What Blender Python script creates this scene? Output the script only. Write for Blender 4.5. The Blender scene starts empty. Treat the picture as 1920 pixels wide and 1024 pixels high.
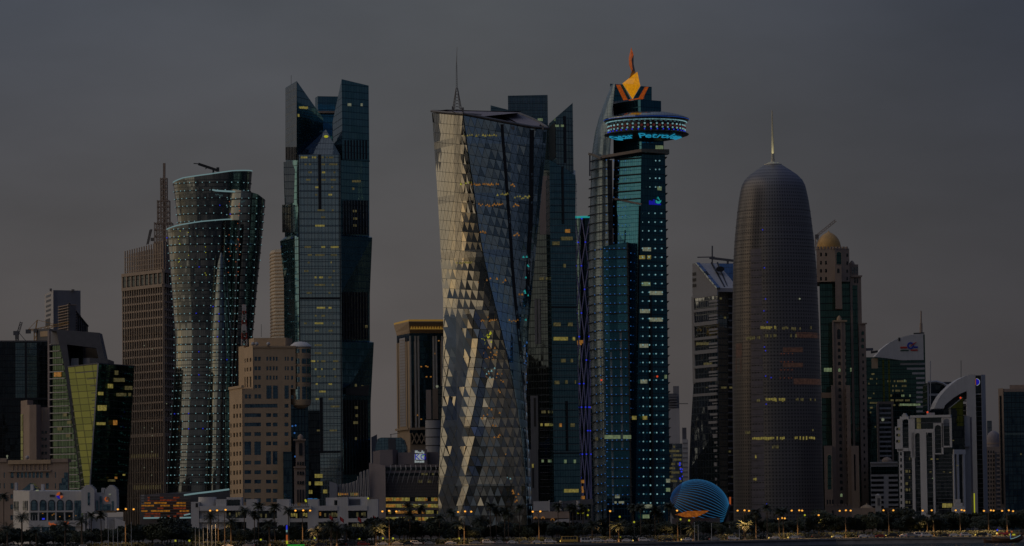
import bpy, bmesh, math, random
from mathutils import Vector, Matrix
random.seed(11)
SC = bpy.context.scene
COL = SC.collection
# ------------------------------------------------------------------ camera
F = 6800.0; CZ = 16.0; CX0, CY0 = 960.0, 512.0
PITCH = math.atan((957 - CY0) / F); ROLL = math.radians(0.7)
_f = Vector((0, math.cos(PITCH), math.sin(PITCH)))
_r0 = Vector((1, 0, 0)); _u0 = Vector((0, -math.sin(PITCH), math.cos(PITCH)))
_r = _r0 * math.cos(ROLL) - _u0 * math.sin(ROLL)
_u = _u0 * math.cos(ROLL) + _r0 * math.sin(ROLL)
EYE = Vector((0, 0, CZ))
cd = bpy.data.cameras.new('camera'); cam = bpy.data.objects.new('camera', cd); COL.objects.link(cam)
cd.sensor_width = 36; cd.lens = 36 * F / 1920; cd.clip_start = 5; cd.clip_end = 60000
m = Matrix.Identity(4)
for i in range(3):
    m[i][0] = _r[i]; m[i][1] = _u[i]; m[i][2] = -_f[i]; m[i][3] = EYE[i]
cam.matrix_world = m
SC.camera = cam
# ------------------------------------------------------------------ sky, sun, exposure
EXPO = -1.15
SUN_AZ = math.radians(-96)      # to the left of the view, clockwise from +Y
SUN_EL = math.radians(9.0)
SC.view_settings.view_transform = 'Standard'; SC.view_settings.look = 'None'
SC.view_settings.exposure = EXPO; SC.view_settings.gamma = 1
SC.view_settings.use_curve_mapping = False
SC.cycles.use_denoising = True
SC.cycles.sample_clamp_indirect = 2.0
SC.cycles.max_bounces = 6; SC.cycles.glossy_bounces = 4; SC.cycles.diffuse_bounces = 2
SC.cycles.caustics_reflective = False; SC.cycles.caustics_refractive = False
W = bpy.data.worlds.new('World'); SC.world = W; W.use_nodes = True

class NT:
    def __init__(s, tree): s.t = tree; s.t.nodes.clear()
    def n(s, typ, **kw):
        o = s.t.nodes.new(typ)
        for k, v in kw.items():
            if k == 'inp':
                for a, b in v.items():
                    if hasattr(b, 'is_linked') or isinstance(b, bpy.types.NodeSocket): s.t.links.new(b, o.inputs[a])
                    else: o.inputs[a].default_value = b
            else: setattr(o, k, v)
        return o
    def m(s, op, a, b=None, c=None):
        d = {0: a}
        if b is not None: d[1] = b
        if c is not None: d[2] = c
        return s.n('ShaderNodeMath', operation=op, inp=d).outputs[0]
    def v(s, op, a, b=None, out=0):
        d = {0: a}
        if b is not None: d[1] = b
        return s.n('ShaderNodeVectorMath', operation=op, inp=d).outputs[out]
    def mix(s, fac, a, b, mode='MIX'):
        o = s.n('ShaderNodeMix', data_type='RGBA', blend_type=mode)
        for i, x in ((0, fac), (6, a), (7, b)):
            if isinstance(x, bpy.types.NodeSocket): s.t.links.new(x, o.inputs[i])
            else: o.inputs[i].default_value = x
        return o.outputs[2]
    def ramp(s, fac, stops):
        o = s.n('ShaderNodeValToRGB', inp={0: fac}); e = o.color_ramp.elements
        while len(e) < len(stops): e.new(0.5)
        for k, (p, c) in enumerate(stops): e[k].position = p; e[k].color = c
        return o.outputs[0]
def c4(c): return (c[0], c[1], c[2], 1.0)

nt = NT(W.node_tree)
sky = nt.n('ShaderNodeTexSky', sky_type='NISHITA', sun_disc=False)
sky.sun_elevation = SUN_EL; sky.sun_rotation = SUN_AZ
sky.air_density = 1.2; sky.dust_density = 3.0; sky.ozone_density = 1.0
tc = nt.n('ShaderNodeTexCoord').outputs['Generated']
sep = nt.n('ShaderNodeSeparateXYZ', inp={0: tc})
st = nt.n('ShaderNodeMapping', inp={0: tc, 'Scale': (1.0, 1.0, 2.6)}).outputs[0]
n1 = nt.n('ShaderNodeTexNoise', inp={'Vector': st, 'Scale': 5.0, 'Detail': 5.0, 'Roughness': 0.5}).outputs[0]
n2 = nt.n('ShaderNodeTexNoise', inp={'Vector': st, 'Scale': 11.0, 'Detail': 4.0, 'Roughness': 0.55}).outputs[0]
cl = nt.m('ADD', nt.m('MULTIPLY', n1, 0.5), nt.m('MULTIPLY', n2, 0.5))
clf = nt.n('ShaderNodeMapRange', inp={0: cl, 1: 0.38, 2: 0.62, 3: 0.83, 4: 1.09}).outputs[0]
# veil of high cloud over the clear dusk sky: warmer to the west (left) and low down, bluer to the east and higher up
azf = nt.n('ShaderNodeMapRange', interpolation_type='SMOOTHSTEP', inp={0: sep.outputs[0], 1: -0.06, 2: 0.20, 3: 0.0, 4: 1.0}).outputs[0]
elf = nt.n('ShaderNodeMapRange', interpolation_type='SMOOTHSTEP', inp={0: sep.outputs[2], 1: 0.0, 2: 0.19, 3: 0.0, 4: 1.0}).outputs[0]
low = nt.mix(azf, (1.92, 1.70, 1.66, 1), (0.92, 0.87, 0.97, 1))
xf = nt.n('ShaderNodeMapRange', inp={0: sep.outputs[0], 1: -0.16, 2: 0.20, 3: 0.0, 4: 1.0}).outputs[0]
high = nt.v('SCALE', nt.ramp(xf, [(0.0, (0.50, 0.61, 0.90, 1)), (0.42, (0.75, 0.83, 1.0, 1)), (1.0, (0.16, 0.23, 0.54, 1))]))
high.node.inputs[3].default_value = 2.0
tint = nt.mix(elf, low, high)
# an overcast vault is about three times brighter overhead than at the horizon
zen = nt.n('ShaderNodeMapRange', interpolation_type='SMOOTHSTEP', inp={0: sep.outputs[2], 1: 0.16, 2: 0.95, 3: 1.0, 4: 4.0}).outputs[0]
veil = nt.v('SCALE', tint); nt.t.links.new(nt.m('MULTIPLY', clf, zen), veil.node.inputs[3])
col = nt.mix(0.88, sky.outputs[0], veil)
bg = nt.n('ShaderNodeBackground', inp={0: col, 1: 0.11})
out = nt.n('ShaderNodeOutputWorld', inp={0: bg.outputs[0]})

sd = bpy.data.lights.new('sun', 'SUN'); so = bpy.data.objects.new('sun', sd); COL.objects.link(so)
sd.energy = 1.6; sd.angle = math.radians(104); sd.color = (1.0, 0.80, 0.56)   # broad afterglow of the set sun
_sv = Vector((math.sin(SUN_AZ) * math.cos(SUN_EL), math.cos(SUN_AZ) * math.cos(SUN_EL), math.sin(SUN_EL)))
so.rotation_euler = (-_sv).to_track_quat('-Z', 'Y').to_euler()

# ------------------------------------------------------------------ pixel -> place
def raydir(px, py):
    return _f + _r * ((px - CX0) / F) - _u * ((py - CY0) / F)
def P(px, py, Y):
    d = raydir(px, py); t = Y / d.y
    return EYE + d * t
def G(px, py, z=3.0):                    # hit with level ground
    d = raydir(px, py); t = (z - CZ) / d.z
    return EYE + d * t
def mpp(Y): return Y / F                 # metres per photo pixel at that distance
def lerp_tab(tab, x):
    if x <= tab[0][0]: return tab[0][1]
    for (a, va), (b, vb) in zip(tab, tab[1:]):
        if x <= b: return va + (vb - va) * (x - a) / (b - a)
    return tab[-1][1]
WALLTAB = [(-200, 1425), (600, 1435), (957, 1436), (1240, 1466), (1570, 1530), (1900, 1530), (2200, 1530)]
def wallY(px): return lerp_tab(WALLTAB, px)

# ------------------------------------------------------------------ mesh builder
ORG = {}
def lin(c):
    return tuple((x / 12.92 if x <= 0.04045 else ((x + 0.055) / 1.055) ** 2.4) for x in [v / 255 for v in c])
class MB:
    def __init__(s): s.v = []; s.f = []
    def poly(s, pts):
        i = len(s.v); s.v += [tuple(p) for p in pts]; s.f.append(tuple(range(i, i + len(pts)))); return s
    def hexa(s, b, t):
        """bottom ring and top ring, same count"""
        n = len(b); i = len(s.v); s.v += [tuple(p) for p in b] + [tuple(p) for p in t]
        s.f.append(tuple(range(i + n - 1, i - 1, -1))); s.f.append(tuple(range(i + n, i + 2 * n)))
        for k in range(n):
            l = (k + 1) % n
            s.f.append((i + k, i + l, i + n + l, i + n + k))
        return s
    def box(s, x0, x1, y0, y1, z0, z1):
        b = [(x0, y0, z0), (x1, y0, z0), (x1, y1, z0), (x0, y1, z0)]
        return s.hexa(b, [(x, y, z1) for x, y, _ in b])
    def bar(s, p, q, w, h=None, up=Vector((0, 0, 1))):
        p = Vector(p); q = Vector(q); h = h or w
        d = (q - p).normalized()
        a = d.cross(up)
        if a.length < 1e-3: a = d.cross(Vector((0, 1, 0)))
        a.normalize(); b = d.cross(a).normalized()
        o = [a * (-w / 2) + b * (-h / 2), a * (w / 2) + b * (-h / 2), a * (w / 2) + b * (h / 2), a * (-w / 2) + b * (h / 2)]
        return s.hexa([p + e for e in o], [q + e for e in o])
    def tube(s, p, q, r0, r1=None, n=8):
        p = Vector(p); q = Vector(q); r1 = r0 if r1 is None else r1
        d = (q - p).normalized(); a = d.cross(Vector((0, 0, 1)))
        if a.length < 1e-3: a = d.cross(Vector((0, 1, 0)))
        a.normalize(); b = d.cross(a).normalized()
        ring = [a * math.cos(2 * math.pi * k / n) + b * math.sin(2 * math.pi * k / n) for k in range(n)]
        return s.hexa([p + e * r0 for e in ring], [q + e * r1 for e in ring])
    def path(s, pts, r, n=5):
        for a, b in zip(pts, pts[1:]): s.tube(a, b, r, r, n)
        return s
    def lathe(s, cx, cy, prof, n=48, sy=1.0, cap=True):
        """prof: list of (radius, z) from bottom to top"""
        i = len(s.v)
        for r, z in prof:
            for k in range(n):
                a = 2 * math.pi * k / n
                s.v.append((cx + r * math.cos(a), cy + r * sy * math.sin(a), z))
        for j in range(len(prof) - 1):
            for k in range(n):
                l = (k + 1) % n
                s.f.append((i + j * n + k, i + j * n + l, i + (j + 1) * n + l, i + (j + 1) * n + k))
        if cap:
            s.f.append(tuple(i + k for k in range(n - 1, -1, -1)))
            s.f.append(tuple(i + (len(prof) - 1) * n + k for k in range(n)))
        return s
    def ball(s, c, r, n=6, sz=1.0):
        c = Vector(c); i = len(s.v); m_ = max(3, n // 2)
        s.v.append((c.x, c.y, c.z - r * sz))
        for j in range(1, m_):
            t = math.pi * j / m_ - math.pi / 2
            for k in range(n):
                a = 2 * math.pi * k / n
                s.v.append((c.x + r * math.cos(t) * math.cos(a), c.y + r * math.cos(t) * math.sin(a), c.z + r * sz * math.sin(t)))
        s.v.append((c.x, c.y, c.z + r * sz)); e = len(s.v) - 1
        for k in range(n):
            l = (k + 1) % n
            s.f.append((i, i + 1 + l, i + 1 + k))
            for j in range(m_ - 2):
                s.f.append((i + 1 + j * n + k, i + 1 + j * n + l, i + 1 + (j + 1) * n + l, i + 1 + (j + 1) * n + k))
            s.f.append((i + 1 + (m_ - 2) * n + k, i + 1 + (m_ - 2) * n + l, e))
        return s
    def loft(s, rings, cap=True):
        n = len(rings[0]); i = len(s.v)
        for r in rings: s.v += [tuple(p) for p in r]
        for j in range(len(rings) - 1):
            for k in range(n):
                l = (k + 1) % n
                s.f.append((i + j * n + k, i + j * n + l, i + (j + 1) * n + l, i + (j + 1) * n + k))
        if cap:
            s.f.append(tuple(i + k for k in range(n - 1, -1, -1)))
            s.f.append(tuple(i + (len(rings) - 1) * n + k for k in range(n)))
        return s
    def extrude(s, pts, dv):
        """flat outline pushed along dv"""
        dv = Vector(dv)
        return s.hexa([Vector(p) for p in pts], [Vector(p) + dv for p in pts])
    def mesh(s, name, mat, org=Vector((0, 0, 0)), smooth=False):
        me = bpy.data.meshes.new(name)
        me.from_pydata([(x - org.x, y - org.y, z - org.z) for x, y, z in s.v], [], s.f)
        if len(s.f) < 40000:
            bm = bmesh.new(); bm.from_mesh(me); bmesh.ops.recalc_face_normals(bm, faces=bm.faces); bm.to_mesh(me); bm.free()
        me.materials.append(mat)
        if smooth:
            me.polygons.foreach_set('use_smooth', [True] * len(me.polygons))
            try: me.set_sharp_from_angle(angle=math.radians(35))
            except Exception: pass
        return me
    def build(s, name, mat, parent=None, smooth=False, kind=None, label=None, org=None):
        o_ = ORG[parent.name] if parent is not None else (org or Vector((0, 0, 0)))
        ob = bpy.data.objects.new(name, s.mesh(name, mat, o_, smooth)); COL.objects.link(ob)
        if parent is not None: ob.parent = parent
        else: ob.location = o_
        ORG[ob.name] = o_
        if kind: ob['kind'] = kind
        if label: ob['label'] = label
        return ob
def thing(name, label, cat, loc, group=None):
    o = bpy.data.objects.new(name, None); COL.objects.link(o); o.location = loc
    o.empty_display_size = 3
    o['label'] = label; o['category'] = cat
    if group: o['group'] = group
    ORG[o.name] = Vector(loc)
    return o
def tag(o, label, cat, group=None):
    o['label'] = label; o['category'] = cat
    if group: o['group'] = group
    return o
def copy_tree(o, parent=None):
    c = o.copy(); COL.objects.link(c); c.parent = parent
    for ch in o.children: copy_tree(ch, c)
    return c

# ------------------------------------------------------------------ walls
class Wall:
    """upright plane between two plan points given as (photo x at row ref, distance)"""
    def __init__(s, a, b, ref):
        p = P(a[0], ref, a[1]); q = P(b[0], ref, b[1])
        s.p = Vector((p.x, p.y, 0)); s.d = Vector((q.x - p.x, q.y - p.y, 0)); s.len = s.d.length
        s.e = s.d.normalized(); s.n = Vector((s.e.y, -s.e.x, 0)); s.ang = math.atan2(s.e.y, s.e.x)
    def hit(s, px, py):
        d = raydir(px, py); t = (s.p - EYE).dot(s.n) / d.dot(s.n)
        h = EYE + d * t
        return (h - s.p).dot(s.e), h.z
    def pt(s, u, z, n=0.0):
        return s.p + s.e * u + s.n * n + Vector((0, 0, z))
    def at(s, px, py, n=0.0):
        u, z = s.hit(px, py); return s.pt(u, z, n)
    def rect(s, x0, x1, y0, y1):
        ym = (y0 + y1) / 2; xm = (x0 + x1) / 2
        u0 = s.hit(x0, ym)[0]; u1 = s.hit(x1, ym)[0]; z1 = s.hit(xm, y0)[1]; z0 = s.hit(xm, y1)[1]
        return u0, u1, z0, z1
_uc = {}
def unit_cube(mat):
    if mat.name not in _uc:
        _uc[mat.name] = MB().box(-.5, .5, -.5, .5, -.5, .5).mesh('slab', mat)
    return _uc[mat.name]
def piece_uz(name, mat, parent, w, u0, u1, z0, z1, n0, n1):
    o = bpy.data.objects.new(name, unit_cube(mat)); COL.objects.link(o)
    o.parent = parent
    o.location = w.pt((u0 + u1) / 2, (z0 + z1) / 2, (n0 + n1) / 2) - ORG[parent.name]
    o.rotation_euler = (0, 0, w.ang); o.scale = (abs(u1 - u0), abs(n1 - n0), abs(z1 - z0))
    ORG[o.name] = ORG[parent.name]
    return o
def piece(name, mat, parent, w, x0, x1, y0, y1, n0=0.0, n1=0.3):
    u0, u1, z0, z1 = w.rect(x0, x1, y0, y1)
    return piece_uz(name, mat, parent, w, u0, u1, z0, z1, n0, n1)
def slabbox(mb, w, u0, u1, z0, z1, n0, n1):
    b = [w.pt(u0, z0, n0), w.pt(u1, z0, n0), w.pt(u1, z0, n1), w.pt(u0, z0, n1)]
    return mb.hexa(b, [p + Vector((0, 0, z1 - z0)) for p in b])
def facade(name, mat, parent, w, x0, x1, ytop, zbot, wins, glassm, depth=0.35, wname='window', reveal=None):
    """wall sheet with real openings; wins: photo rectangles; each gets a recessed pane"""
    u0 = w.hit(x0, ytop)[0]; u1 = w.hit(x1, ytop)[0]; zt = w.hit((x0 + x1) / 2, ytop)[1]
    R = []
    for r in wins:
        a, b, c, d = w.rect(*r[:4]); R.append((max(a, u0 + .05), min(b, u1 - .05), max(c, zbot + .05), min(d, zt - .05)))
    us = sorted({round(v, 3) for r in R for v in r[:2]} | {round(u0, 3), round(u1, 3)})
    zs = sorted({round(v, 3) for r in R for v in r[2:]} | {round(zbot, 3), round(zt, 3)})
    mb = MB()
    for i in range(len(zs) - 1):
        zm = (zs[i] + zs[i + 1]) / 2; k = 0
        row = [r for r in R if r[2] < zm < r[3]]
        while k < len(us) - 1:
            um = (us[k] + us[k + 1]) / 2
            if any(r[0] < um < r[1] for r in row): k += 1; continue
            j = k
            while j + 1 < len(us) - 1 and not any(r[0] < (us[j + 1] + us[j + 2]) / 2 < r[1] for r in row): j += 1
            mb.poly([w.pt(us[k], zs[i]), w.pt(us[j + 1], zs[i]), w.pt(us[j + 1], zs[i + 1]), w.pt(us[k], zs[i + 1])])
            k = j + 1
    for (a, b, c, d) in R:
        for (q0, q1, z0, z1) in ((a, b, c, c), (a, b, d, d)):
            mb.poly([w.pt(q0, z0), w.pt(q1, z0), w.pt(q1, z0, -depth), w.pt(q0, z0, -depth)])
        for q in (a, b):
            mb.poly([w.pt(q, c), w.pt(q, d), w.pt(q, d, -depth), w.pt(q, c, -depth)])
    wall = mb.build(name, mat, parent)
    panes = []
    for (a, b, c, d) in R:
        panes.append(piece_uz(wname, glassm, parent, w, a - .02, b + .02, c - .02, d + .02, -depth - .15, -depth + .02))
    return wall, panes
def foot(pts, ref): return [Vector((P(px, ref, Y).x, Y, 0)) for px, Y in pts]
def block(name, mat, parent, pts, top, base=2.0, ref=None, smooth=False, kind=None):
    """prism over plan points (photo x at row ref, distance); top: photo row(s)"""
    tops = top if isinstance(top, (list, tuple)) else [top] * len(pts)
    rf = ref if ref is not None else min(tops)
    fpn = foot(pts, rf)
    tz = [P(p[0], t, p[1]).z for p, t in zip(pts, tops)]
    if not isinstance(top, (list, tuple)): tz = [P(pts[0][0], top, min(p[1] for p in pts)).z] * len(pts)
    bz = base if isinstance(base, (list, tuple)) else [base] * len(pts)
    mb = MB().hexa([Vector((p.x, p.y, b)) for p, b in zip(fpn, bz)], [Vector((p.x, p.y, z)) for p, z in zip(fpn, tz)])
    return mb.build(name, mat, parent, smooth, kind)
def base_of(px, Y, py=900, z=2.0):
    p = P(px, py, Y); return Vector((p.x, p.y, z))
# ------------------------------------------------------------------ materials
def newmat(name):
    m_ = bpy.data.materials.new(name); m_.use_nodes = True
    return m_, NT(m_.node_tree)
def finish(n, bsdf): n.n('ShaderNodeOutputMaterial', inp={0: bsdf.outputs[0]})
def glass(name, c1, c2, w=1.5, h=4.0, rough=0.05, tilt=0.012, line=0.45, metal=0.92, ang=0.0, wob=0.25, mull=0.35):
    m_, n = newmat(name)
    g = n.n('ShaderNodeNewGeometry'); pos = g.outputs['Position']; N = g.outputs['Normal']
    s = n.n('ShaderNodeSeparateXYZ', inp={0: pos})
    u = n.m('ADD', n.m('MULTIPLY', s.outputs[0], math.cos(ang)), n.m('MULTIPLY', s.outputs[1], math.sin(ang)))
    a = n.m('DIVIDE', u, w); b = n.m('DIVIDE', s.outputs[2], h)
    cell = n.n('ShaderNodeCombineXYZ', inp={0: n.m('FLOOR', a), 1: n.m('FLOOR', b)}).outputs[0]
    wn = n.n('ShaderNodeTexWhiteNoise', noise_dimensions='3D', inp={0: cell})
    big = n.n('ShaderNodeTexNoise', inp={'Vector': pos, 'Scale': 0.05, 'Detail': 3.0}).outputs[0]
    f = n.m('ADD', n.m('MULTIPLY', wn.outputs[0], 0.55), n.m('MULTIPLY', big, 0.5))
    base = n.mix(f, c4(c1), c4(c2))
    fl = n.m('LESS_THAN', n.m('FRACT', b), 0.13); mu = n.m('LESS_THAN', n.m('FRACT', a), 0.12)
    base = n.mix(n.m('MULTIPLY', fl, line), base, (0.012, 0.013, 0.014, 1))
    base = n.mix(n.m('MULTIPLY', mu, mull), base, (0.012, 0.013, 0.014, 1))
    off = n.v('SCALE', n.v('SUBTRACT', wn.outputs[1], (0.5, 0.5, 0.5)))
    off.node.inputs[3].default_value = tilt
    wv = n.n('ShaderNodeTexNoise', inp={'Vector': n.n('ShaderNodeMapping', inp={0: pos, 'Scale': (wob, wob, wob * 0.45)}).outputs[0], 'Scale': 1.0, 'Detail': 1.5})
    off2 = n.v('SCALE', n.v('SUBTRACT', wv.outputs[1], (0.5, 0.5, 0.5)))
    off2.node.inputs[3].default_value = tilt * 3.0
    nn = n.v('NORMALIZE', n.v('ADD', n.v('ADD', N, off), off2))
    rg = n.m('ADD', n.m('MULTIPLY', n.m('MAXIMUM', fl, mu), 0.3), rough)
    bs = n.n('ShaderNodeBsdfPrincipled', inp={'Base Color': base, 'Metallic': metal, 'Roughness': rg, 'Normal': nn})
    finish(n, bs); return m_
def plain(name, c, rough=0.7, var=0.25, scale=0.25, metal=0.0, bump=0.0, streak=0.0):
    m_, n = newmat(name)
    pos = n.n('ShaderNodeNewGeometry').outputs['Position']
    a = n.n('ShaderNodeTexNoise', inp={'Vector': pos, 'Scale': scale, 'Detail': 6.0, 'Roughness': 0.6}).outputs[0]
    if streak:
        mp = n.n('ShaderNodeMapping', inp={0: pos, 'Scale': (1.2, 1.2, 0.05)}).outputs[0]
        b = n.n('ShaderNodeTexNoise', inp={'Vector': mp, 'Scale': 1.0, 'Detail': 3.0}).outputs[0]
        a = n.m('ADD', n.m('MULTIPLY', a, 1 - streak), n.m('MULTIPLY', b, streak))
    lo = tuple(x * (1 - var) for x in c); hi = tuple(min(1, x * (1 + var)) for x in c)
    f = n.n('ShaderNodeMapRange', inp={0: a, 1: 0.3, 2: 0.7}).outputs[0]
    col_ = n.mix(f, c4(lo), c4(hi))
    d = {'Base Color': col_, 'Metallic': metal, 'Roughness': rough}
    if bump:
        d['Normal'] = n.n('ShaderNodeBump', inp={'Height': a, 'Strength': bump, 'Distance': 0.3}).outputs[0]
    bs = n.n('ShaderNodeBsdfPrincipled', inp=d)
    finish(n, bs); return m_
def emit(name, rgb, k=1.0, base=(0.02, 0.02, 0.02), var=0.0, sample=False):
    """rgb: the display colour it should reach"""
    m_, n = newmat(name)
    c = lin(rgb); s = k / (2 ** EXPO)
    if var:
        pos = n.n('ShaderNodeNewGeometry').outputs['Position']
        a = n.n('ShaderNodeTexNoise', inp={'Vector': pos, 'Scale': 0.9, 'Detail': 3.0}).outputs[0]
        st_ = n.m('MULTIPLY', n.n('ShaderNodeMapRange', inp={0: a, 1: 0.3, 2: 0.7, 3: 1 - var, 4: 1 + var}).outputs[0], s)
    else: st_ = s
    bs = n.n('ShaderNodeBsdfPrincipled', inp={'Base Color': c4(base), 'Roughness': 0.5, 'Emission Color': c4(c), 'Emission Strength': st_})
    finish(n, bs)
    try: m_.cycles.emission_sampling = 'AUTO' if sample else 'NONE'
    except Exception: pass
    return m_
M = {}
M['teal'] = glass('teal_glass', (0.15, 0.25, 0.27), (0.24, 0.34, 0.36))
M['deep'] = glass('deep_blue_glass', (0.055, 0.115, 0.155), (0.09, 0.16, 0.20), tilt=0.02)
M['dark'] = glass('dark_glass', (0.035, 0.05, 0.06), (0.07, 0.09, 0.10), tilt=0.025)
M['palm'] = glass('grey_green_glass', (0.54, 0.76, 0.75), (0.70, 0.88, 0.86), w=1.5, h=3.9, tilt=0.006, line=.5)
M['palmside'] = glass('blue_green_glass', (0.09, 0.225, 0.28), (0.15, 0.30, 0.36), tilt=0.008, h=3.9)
M['bronze'] = glass('bronze_glass', (0.15, 0.175, 0.185), (0.24, 0.265, 0.265), w=1.2, h=4.1, tilt=0.012, wob=0.15)
M['silver'] = glass('silver_glass', (0.30, 0.34, 0.35), (0.40, 0.44, 0.44), w=1.2, h=4.1, tilt=0.01)
M['prow'] = glass('grey_blue_glass', (0.14, 0.17, 0.18), (0.21, 0.24, 0.245), w=1.2, h=4.1, tilt=0.01)
M['cream'] = plain('cream_cladding', (0.58, 0.52, 0.42), 0.75, 0.1, 0.2)
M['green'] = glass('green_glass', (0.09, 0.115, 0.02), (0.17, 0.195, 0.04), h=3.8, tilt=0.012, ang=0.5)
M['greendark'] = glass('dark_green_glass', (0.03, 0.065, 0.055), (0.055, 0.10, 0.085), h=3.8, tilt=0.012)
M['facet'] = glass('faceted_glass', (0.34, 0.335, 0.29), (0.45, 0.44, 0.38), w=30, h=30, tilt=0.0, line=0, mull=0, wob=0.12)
M['facetblue'] = glass('sky_toned_faceted_glass', (0.50, 0.69, 0.79), (0.60, 0.77, 0.85), w=30, h=30, tilt=0.0, line=0, mull=0, wob=0.12)  # same panes as the left face, with blue sky reflection put into the tint
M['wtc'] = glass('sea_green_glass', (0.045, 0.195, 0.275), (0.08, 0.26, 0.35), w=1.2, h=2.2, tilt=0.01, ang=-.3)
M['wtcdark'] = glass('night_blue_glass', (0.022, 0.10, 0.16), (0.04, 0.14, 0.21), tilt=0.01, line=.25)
M['louvre'] = glass('pale_louvre_glass', (0.17, 0.25, 0.29), (0.26, 0.34, 0.38), w=2.5, h=1.7, tilt=0.01, metal=0.4, rough=.2, line=.25)
M['bluepane'] = glass('blue_window_glass', (0.10, 0.19, 0.26), (0.15, 0.26, 0.33), w=1.6, h=1.7, tilt=0.03, line=.4)
M['arabgreen'] = glass('bottle_green_glass', (0.04, 0.10, 0.10), (0.07, 0.15, 0.14), tilt=0.012)
M['slate'] = glass('slate_glass', (0.15, 0.20, 0.24), (0.23, 0.28, 0.32), tilt=0.015)
M['stone'] = plain('sandstone', (0.48, 0.345, 0.21), 0.8, 0.12, 0.15, streak=0.4)
M['stonedark'] = plain('dull_sandstone', (0.33, 0.245, 0.185), 0.8, 0.14, 0.2, streak=0.4)
M['brown'] = plain('brown_cladding', (0.33, 0.25, 0.185), 0.6, 0.15, 0.3)
M['white'] = plain('white_plaster', (0.56, 0.535, 0.505), 0.75, 0.10, 0.2, streak=0.5)
M['whitecool'] = plain('pale_grey_plaster', (0.43, 0.41, 0.395), 0.7, 0.10, 0.2, streak=0.5)
M['grey'] = plain('grey_concrete', (0.20, 0.195, 0.20), 0.7, 0.15, 0.2, streak=0.5)
M['greydark'] = plain('dark_grey_cladding', (0.10, 0.10, 0.11), 0.6, 0.15, 0.3)
M['black'] = plain('black_metal', (0.018, 0.019, 0.021), 0.45, 0.2, 0.5)
M['steel'] = plain('grey_steel', (0.16, 0.15, 0.14), 0.5, 0.2, 0.5, metal=0.3)
M['mauve'] = plain('mauve_grey_cladding', (0.235, 0.20, 0.20), 0.7, 0.12, 0.2, streak=0.3)
M['gold'] = plain('matt_gold', (0.52, 0.29, 0.075), 0.45, 0.15, 0.4, metal=0.2)
M['screen'] = None
M['asphalt'] = plain('asphalt', (0.05, 0.05, 0.052), 0.85, 0.2, 0.6)
M['paving'] = plain('promenade_paving', (0.24, 0.22, 0.20), 0.85, 0.2, 0.4)
M['seawall'] = plain('seawall_stone', (0.19, 0.18, 0.17), 0.85, 0.25, 0.5)
M['land'] = plain('sandy_ground', (0.12, 0.105, 0.085), 0.9, 0.25, 0.05)
M['grass'] = plain('grass_blades', (0.02, 0.034, 0.012), 0.9, 0.3, 0.6)
M['leaf'] = plain('tree_leaves', (0.032, 0.042, 0.020), 0.7, 0.35, 0.9)
M['leafdark'] = plain('dark_tree_leaves', (0.022, 0.030, 0.016), 0.7, 0.35, 0.9)
M['frond'] = plain('palm_fronds', (0.034, 0.042, 0.02), 0.6, 0.3, 0.9)
M['bark'] = plain('bark', (0.09, 0.065, 0.045), 0.9, 0.3, 2.0)
M['pole'] = plain('painted_pole', (0.10, 0.07, 0.045), 0.6, 0.1, 1.0)
M['flagpole'] = plain('white_pole', (0.5, 0.5, 0.5), 0.5, 0.1, 1.0)
M['tyre'] = plain('tyre_rubber', (0.015, 0.015, 0.015), 0.9)
M['chrome'] = plain('wheel_rim', (0.4, 0.4, 0.4), 0.35, 0.05, 1.0, metal=0.9)
M['carglass'] = plain('car_glass', (0.02, 0.025, 0.03), 0.08, 0.05, 1.0)
for nm, c in (('carwhite', (0.78, 0.72, 0.66)), ('cargrey', (0.32, 0.31, 0.31)), ('cardark', (0.03, 0.03, 0.035)), ('caryellow', (0.55, 0.36, 0.08)), ('carred', (0.30, 0.03, 0.02))):
    M[nm] = plain(nm + '_paint', c, 0.3, 0.04, 1.0)
M['wood'] = plain('boat_timber', (0.16, 0.085, 0.05), 0.7, 0.3, 0.8)
M['red'] = plain('red_cloth', (0.35, 0.03, 0.03), 0.8, 0.2, 0.8)
M['logored'] = plain('red_enamel', (0.55, 0.05, 0.03), 0.5, .05)
M['logoblue'] = plain('blue_enamel', (0.03, 0.06, 0.45), 0.5, .05)
M['logodark'] = plain('dark_enamel', (0.05, 0.04, 0.04), 0.5, .05)
# light givers
M['lit'] = emit('lit_window_yellow', (104, 95, 46), var=0.45)
M['litdim'] = emit('lit_window_dim', (62, 57, 34), var=0.5)
M['litgreen'] = emit('lit_window_greenish', (84, 96, 70), var=0.4)
M['litwarm'] = emit('lit_window_amber', (120, 80, 32), var=0.5)
M['litpale'] = emit('lit_window_pale', (98, 101, 84), var=0.4)
M['led'] = emit('led_cyan_white', (100, 136, 140), var=0.55)
M['ledblue'] = emit('led_blue', (40, 84, 142))
M['leddeep'] = emit('led_deep_blue', (34, 44, 190))
M['ledstrip'] = emit('led_strip_white', (92, 116, 118))
M['ledcyan'] = emit('led_cyan', (30, 84, 118)); M['domeline'] = emit('dome_line_blue', (10, 42, 78))
M['letter'] = emit('letter_cyan', (26, 120, 150))
M['signblue'] = emit('sign_blue', (18, 16, 130))
M['signteal'] = emit('sign_teal', (30, 128, 126))
M['signwhite'] = emit('sign_white', (130, 138, 138))
M['signgreen'] = emit('sign_green', (30, 120, 30))
M['signorange'] = emit('sign_orange', (140, 66, 26))
M['torch'] = emit('torch_gold', (176, 116, 12), var=0.25)
M['torchdim'] = emit('torch_orange', (120, 52, 8), var=0.35)
M['lamp'] = emit('street_lamp_globe', (240, 165, 62), k=1.3)
M['headlamp'] = emit('headlamp', (225, 190, 90), k=1.2)
M['tail'] = emit('tail_lamp', (170, 30, 14))
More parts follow.
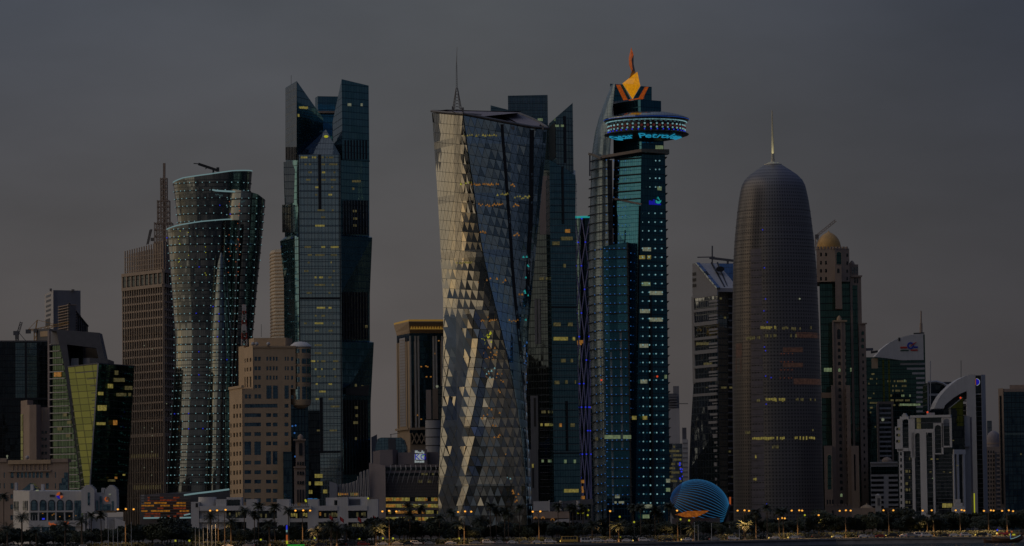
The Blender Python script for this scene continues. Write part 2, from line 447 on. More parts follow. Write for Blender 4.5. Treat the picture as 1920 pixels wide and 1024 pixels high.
M['bulb'] = emit('yellow_green_globe', (150, 150, 30))
M['redlamp'] = emit('red_beacon', (190, 60, 24))
M['glowred'] = emit('podium_red_glow', (82, 32, 14), var=0.6)
M['glowamber'] = emit('podium_amber_glow', (118, 74, 16), var=0.6)
M['neon'] = emit('green_neon', (18, 130, 34))
M['canopyglow'] = emit('orange_canopy_glow', (112, 58, 8), var=0.5)
# sun-screen skin of the round tower: fine perforation too small to pick apart
def screen_mat():
    m_, n = newmat('perforated_screen')
    g = n.n('ShaderNodeNewGeometry'); pos = g.outputs['Position']
    o = n.n('ShaderNodeTexCoord').outputs['Object']
    s = n.n('ShaderNodeSeparateXYZ', inp={0: o})
    ang = n.m('MULTIPLY', n.m('ARCTAN2', s.outputs[1], s.outputs[0]), 84 / (2 * math.pi))
    z = n.m('DIVIDE', s.outputs[2], 1.9)
    du = n.m('SUBTRACT', n.m('FRACT', ang), 0.5); dz = n.m('SUBTRACT', n.m('FRACT', z), 0.5)
    rad = n.m('SQRT', n.m('ADD', n.m('MULTIPLY', du, du), n.m('MULTIPLY', dz, dz)))
    hole = n.m('LESS_THAN', rad, 0.27)
    ang2 = n.m('FRACT', n.m('MULTIPLY', ang, 3.0)); z2 = n.m('FRACT', n.m('MULTIPLY', z, 2.0))
    fine = n.m('MULTIPLY', n.m('LESS_THAN', ang2, 0.35), n.m('LESS_THAN', z2, 0.5))
    big = n.n('ShaderNodeTexNoise', inp={'Vector': pos, 'Scale': 0.06, 'Detail': 4.0}).outputs[0]
    ba = n.mix(big, (0.165, 0.15, 0.14, 1), (0.245, 0.222, 0.205, 1))
    ba = n.mix(n.m('MULTIPLY', fine, 0.45), ba, (0.05, 0.048, 0.05, 1))
    ba = n.mix(n.m('MULTIPLY', hole, 0.7), ba, (0.012, 0.013, 0.016, 1))
    bs = n.n('ShaderNodeBsdfPrincipled', inp={'Base Color': ba, 'Metallic': 0.45, 'Roughness': 0.38})
    finish(n, bs); return m_
M['screen'] = screen_mat()
def water_mat():
    m_, n = newmat('bay_water')
    pos = n.n('ShaderNodeNewGeometry').outputs['Position']
    mp = n.n('ShaderNodeMapping', inp={0: pos, 'Scale': (0.35, 0.12, 1)}).outputs[0]
    a = n.n('ShaderNodeTexNoise', inp={'Vector': mp, 'Scale': 1.0, 'Detail': 5.0, 'Roughness': 0.6}).outputs[0]
    bp = n.n('ShaderNodeBump', inp={'Height': a, 'Strength': 0.5, 'Distance': 0.4}).outputs[0]
    bs = n.n('ShaderNodeBsdfPrincipled', inp={'Base Color': (0.01, 0.02, 0.026, 1), 'Roughness': 0.22, 'IOR': 1.1, 'Specular IOR Level': 0.3, 'Normal': bp})
    finish(n, bs); return m_
M['water'] = water_mat()

# ------------------------------------------------------------------ the setting
def structure(o): o['kind'] = 'structure'; return o
structure(MB().poly([(-30000, -8000, 0), (30000, -8000, 0), (30000, 3000, 0), (-30000, 3000, 0)]).build('bay_water', M['water']))
xs_ = [-260, 0, 300, 600, 800, 957, 1100, 1240, 1400, 1570, 1740, 1900, 2180]
edge = [P(x, 1010, wallY(x)) for x in xs_]
edge = [Vector((-6000, 1500, 0))] + [Vector((p.x, p.y, 0)) for p in edge] + [Vector((6000, 1750, 0))]
def offs(dy): return [Vector((p.x, p.y + dy, 0)) for p in edge]
def strip(name, mat, d0, d1, z):
    a = offs(d0); b = offs(d1); mb = MB()
    for i in range(len(a) - 1):
        mb.poly([(a[i].x, a[i].y, z), (a[i + 1].x, a[i + 1].y, z), (b[i + 1].x, b[i + 1].y, z), (b[i].x, b[i].y, z)])
    return structure(mb.build(name, mat))
mb = MB(); e0 = offs(0)
L_ = []
mb.poly([(p.x, p.y, 2.0) for p in offs(5)] + [(26000, 30000, 2.0), (-26000, 30000, 2.0)])
structure(mb.build('ground', M['land']))
mb = MB()
for a, b in zip(e0, e0[1:]):
    d = (b - a).normalized(); n_ = Vector((-d.y, d.x, 0))
    mb.hexa([a + Vector((0, 0, -1)), b + Vector((0, 0, -1)), b + n_ * 6 + Vector((0, 0, -1)), a + n_ * 6 + Vector((0, 0, -1))],
            [a + n_ * .8 + Vector((0, 0, 1.9)), b + n_ * .8 + Vector((0, 0, 1.9)), b + n_ * 6 + Vector((0, 0, 1.9)), a + n_ * 6 + Vector((0, 0, 1.9))])
structure(mb.build('sea_wall', M['seawall']))
# coping stones of the sea wall: one long ledge per straight run
sw = bpy.data.objects['sea_wall']
for a, b in zip(e0, e0[1:]):
    d = (b - a).normalized(); n_ = Vector((-d.y, d.x, 0)); k = 0
    c = MB().hexa([a + n_ * .3 + Vector((0, 0, 1.9)), b + n_ * .3 + Vector((0, 0, 1.9)), b + n_ * 1.6 + Vector((0, 0, 1.9)), a + n_ * 1.6 + Vector((0, 0, 1.9))],
                  [a + n_ * .3 + Vector((0, 0, 2.5)), b + n_ * .3 + Vector((0, 0, 2.5)), b + n_ * 1.6 + Vector((0, 0, 2.5)), a + n_ * 1.6 + Vector((0, 0, 2.5))])
    c.build('coping', M['paving'], sw)
strip('promenade', M['paving'], 5, 14, 2.15)
strip('lawn', M['grass'], 14, 22, 2.45)
strip('kerb', M['paving'], 22, 22.6, 2.6)
strip('road', M['asphalt'], 22.6, 46, 2.42)
strip('far_kerb', M['paving'], 46, 46.6, 2.6)
strip('planted_verge', M['grass'], 46.6, 120, 2.5)
# ------------------------------------------------------------------ facade helpers
def frange(a, b, s):
    o = []; x = a
    while (x <= b if s > 0 else x >= b): o.append(x); x += s
    return o
def bands(parent, w, x0, x1, ys, h, mat, name='floor_band', n0=0.0, n1=0.35):
    for y in ys:
        a = x0(y) if callable(x0) else x0; b = x1(y) if callable(x1) else x1
        if b - a > 1: piece(name, mat, parent, w, a, b, y, y + h, n0, n1)
def fins(parent, w, xs, wd, y0, y1, mat, name='fin', n0=0.0, n1=0.5):
    for x in xs: piece(name, mat, parent, w, x, x + wd, y0, y1, n0, n1)
def litrow(parent, w, x0, x1, y0, y1, mat, step=4.5, p=0.75, n1=0.08, name='lit_window'):
    x = x0
    while x < x1 - 1:
        wd = min(step * random.choice((1, 1, 2)), x1 - x)
        if random.random() < p: piece(name, mat, parent, w, x, x + wd - 0.5, y0, y1, 0.0, n1 + random.random() * .03)
        x += wd
def dots(parent, pts, r, mat, name='light_points', n=6):
    mb = MB()
    for p in pts: mb.ball(p, r, n)
    return mb.build(name, mat, parent, kind='stuff')
def crane(name, label, base, h, jib_to, counter, mat, group=None):
    """lattice tower crane: base point, mast height, jib end and counter-jib end (points)"""
    t = thing(name, label, 'crane', base)
    b = Vector(base); tp = b + Vector((0, 0, h))
    def lattice(p, q, w, nseg):
        mb = MB(); p = Vector(p); q = Vector(q); d = q - p
        e = d.normalized(); a = e.cross(Vector((0, 1, 0)));
        if a.length < .1: a = e.cross(Vector((1, 0, 0)))
        a.normalize(); c = e.cross(a)
        cs = [a * w / 2 + c * w / 2, a * -w / 2 + c * w / 2, a * -w / 2 - c * w / 2, a * w / 2 - c * w / 2]
        for o in cs: mb.bar(p + o, q + o, w * .22)
        for k in range(nseg):
            s0 = p + d * (k / nseg); s1 = p + d * ((k + 1) / nseg)
            mb.bar(s0 + cs[k % 2], s1 + cs[(k + 1) % 2], w * .16); mb.bar(s0 + cs[2 + k % 2], s1 + cs[2 + (k + 1) % 2], w * .16)
        return mb
    lattice(b, tp, 1.6, max(3, int(h / 2.5))).build('mast', mat, t)
    lattice(tp, Vector(jib_to), 1.3, 9).build('jib', mat, t)
    if counter is not None:
        lattice(tp, Vector(counter), 1.2, 4).build('counter_jib', mat, t)
        c = Vector(counter); MB().box(c.x - 1.6, c.x + 1.6, c.y - 1, c.y + 1, c.z - 2.2, c.z + .4).build('counterweight', M['greydark'], t)
    MB().box(tp.x - 1.1, tp.x + 1.1, tp.y - 1.3, tp.y + .6, tp.z - 1.6, tp.z + .8).build('cab', M['steel'], t)
    return t
def text_mesh(s, size=1.0, depth=0.05):
    cu = bpy.data.curves.new('lettering', 'FONT'); cu.body = s; cu.size = size; cu.extrude = depth
    cu.align_x = 'CENTER'; cu.align_y = 'CENTER'; cu.resolution_u = 2
    o = bpy.data.objects.new('lettering_source', cu); COL.objects.link(o)
    dg = bpy.context.evaluated_depsgraph_get()
    me = bpy.data.meshes.new_from_object(o.evaluated_get(dg))
    bpy.data.objects.remove(o); bpy.data.curves.remove(cu)
    return me
def letters(name, s, mat, parent, pos, size, right, up, depth=0.15, bold=0.0, sx=1.0):
    """text standing in the plane (right, up) centred on pos"""
    me = text_mesh(s, size, depth); me.materials.clear(); me.materials.append(mat)
    o = bpy.data.objects.new(name, me); COL.objects.link(o)
    right = Vector(right).normalized(); up = Vector(up).normalized(); nrm = right.cross(up)
    m_ = Matrix.Identity(4); p = Vector(pos) - ORG[parent.name]
    for i in range(3): m_[i][0] = right[i] * sx; m_[i][1] = up[i]; m_[i][2] = nrm[i]; m_[i][3] = p[i]
    o.parent = parent; o.matrix_local = m_
    ORG[o.name] = ORG[parent.name]
    return o
def roof_clutter(parent, pts, mat=None):
    """small rooftop plant, each a part: (px, py_top, w_px, h_px, Y)"""
    for (px, py, w_, h_, Y) in pts:
        p = P(px, py, Y); q = P(px + w_, py + h_, Y)
        MB().box(p.x, q.x, Y, Y + (q.x - p.x), q.z, p.z).build('roof_unit', mat or M['steel'], parent)

# ================================================================== far left
t = thing('glass_office_block', 'dark teal glass office block cut off by the left edge', 'building', base_of(40, 2250))
block('tower_body', M['dark'], t, [(-25, 2244), (92, 2252), (96, 2300), (-25, 2310)], 640)
w = Wall((-25, 2244), (92, 2252), 640)
for a, b in ((29, 46.5), (50.5, 69)): piece('reflection_tint_bay', M['teal'], t, w, a, b, 643, 746, .02, .14)  # lighter glass tint stands in for brighter reflections in these bays
piece('shadow_joint', M['black'], t, w, 46.5, 50.5, 641, 746, .02, .25)
piece('floor_break', M['black'], t, w, -25, 91.5, 746, 750, .02, .4)
piece('roof_edge', M['steel'], t, w, -25, 91.8, 638.5, 641, -.5, .3)
bands(t, w, -25, 91.5, frange(655, 738, 13), .9, M['black'], 'floor_line', .05, .2)
bands(t, w, -25, 91.5, frange(762, 860, 13), .9, M['black'], 'floor_line', .05, .2)
fins(t, w, [8, 27.6, 71, 82], .8, 641, 746, M['black'], 'mullion', .04, .22)
fins(t, w, frange(4, 90, 11), .7, 751, 880, M['black'], 'mullion', .04, .2)
b_ = P(32, 640, 2270)
crane('luffing_crane', 'small pale crane with raised jib on the dark glass block roof', b_, 3, P(40, 604, 2270), P(30, 622, 2270), M['steel'])
bb = MB(); bb.bar(P(32, 620, 2270), P(50, 641, 2270), .35); 
tg = bb.build('stay_cable', M['steel'], bpy.data.objects['luffing_crane'])

t = thing('slab_tower', 'plain grey slab tower with slot windows on its pale left side', 'building', base_of(118, 2520))
block('slab', M['grey'], t, [(84, 2545), (100, 2510), (151, 2520), (140, 2560)], [553, 544, 545, 553], ref=545)
w = Wall((84, 2545), (100, 2510), 550)
block('sunlit_side_sheet', M['whitecool'], t, [(83.8, 2544), (99.8, 2508.6), (100.4, 2510), (84.4, 2545.4)], [552.6, 543.6, 543.6, 552.6], ref=545)  # paler sheet puts the sunlit tone of this side into colour
w = Wall((83.8, 2544), (99.8, 2508.6), 550)
for k, y in enumerate((553, 562, 571.5, 580, 589)): piece('slot_window', M['dark' if k else 'slate'], t, w, 86.5, 95.5, y, y + 4.2, .02, .12)
piece('dark_recess', M['black'], t, w, 85.5, 94, 598, 612, .02, .12)
roof_clutter(t, [(93, 541, 4, 5, 2515), (134, 542.5, 5, 3, 2515)])

t = thing('unfinished_frame', 'bare concrete floors under scaffolding in front of the grey slab tower', 'building', base_of(130, 2420))
wa = Wall((108, 2440), (128, 2415), 580); wb = Wall((128, 2415), (163, 2440), 600)
for k in range(10):
    y = 571 + k * 5.2
    piece('floor_slab', M['stonedark'], t, wa, 108.5, 128, y + 2.0, y + 3.4, -6, 0)
for k in range(6): piece('column', M['greydark'], t, wa, 108.5 + k * 3.8, 109.5 + k * 3.8, 573, 640, -5, -.6)
block('core', M['greydark'], t, [(128, 2415), (133, 2418), (163, 2440), (150, 2460), (120, 2450)], [569, 572, 610, 606, 578], ref=600)
piece('net_panel', M['mauve'], t, wb, 131, 144, 594, 603, .1, .3)
mb = MB()
for k in range(9):
    a = wb.at(129 + k * 4.2, 571 + k * 4.9, .6); b = wb.at(129 + k * 4.2, 625, .6); mb.bar(a, b, .5)
mb.bar(wb.at(128, 568, .6), wb.at(164, 612, .6), .7); mb.bar(wb.at(128, 590, .6), wb.at(150, 592, .6), .4); mb.bar(wb.at(128, 605, .6), wb.at(163, 612, .6), .4)
mb.build('scaffold', M['black'], t)
t2 = thing('roof_plant_house', 'dark rooftop house with a gold lit panel beside the sloping frame building', 'building', base_of(80, 2320))
block('plant_house', M['greydark'], t2, [(69, 2330), (94, 2320), (100, 2350), (75, 2360)], 616)
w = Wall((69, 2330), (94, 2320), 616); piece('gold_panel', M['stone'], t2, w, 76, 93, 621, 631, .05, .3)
crane('tower_crane', 'yellow tower crane with long level jib behind the sloping frame building', P(66.5, 645, 2330), 9, P(129, 605, 2330), P(53, 619, 2330), M['gold'])
mb = MB(); mb.bar(P(67, 617, 2330), P(70, 600, 2330), .7).bar(P(70, 600, 2330), P(53, 618, 2330), .25).bar(P(70, 600, 2330), P(105, 609, 2330), .25)
mb.build('peak', M['gold'], bpy.data.objects['tower_crane'])

# building with the sloping picture frame
t = thing('sloping_frame_building', 'grey building with a tilted open picture frame and banded left wing', 'building', base_of(120, 2150))
Yf = 2150
fr = [(92, 616.5), (186, 624), (198.5, 681), (187, 681), (180, 652.5), (125.5, 646), (131, 690), (153, 831), (160, 935), (153, 935), (141, 831), (121, 690), (106, 620.5), (92, 620)]
def ext(name, outline, Y, depth, mat, parent, label=None):
    return MB().extrude([P(x, y, Y) for x, y in outline], (0, depth, 0)).build(name, mat, parent)
ext('tilted_frame', fr, Yf, 16, M['greydark'], t)
wl = Wall((92, 2172), (160, 2152), 700)
legx = lambda y: lerp_tab([(617, 104), (690, 120.5), (831, 140.5), (935, 152.5)], y)
block('wing_glass', M['greendark'], t, [(92, 2173), (156, 2153.5), (160, 2190), (96, 2205)], 646, ref=800)
ext('wing_top_glass', [(95, 621), (106, 621), (111, 646), (95, 646)], 2165, 8, M['whitecool'], t)  # pale plaster tone stands in for the reflection in this glass
piece('edge_column', M['mauve'], t, wl, 91.5, 94.6, 620, 930, -.3, .8)
bands(t, wl, 94.6, legx, frange(644.6, 925, 12.9), 1.7, M['whitecool'], 'floor_band', 0, .9)
fins(t, wl, frange(100, 140, 6.5), .5, 648, 930, M['black'], 'mullion', .02, .2)
piece('lit_window', M['litwarm'], t, wl, 101.5, 115, 698, 706.5, .05, .2)
for (x0, x1, y0) in ((118, 126, 772), (126, 134, 786), (108, 116, 798), (124, 132, 811)): piece('lit_window', M['litdim'], t, wl, x0, x1, y0 + 3, y0 + 9, .05, .2)
wr = Wall((124, 2172), (190, 2170), 650)
piece('rear_wall', M['mauve'], t, wr, 124, 160, 646, 690, -4, 0)
for y in (652, 658, 664): piece('slot_window', M['black'], t, wr, 138, 150, y, y + 3.2, .03, .2)
piece('reflection_tone_pane', M['stone'], t, wr, 160, 184, 651, 676, -4, -.4)  # sandstone colour stands in for a gold reflection
ext('roof_block', [(134, 672), (168, 671), (170, 690), (132, 690)], 2156, 20, M['whitecool'], t)
ext('roof_block', [(168, 671), (203.5, 674), (203.5, 690), (168, 690)], 2140, 30, M['greydark'], t)

# leaning green glass tower
t = thing('leaning_green_tower', 'leaning green glass tower with a sunset tinted left face', 'building', base_of(190, 2090))
top = [P(127.5, 688, 2112), P(184, 681.5, 2085), P(252, 686.5, 2108), P(200, 684, 2160)]
bot = [P(158, 960, 2108), P(165.5, 960, 2085), P(236.5, 960, 2108), P(200, 960, 2160)]
def lvl(f): return [a.lerp(b, f) for a, b in zip(top, bot)]
mbl = MB(); mbl.poly([top[0], top[1], bot[1], bot[0]]).build('sunset_tint_face', M['green'], t)  # yellow-green glass tint carries the sunset reflection on this side
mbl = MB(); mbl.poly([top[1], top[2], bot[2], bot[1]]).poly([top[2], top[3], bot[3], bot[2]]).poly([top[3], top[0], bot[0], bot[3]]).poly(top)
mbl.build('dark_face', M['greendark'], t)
off_ = Vector((0, -.35, 0))
for k in range(1, 20):
    a = lvl(k / 20.3)
    MB().bar(a[1] + off_, a[2] + off_, .35, .5).build('floor_band', M['black'], t)
    MB().bar(a[0] + off_, a[1] + off_, .3, .45).build('floor_band', M['greydark'], t)
MB().bar(top[1] + off_, bot[1] + off_, .7).build('corner_edge', M['whitecool'], t)
MB().bar(top[0] + off_, top[1] + off_, .6).bar(top[1] + off_, top[2] + off_, .6).build('roof_edge', M['greydark'], t)
w = Wall((184, 2085), (252, 2108), 684)
for (x0, x1, y0, y1, q) in ((208, 212, 696, 704, 'lit'), (215, 221, 695, 703, 'litdim'), (213, 233, 709, 716, 'litdim'), (197.5, 211, 720, 728, 'lit'), (234, 248, 724, 731, 'litdim'), (184, 193, 735, 741, 'lit'), (218, 246, 737, 743, 'litdim'), (183, 199, 760, 770, 'lit'), (181, 197, 792, 797, 'lit'), (212, 219, 788, 797, 'litwarm'), (202, 216, 899, 903, 'litdim'), (230, 234, 889, 892, 'lit'), (215, 219, 894, 898, 'litwarm')):
    litrow(t, w, x0, x1, y0, y1, M[q], 4.5, .85, .6)
fx = MB()
for k in range(60):
    f = random.uniform(.02, .55); g_ = random.uniform(.05, .75); a = lvl(f); b = lvl(f + .03)
    p = a[0].lerp(a[1], g_) + off_ * .3; q = a[0].lerp(a[1], g_ + .03) + off_ * .3
    r_ = b[0].lerp(b[1], g_ + .03) + off_ * .3; s_ = b[0].lerp(b[1], g_) + off_ * .3
    fx.poly([p, q, r_, s_])
fx.build('dark_pane', M['greendark'], t, kind='stuff')

# tan stone cluster and low beige hall, lower left
t = thing('tan_stair_tower', 'tan stone stair tower with a green glass slit beside the banded wing', 'building', base_of(60, 2060))
block('stair_tower', M['stonedark'], t, [(39, 2070), (51, 2062), (62, 2068), (50, 2090)], [752, 750, 751, 752])
block('round_corner', M['stonedark'], t, [(48, 2062), (55, 2054), (68, 2053), (76, 2060), (76, 2085), (48, 2085)], 759)
block('side_wing', M['stonedark'], t, [(76, 2062), (93, 2062), (93, 2090), (76, 2090)], 764)
w = Wall((39, 2070), (51, 2062), 800); piece('green_slit', M['green'], t, w, 39.5, 43.5, 777, 862, .05, .2)
piece('lit_slit', M['litdim'], t, w, 40, 42.5, 779, 808, .22, .3)
w = Wall((76, 2062), (93, 2062), 800)
for y in frange(808, 860, 13):
    for x in (78, 84): piece('window', M['dark'], t, w, x, x + 4, y, y + 5, .03, .15)
for x in (79, 86): piece('arch_panel', M['stone'], t, w, x, x + 1.2, 768, 790, .03, .4)
MB().ball(P(51, 858, 2040), 1.2, 8).build('roof_dish', M['whitecool'], t)

t = thing('beige_hall', 'low beige hall with a row of blue windows behind the white bank', 'building', base_of(60, 1960))
w = Wall((-30, 1962), (128, 1955), 870)
wins = [(20, 25.5, 886, 896)] + [(31.5 + k * 7.3, 36.2 + k * 7.3, 886, 896) for k in range(7)] + [(86, 91.5, 886, 896), (20, 25.5, 906, 916.5), (86, 91.5, 906, 916.5), (7, 9, 886, 896), (103, 105, 886, 896), (7, 9, 906, 916), (103, 105, 906, 916), (19.5, 24, 927, 935), (19.5, 24, 946, 955), (19.5, 24, 966, 975), (-12, 1, 906, 916), (-12, 1, 927, 936)]
facade('hall_wall', M['stonedark'], t, w, -30, 128, 866, 2.0, wins, M['bluepane'], .4)
block('hall_body', M['stonedark'], t, [(-30, 1966), (128, 1959), (130, 2010), (-30, 2010)], 866.5)
piece('parapet', M['stonedark'], t, w, -30, 13, 859.5, 867, -2, .8)
piece('parapet', M['stonedark'], t, w, 97, 128, 860, 867, -6, .8)
piece('cornice', M['stone'], t, w, 16, 96, 862.5, 870, -3, 1.2)
piece('cornice_soffit', M['brown'], t, w, 16, 96, 882, 884.5, 0, 1.0)
for k in range(3): piece('stepped_glazing', M['bluepane'], t, w, 111 + k * 4.7, 127.5 if k == 0 else 115.7 + k * 4.7 + .2 , 906 - k * 10, 920 if k == 0 else 906.4 - (k - 1) * 10, .03, .25) if k == 0 else piece('stepped_glazing', M['bluepane'], t, w, 111 + k * 4.7, 127.5, 906 - k * 10, 906 - (k - 1) * 10 - .1, .03, .25)
fins(t, w, frange(24, 92, 8), .9, 870, 882, M['stone'], 'dentil', 0, .5)
MB().tube(P(13.5, 860, 1950), P(13.5, 855, 1950), .25).ball(P(13.5, 855, 1950), .6).build('roof_lamp', M['litpale'], t)

# white arcaded bank
t = thing('arcaded_bank', 'white low bank with five arched windows and stepped gables', 'building', base_of(110, 1800))
w = Wall((55, 1795), (152, 1795), 930); wl = Wall((25, 1815), (55, 1795), 930)
block('bank_body', M['white'], t, [(25, 1815), (55, 1795), (152, 1795), (219, 1800), (219, 1840), (25, 1850)], 976, ref=976)
block('upper_hall', M['white'], t, [(25, 1815.2), (55, 1795.2), (152.5, 1795.2), (152.5, 1840), (25, 1848)], [919.5, 921, 921, 919.5, 919.5], base=P(80, 976.2, 1795).z)
def arch_pts(w, x0, x1, y0, y1, n, k=9):
    r = (x1 - x0) / 2; c = (x0 + x1) / 2; o = [w.at(x0, y1, n), w.at(x1, y1, n)]
    for i in range(k + 1):
        a = math.pi * i / k; o.append(w.at(c + r * math.cos(a), y0 + r - r * math.sin(a), n))
    return o
def arch_window(parent, w, x0, x1, y0, y1, pane, frame, fw=1.0, nm='arched_window'):
    a = MB().extrude(arch_pts(w, x0, x1, y0, y1, .06), -w.n * .3).build(nm, frame, parent)
    MB().extrude(arch_pts(w, x0 + fw, x1 - fw, y0 + fw, y1 - fw * .3, .1), -w.n * .1).build('pane', pane, a)
    return a
for k, (a, b) in enumerate(((57.5, 70.2), (74.3, 87), (90.2, 103), (106.8, 119.4), (123, 136))):
    ar = arch_window(t, w, a, b, 937, 957.3, M['bluepane'], M['black'], 1.6)
    ww = piece('window', M['dark'], t, w, a, b, 961, 976, .02, .12)
    piece('pier', M['white'], t, w, b + .8, b + 3.2, 960, 977, .0, .5)
for x in (60.5, 66): piece('door_frame', M['whitecool'], t, w, x, x + .8, 966, 976, .14, .3)
piece('tall_window', M['bluepane'], t, w, 139.5, 151.8, 938.5, 976, .02, .15)
fins(t, w, (143.2, 147.4), .5, 938.5, 976, M['black'], 'mullion', .16, .3)
piece('string_course', M['white'], t, w, 55, 138, 957.6, 960.6, 0, .6)
piece('fascia', M['white'], t, w, 55, 152, 976.5, 987.5, 0, 1.4)
for (a, b) in ((62, 75), (79, 92), (95, 108), (112, 125), (129, 141)): piece('shop_window', M['bluepane'], t, w, a, b, 988, 1012, .02, .15)
for x in (57, 76, 93, 109): piece('pier', M['white'], t, w, x, x + 2.6, 988, 1012, 0, .9)
for x in (26.2, 28.6, 31, 33.4): piece('window', M['dark'], t, wl, x, x + 1.4, 940, 957, .02, .15)
for x in (43, 46.5, 50): piece('window', M['dark'], t, wl, x, x + 2, 939, 957, .02, .15)
for x in (45, 50): piece('window', M['dark'], t, wl, x, x + 3.4, 962, 976, .02, .15)
for (x, y) in ((79, 962), (97, 965), (100, 963), (111, 968), (129, 967), (141, 966)): piece('lit_lamp', M['litwarm'], t, w, x, x + 2.4, y, y + 1.6, .14, .3)
piece('lit_lamp', M['leddeep'], t, w, 79, 84, 971.5, 974.5, .14, .2)
lg = MB()
c = w.at(112, 929, .3)
def disc(w, x, y, r, a0, a1, n, r0=0.0, k=8):
    pts = [w.at(x + r * math.cos(a0 + (a1 - a0) * i / k), y - r * math.sin(a0 + (a1 - a0) * i / k), n) for i in range(k + 1)]
    pts += [w.at(x + r0 * math.cos(a0 + (a1 - a0) * (k - i) / k), y - r0 * math.sin(a0 + (a1 - a0) * (k - i) / k), n) for i in range(k + 1)] if r0 else [w.at(x, y, n)]
    return pts
for (a0, a1, mt) in ((1.5, 3.2, 'signorange'), (3.2, 4.9, 'signblue'), (4.9, 6.1, 'signorange'), (.3, 1.4, 'logodark')):
    MB().extrude(disc(w, 112, 929, 6.2, a0, a1, .25, 1.8), -w.n * .2).build('logo_sector', M[mt], t)
for k in range(4): piece('sign_letter', M['logodark'], t, w, 93.4 + k * 2.4, 95.2 + k * 2.4, 927.5, 931.5, .02, .2)
for (x0, x1, y0, y1) in ((92, 94, 979, 984), (94.5, 96.6, 981, 985), (97, 99.6, 981.5, 985.2), (100, 101.2, 980, 984.5), (102, 104, 982, 985), (104.5, 107, 983, 985.5), (120, 124, 978, 979.6), (126, 129, 977.5, 983)):
    piece('sign_letter', M['signorange'], t, w, x0, x1, y0, y1, 1.42, 1.6)
def stepped(parent, w, x0, x1, ybase, steps, mat, name='stepped_gable', depth=10):
    """steps: list of (inset px, top py)"""
    for i, (ins, y) in enumerate(steps):
        yb = ybase if i == 0 else steps[i - 1][1]
        piece(name, mat, parent, w, x0 + ins, x1 - ins, y, yb - .02, -depth, .02)
w2 = Wall((152.5, 1792), (177, 1792), 930); w3 = Wall((177.2, 1797), (219, 1797), 930)
stepped(t, w2, 152.5, 177, 962, [(0, 917), (2.2, 914.5), (4.5, 912), (7.5, 909)], M['white'])
piece('slot_window', M['bluepane'], t, w2, 164.5, 168.2, 923.5, 947.5, .03, .2)
stepped(t, w3, 177.2, 219, 958, [(0, 923.5)], M['white'])
stepped(t, Wall((197, 1796.5), (218.5, 1796.5), 930), 197, 218.5, 957.8, [(0, 917), (2.5, 914), (5, 911.5), (7.5, 909.5)], M['white'])
piece('chimney', M['white'], t, w3, 190, 196, 915, 925, -4, .3)
for (x0, x1, y0, y1) in ((180.3, 184.2, 938.5, 957), (187.2, 191.8, 930.5, 957), (193.6, 207.5, 945.5, 957), (209.5, 213.4, 939.5, 957)):
    piece('window', M['bluepane'], t, w3, x0, x1, y0, y1, .6, .75)
ring = MB().extrude(disc(w3, 201, 936, 4.6, 1.9, 5.4, .9, 2.6), -w3.n * .2).build('logo_ring', M['signorange'], t)
ring2 = MB().extrude(disc(w3, 201, 936, 4.6, -.9, 1.6, .9, 2.8), -w3.n * .2).build('logo_ring', M['gold'], t)
piece('lit_lamp', M['litpale'], t, w3, 204.5, 208, 926.3, 928.2, .6, .9)
piece('cantilever_soffit', M['stone'], t, w3, 170, 216, 958.2, 961.5, -6, .1)
block('porch', M['white'], t, [(215, 1790), (235, 1790), (235, 1815), (215, 1815)], [971, 978, 978, 971])
for x in (156, 163, 197): piece('porch_column', M['white'], t, w2, x, x + 3.2, 962, 1012, -3, -.2)
ext('skylight', [(41, 919), (57, 905.5), (71, 919)], 1812, 14, M['bluepane'], t)
for x in (57, 77): ext('roof_pier', [(x, 920), (x, 908), (x + 5, 908), (x + 5, 920)], 1806, 4, M['white'], t)
ext('roof_pier', [(27.5, 919), (27.5, 905), (32, 905), (32, 919)], 1818, 3, M['litgreen'] if False else M['white'], t)
MB().ball(P(70, 920, 1797), .9, 8, .5).build('roof_lamp', M['litpale'], t)
# ================================================================== ribbed brown tower
t = thing('ribbed_tower', 'tall brown tower of close vertical ribs with a lattice spire', 'building', base_of(280, 2270))
PTS = [(231.5, 2295), (306.5, 2255), (331, 2280), (300, 2320)]
block('tower_core', M['dark'], t, [(232.5, 2297), (306.5, 2257.5), (330, 2281), (300, 2320)], 512, ref=620)
wf = Wall(PTS[0], PTS[1], 620); wr = Wall(PTS[1], PTS[2], 620)
def full_fins(w, n, z0, z1, wd, mat, n0, n1, nm='rib', skip_ends=False):
    for k in range(n + 1):
        u = w.len * k / n
        piece_uz(nm, mat, t, w, u - wd / 2, u + wd / 2, z0, z1, n0, n1)
zf = lambda y: P(306.5, y, 2255).z
full_fins(wf, 17, 2, zf(536), .75, M['brown'], -.2, .75)
full_fins(wr, 6, 2, zf(536), .75, M['brown'], -.2, .75)
full_fins(wf, 9, zf(534), zf(508), 1.3, M['brown'], -.2, .8, 'crown_rib')
full_fins(wr, 3, zf(534), zf(508), 1.3, M['brown'], -.2, .8, 'crown_rib')
ys = frange(549, 624, 14.6) + frange(650, 786, 14.6)
for y in ys + [622, 633, 782, 786, 812, 815]:
    for w in (wf, wr): piece_uz('floor_band', M['brown'], t, w, 0, w.len, zf(y + 3.2), zf(y), -.2, .5)
for y, h in ((505, 6), (532, 6)):
    for w in (wf, wr): piece_uz('ring_beam', M['brown'], t, w, -.5, w.len + .5, zf(y + h), zf(y), -.2, 1.1)
for y in (830, 858, 884, 905, 932): 
    piece_uz('floor_band', M['brown'], t, wf, 0, wf.len, zf(y + 1.6), zf(y), -.2, .15)
piece_uz('amber_floor', M['litdim'], t, wf, 12, wf.len - 4, zf(917), zf(909), -.25, -.1)
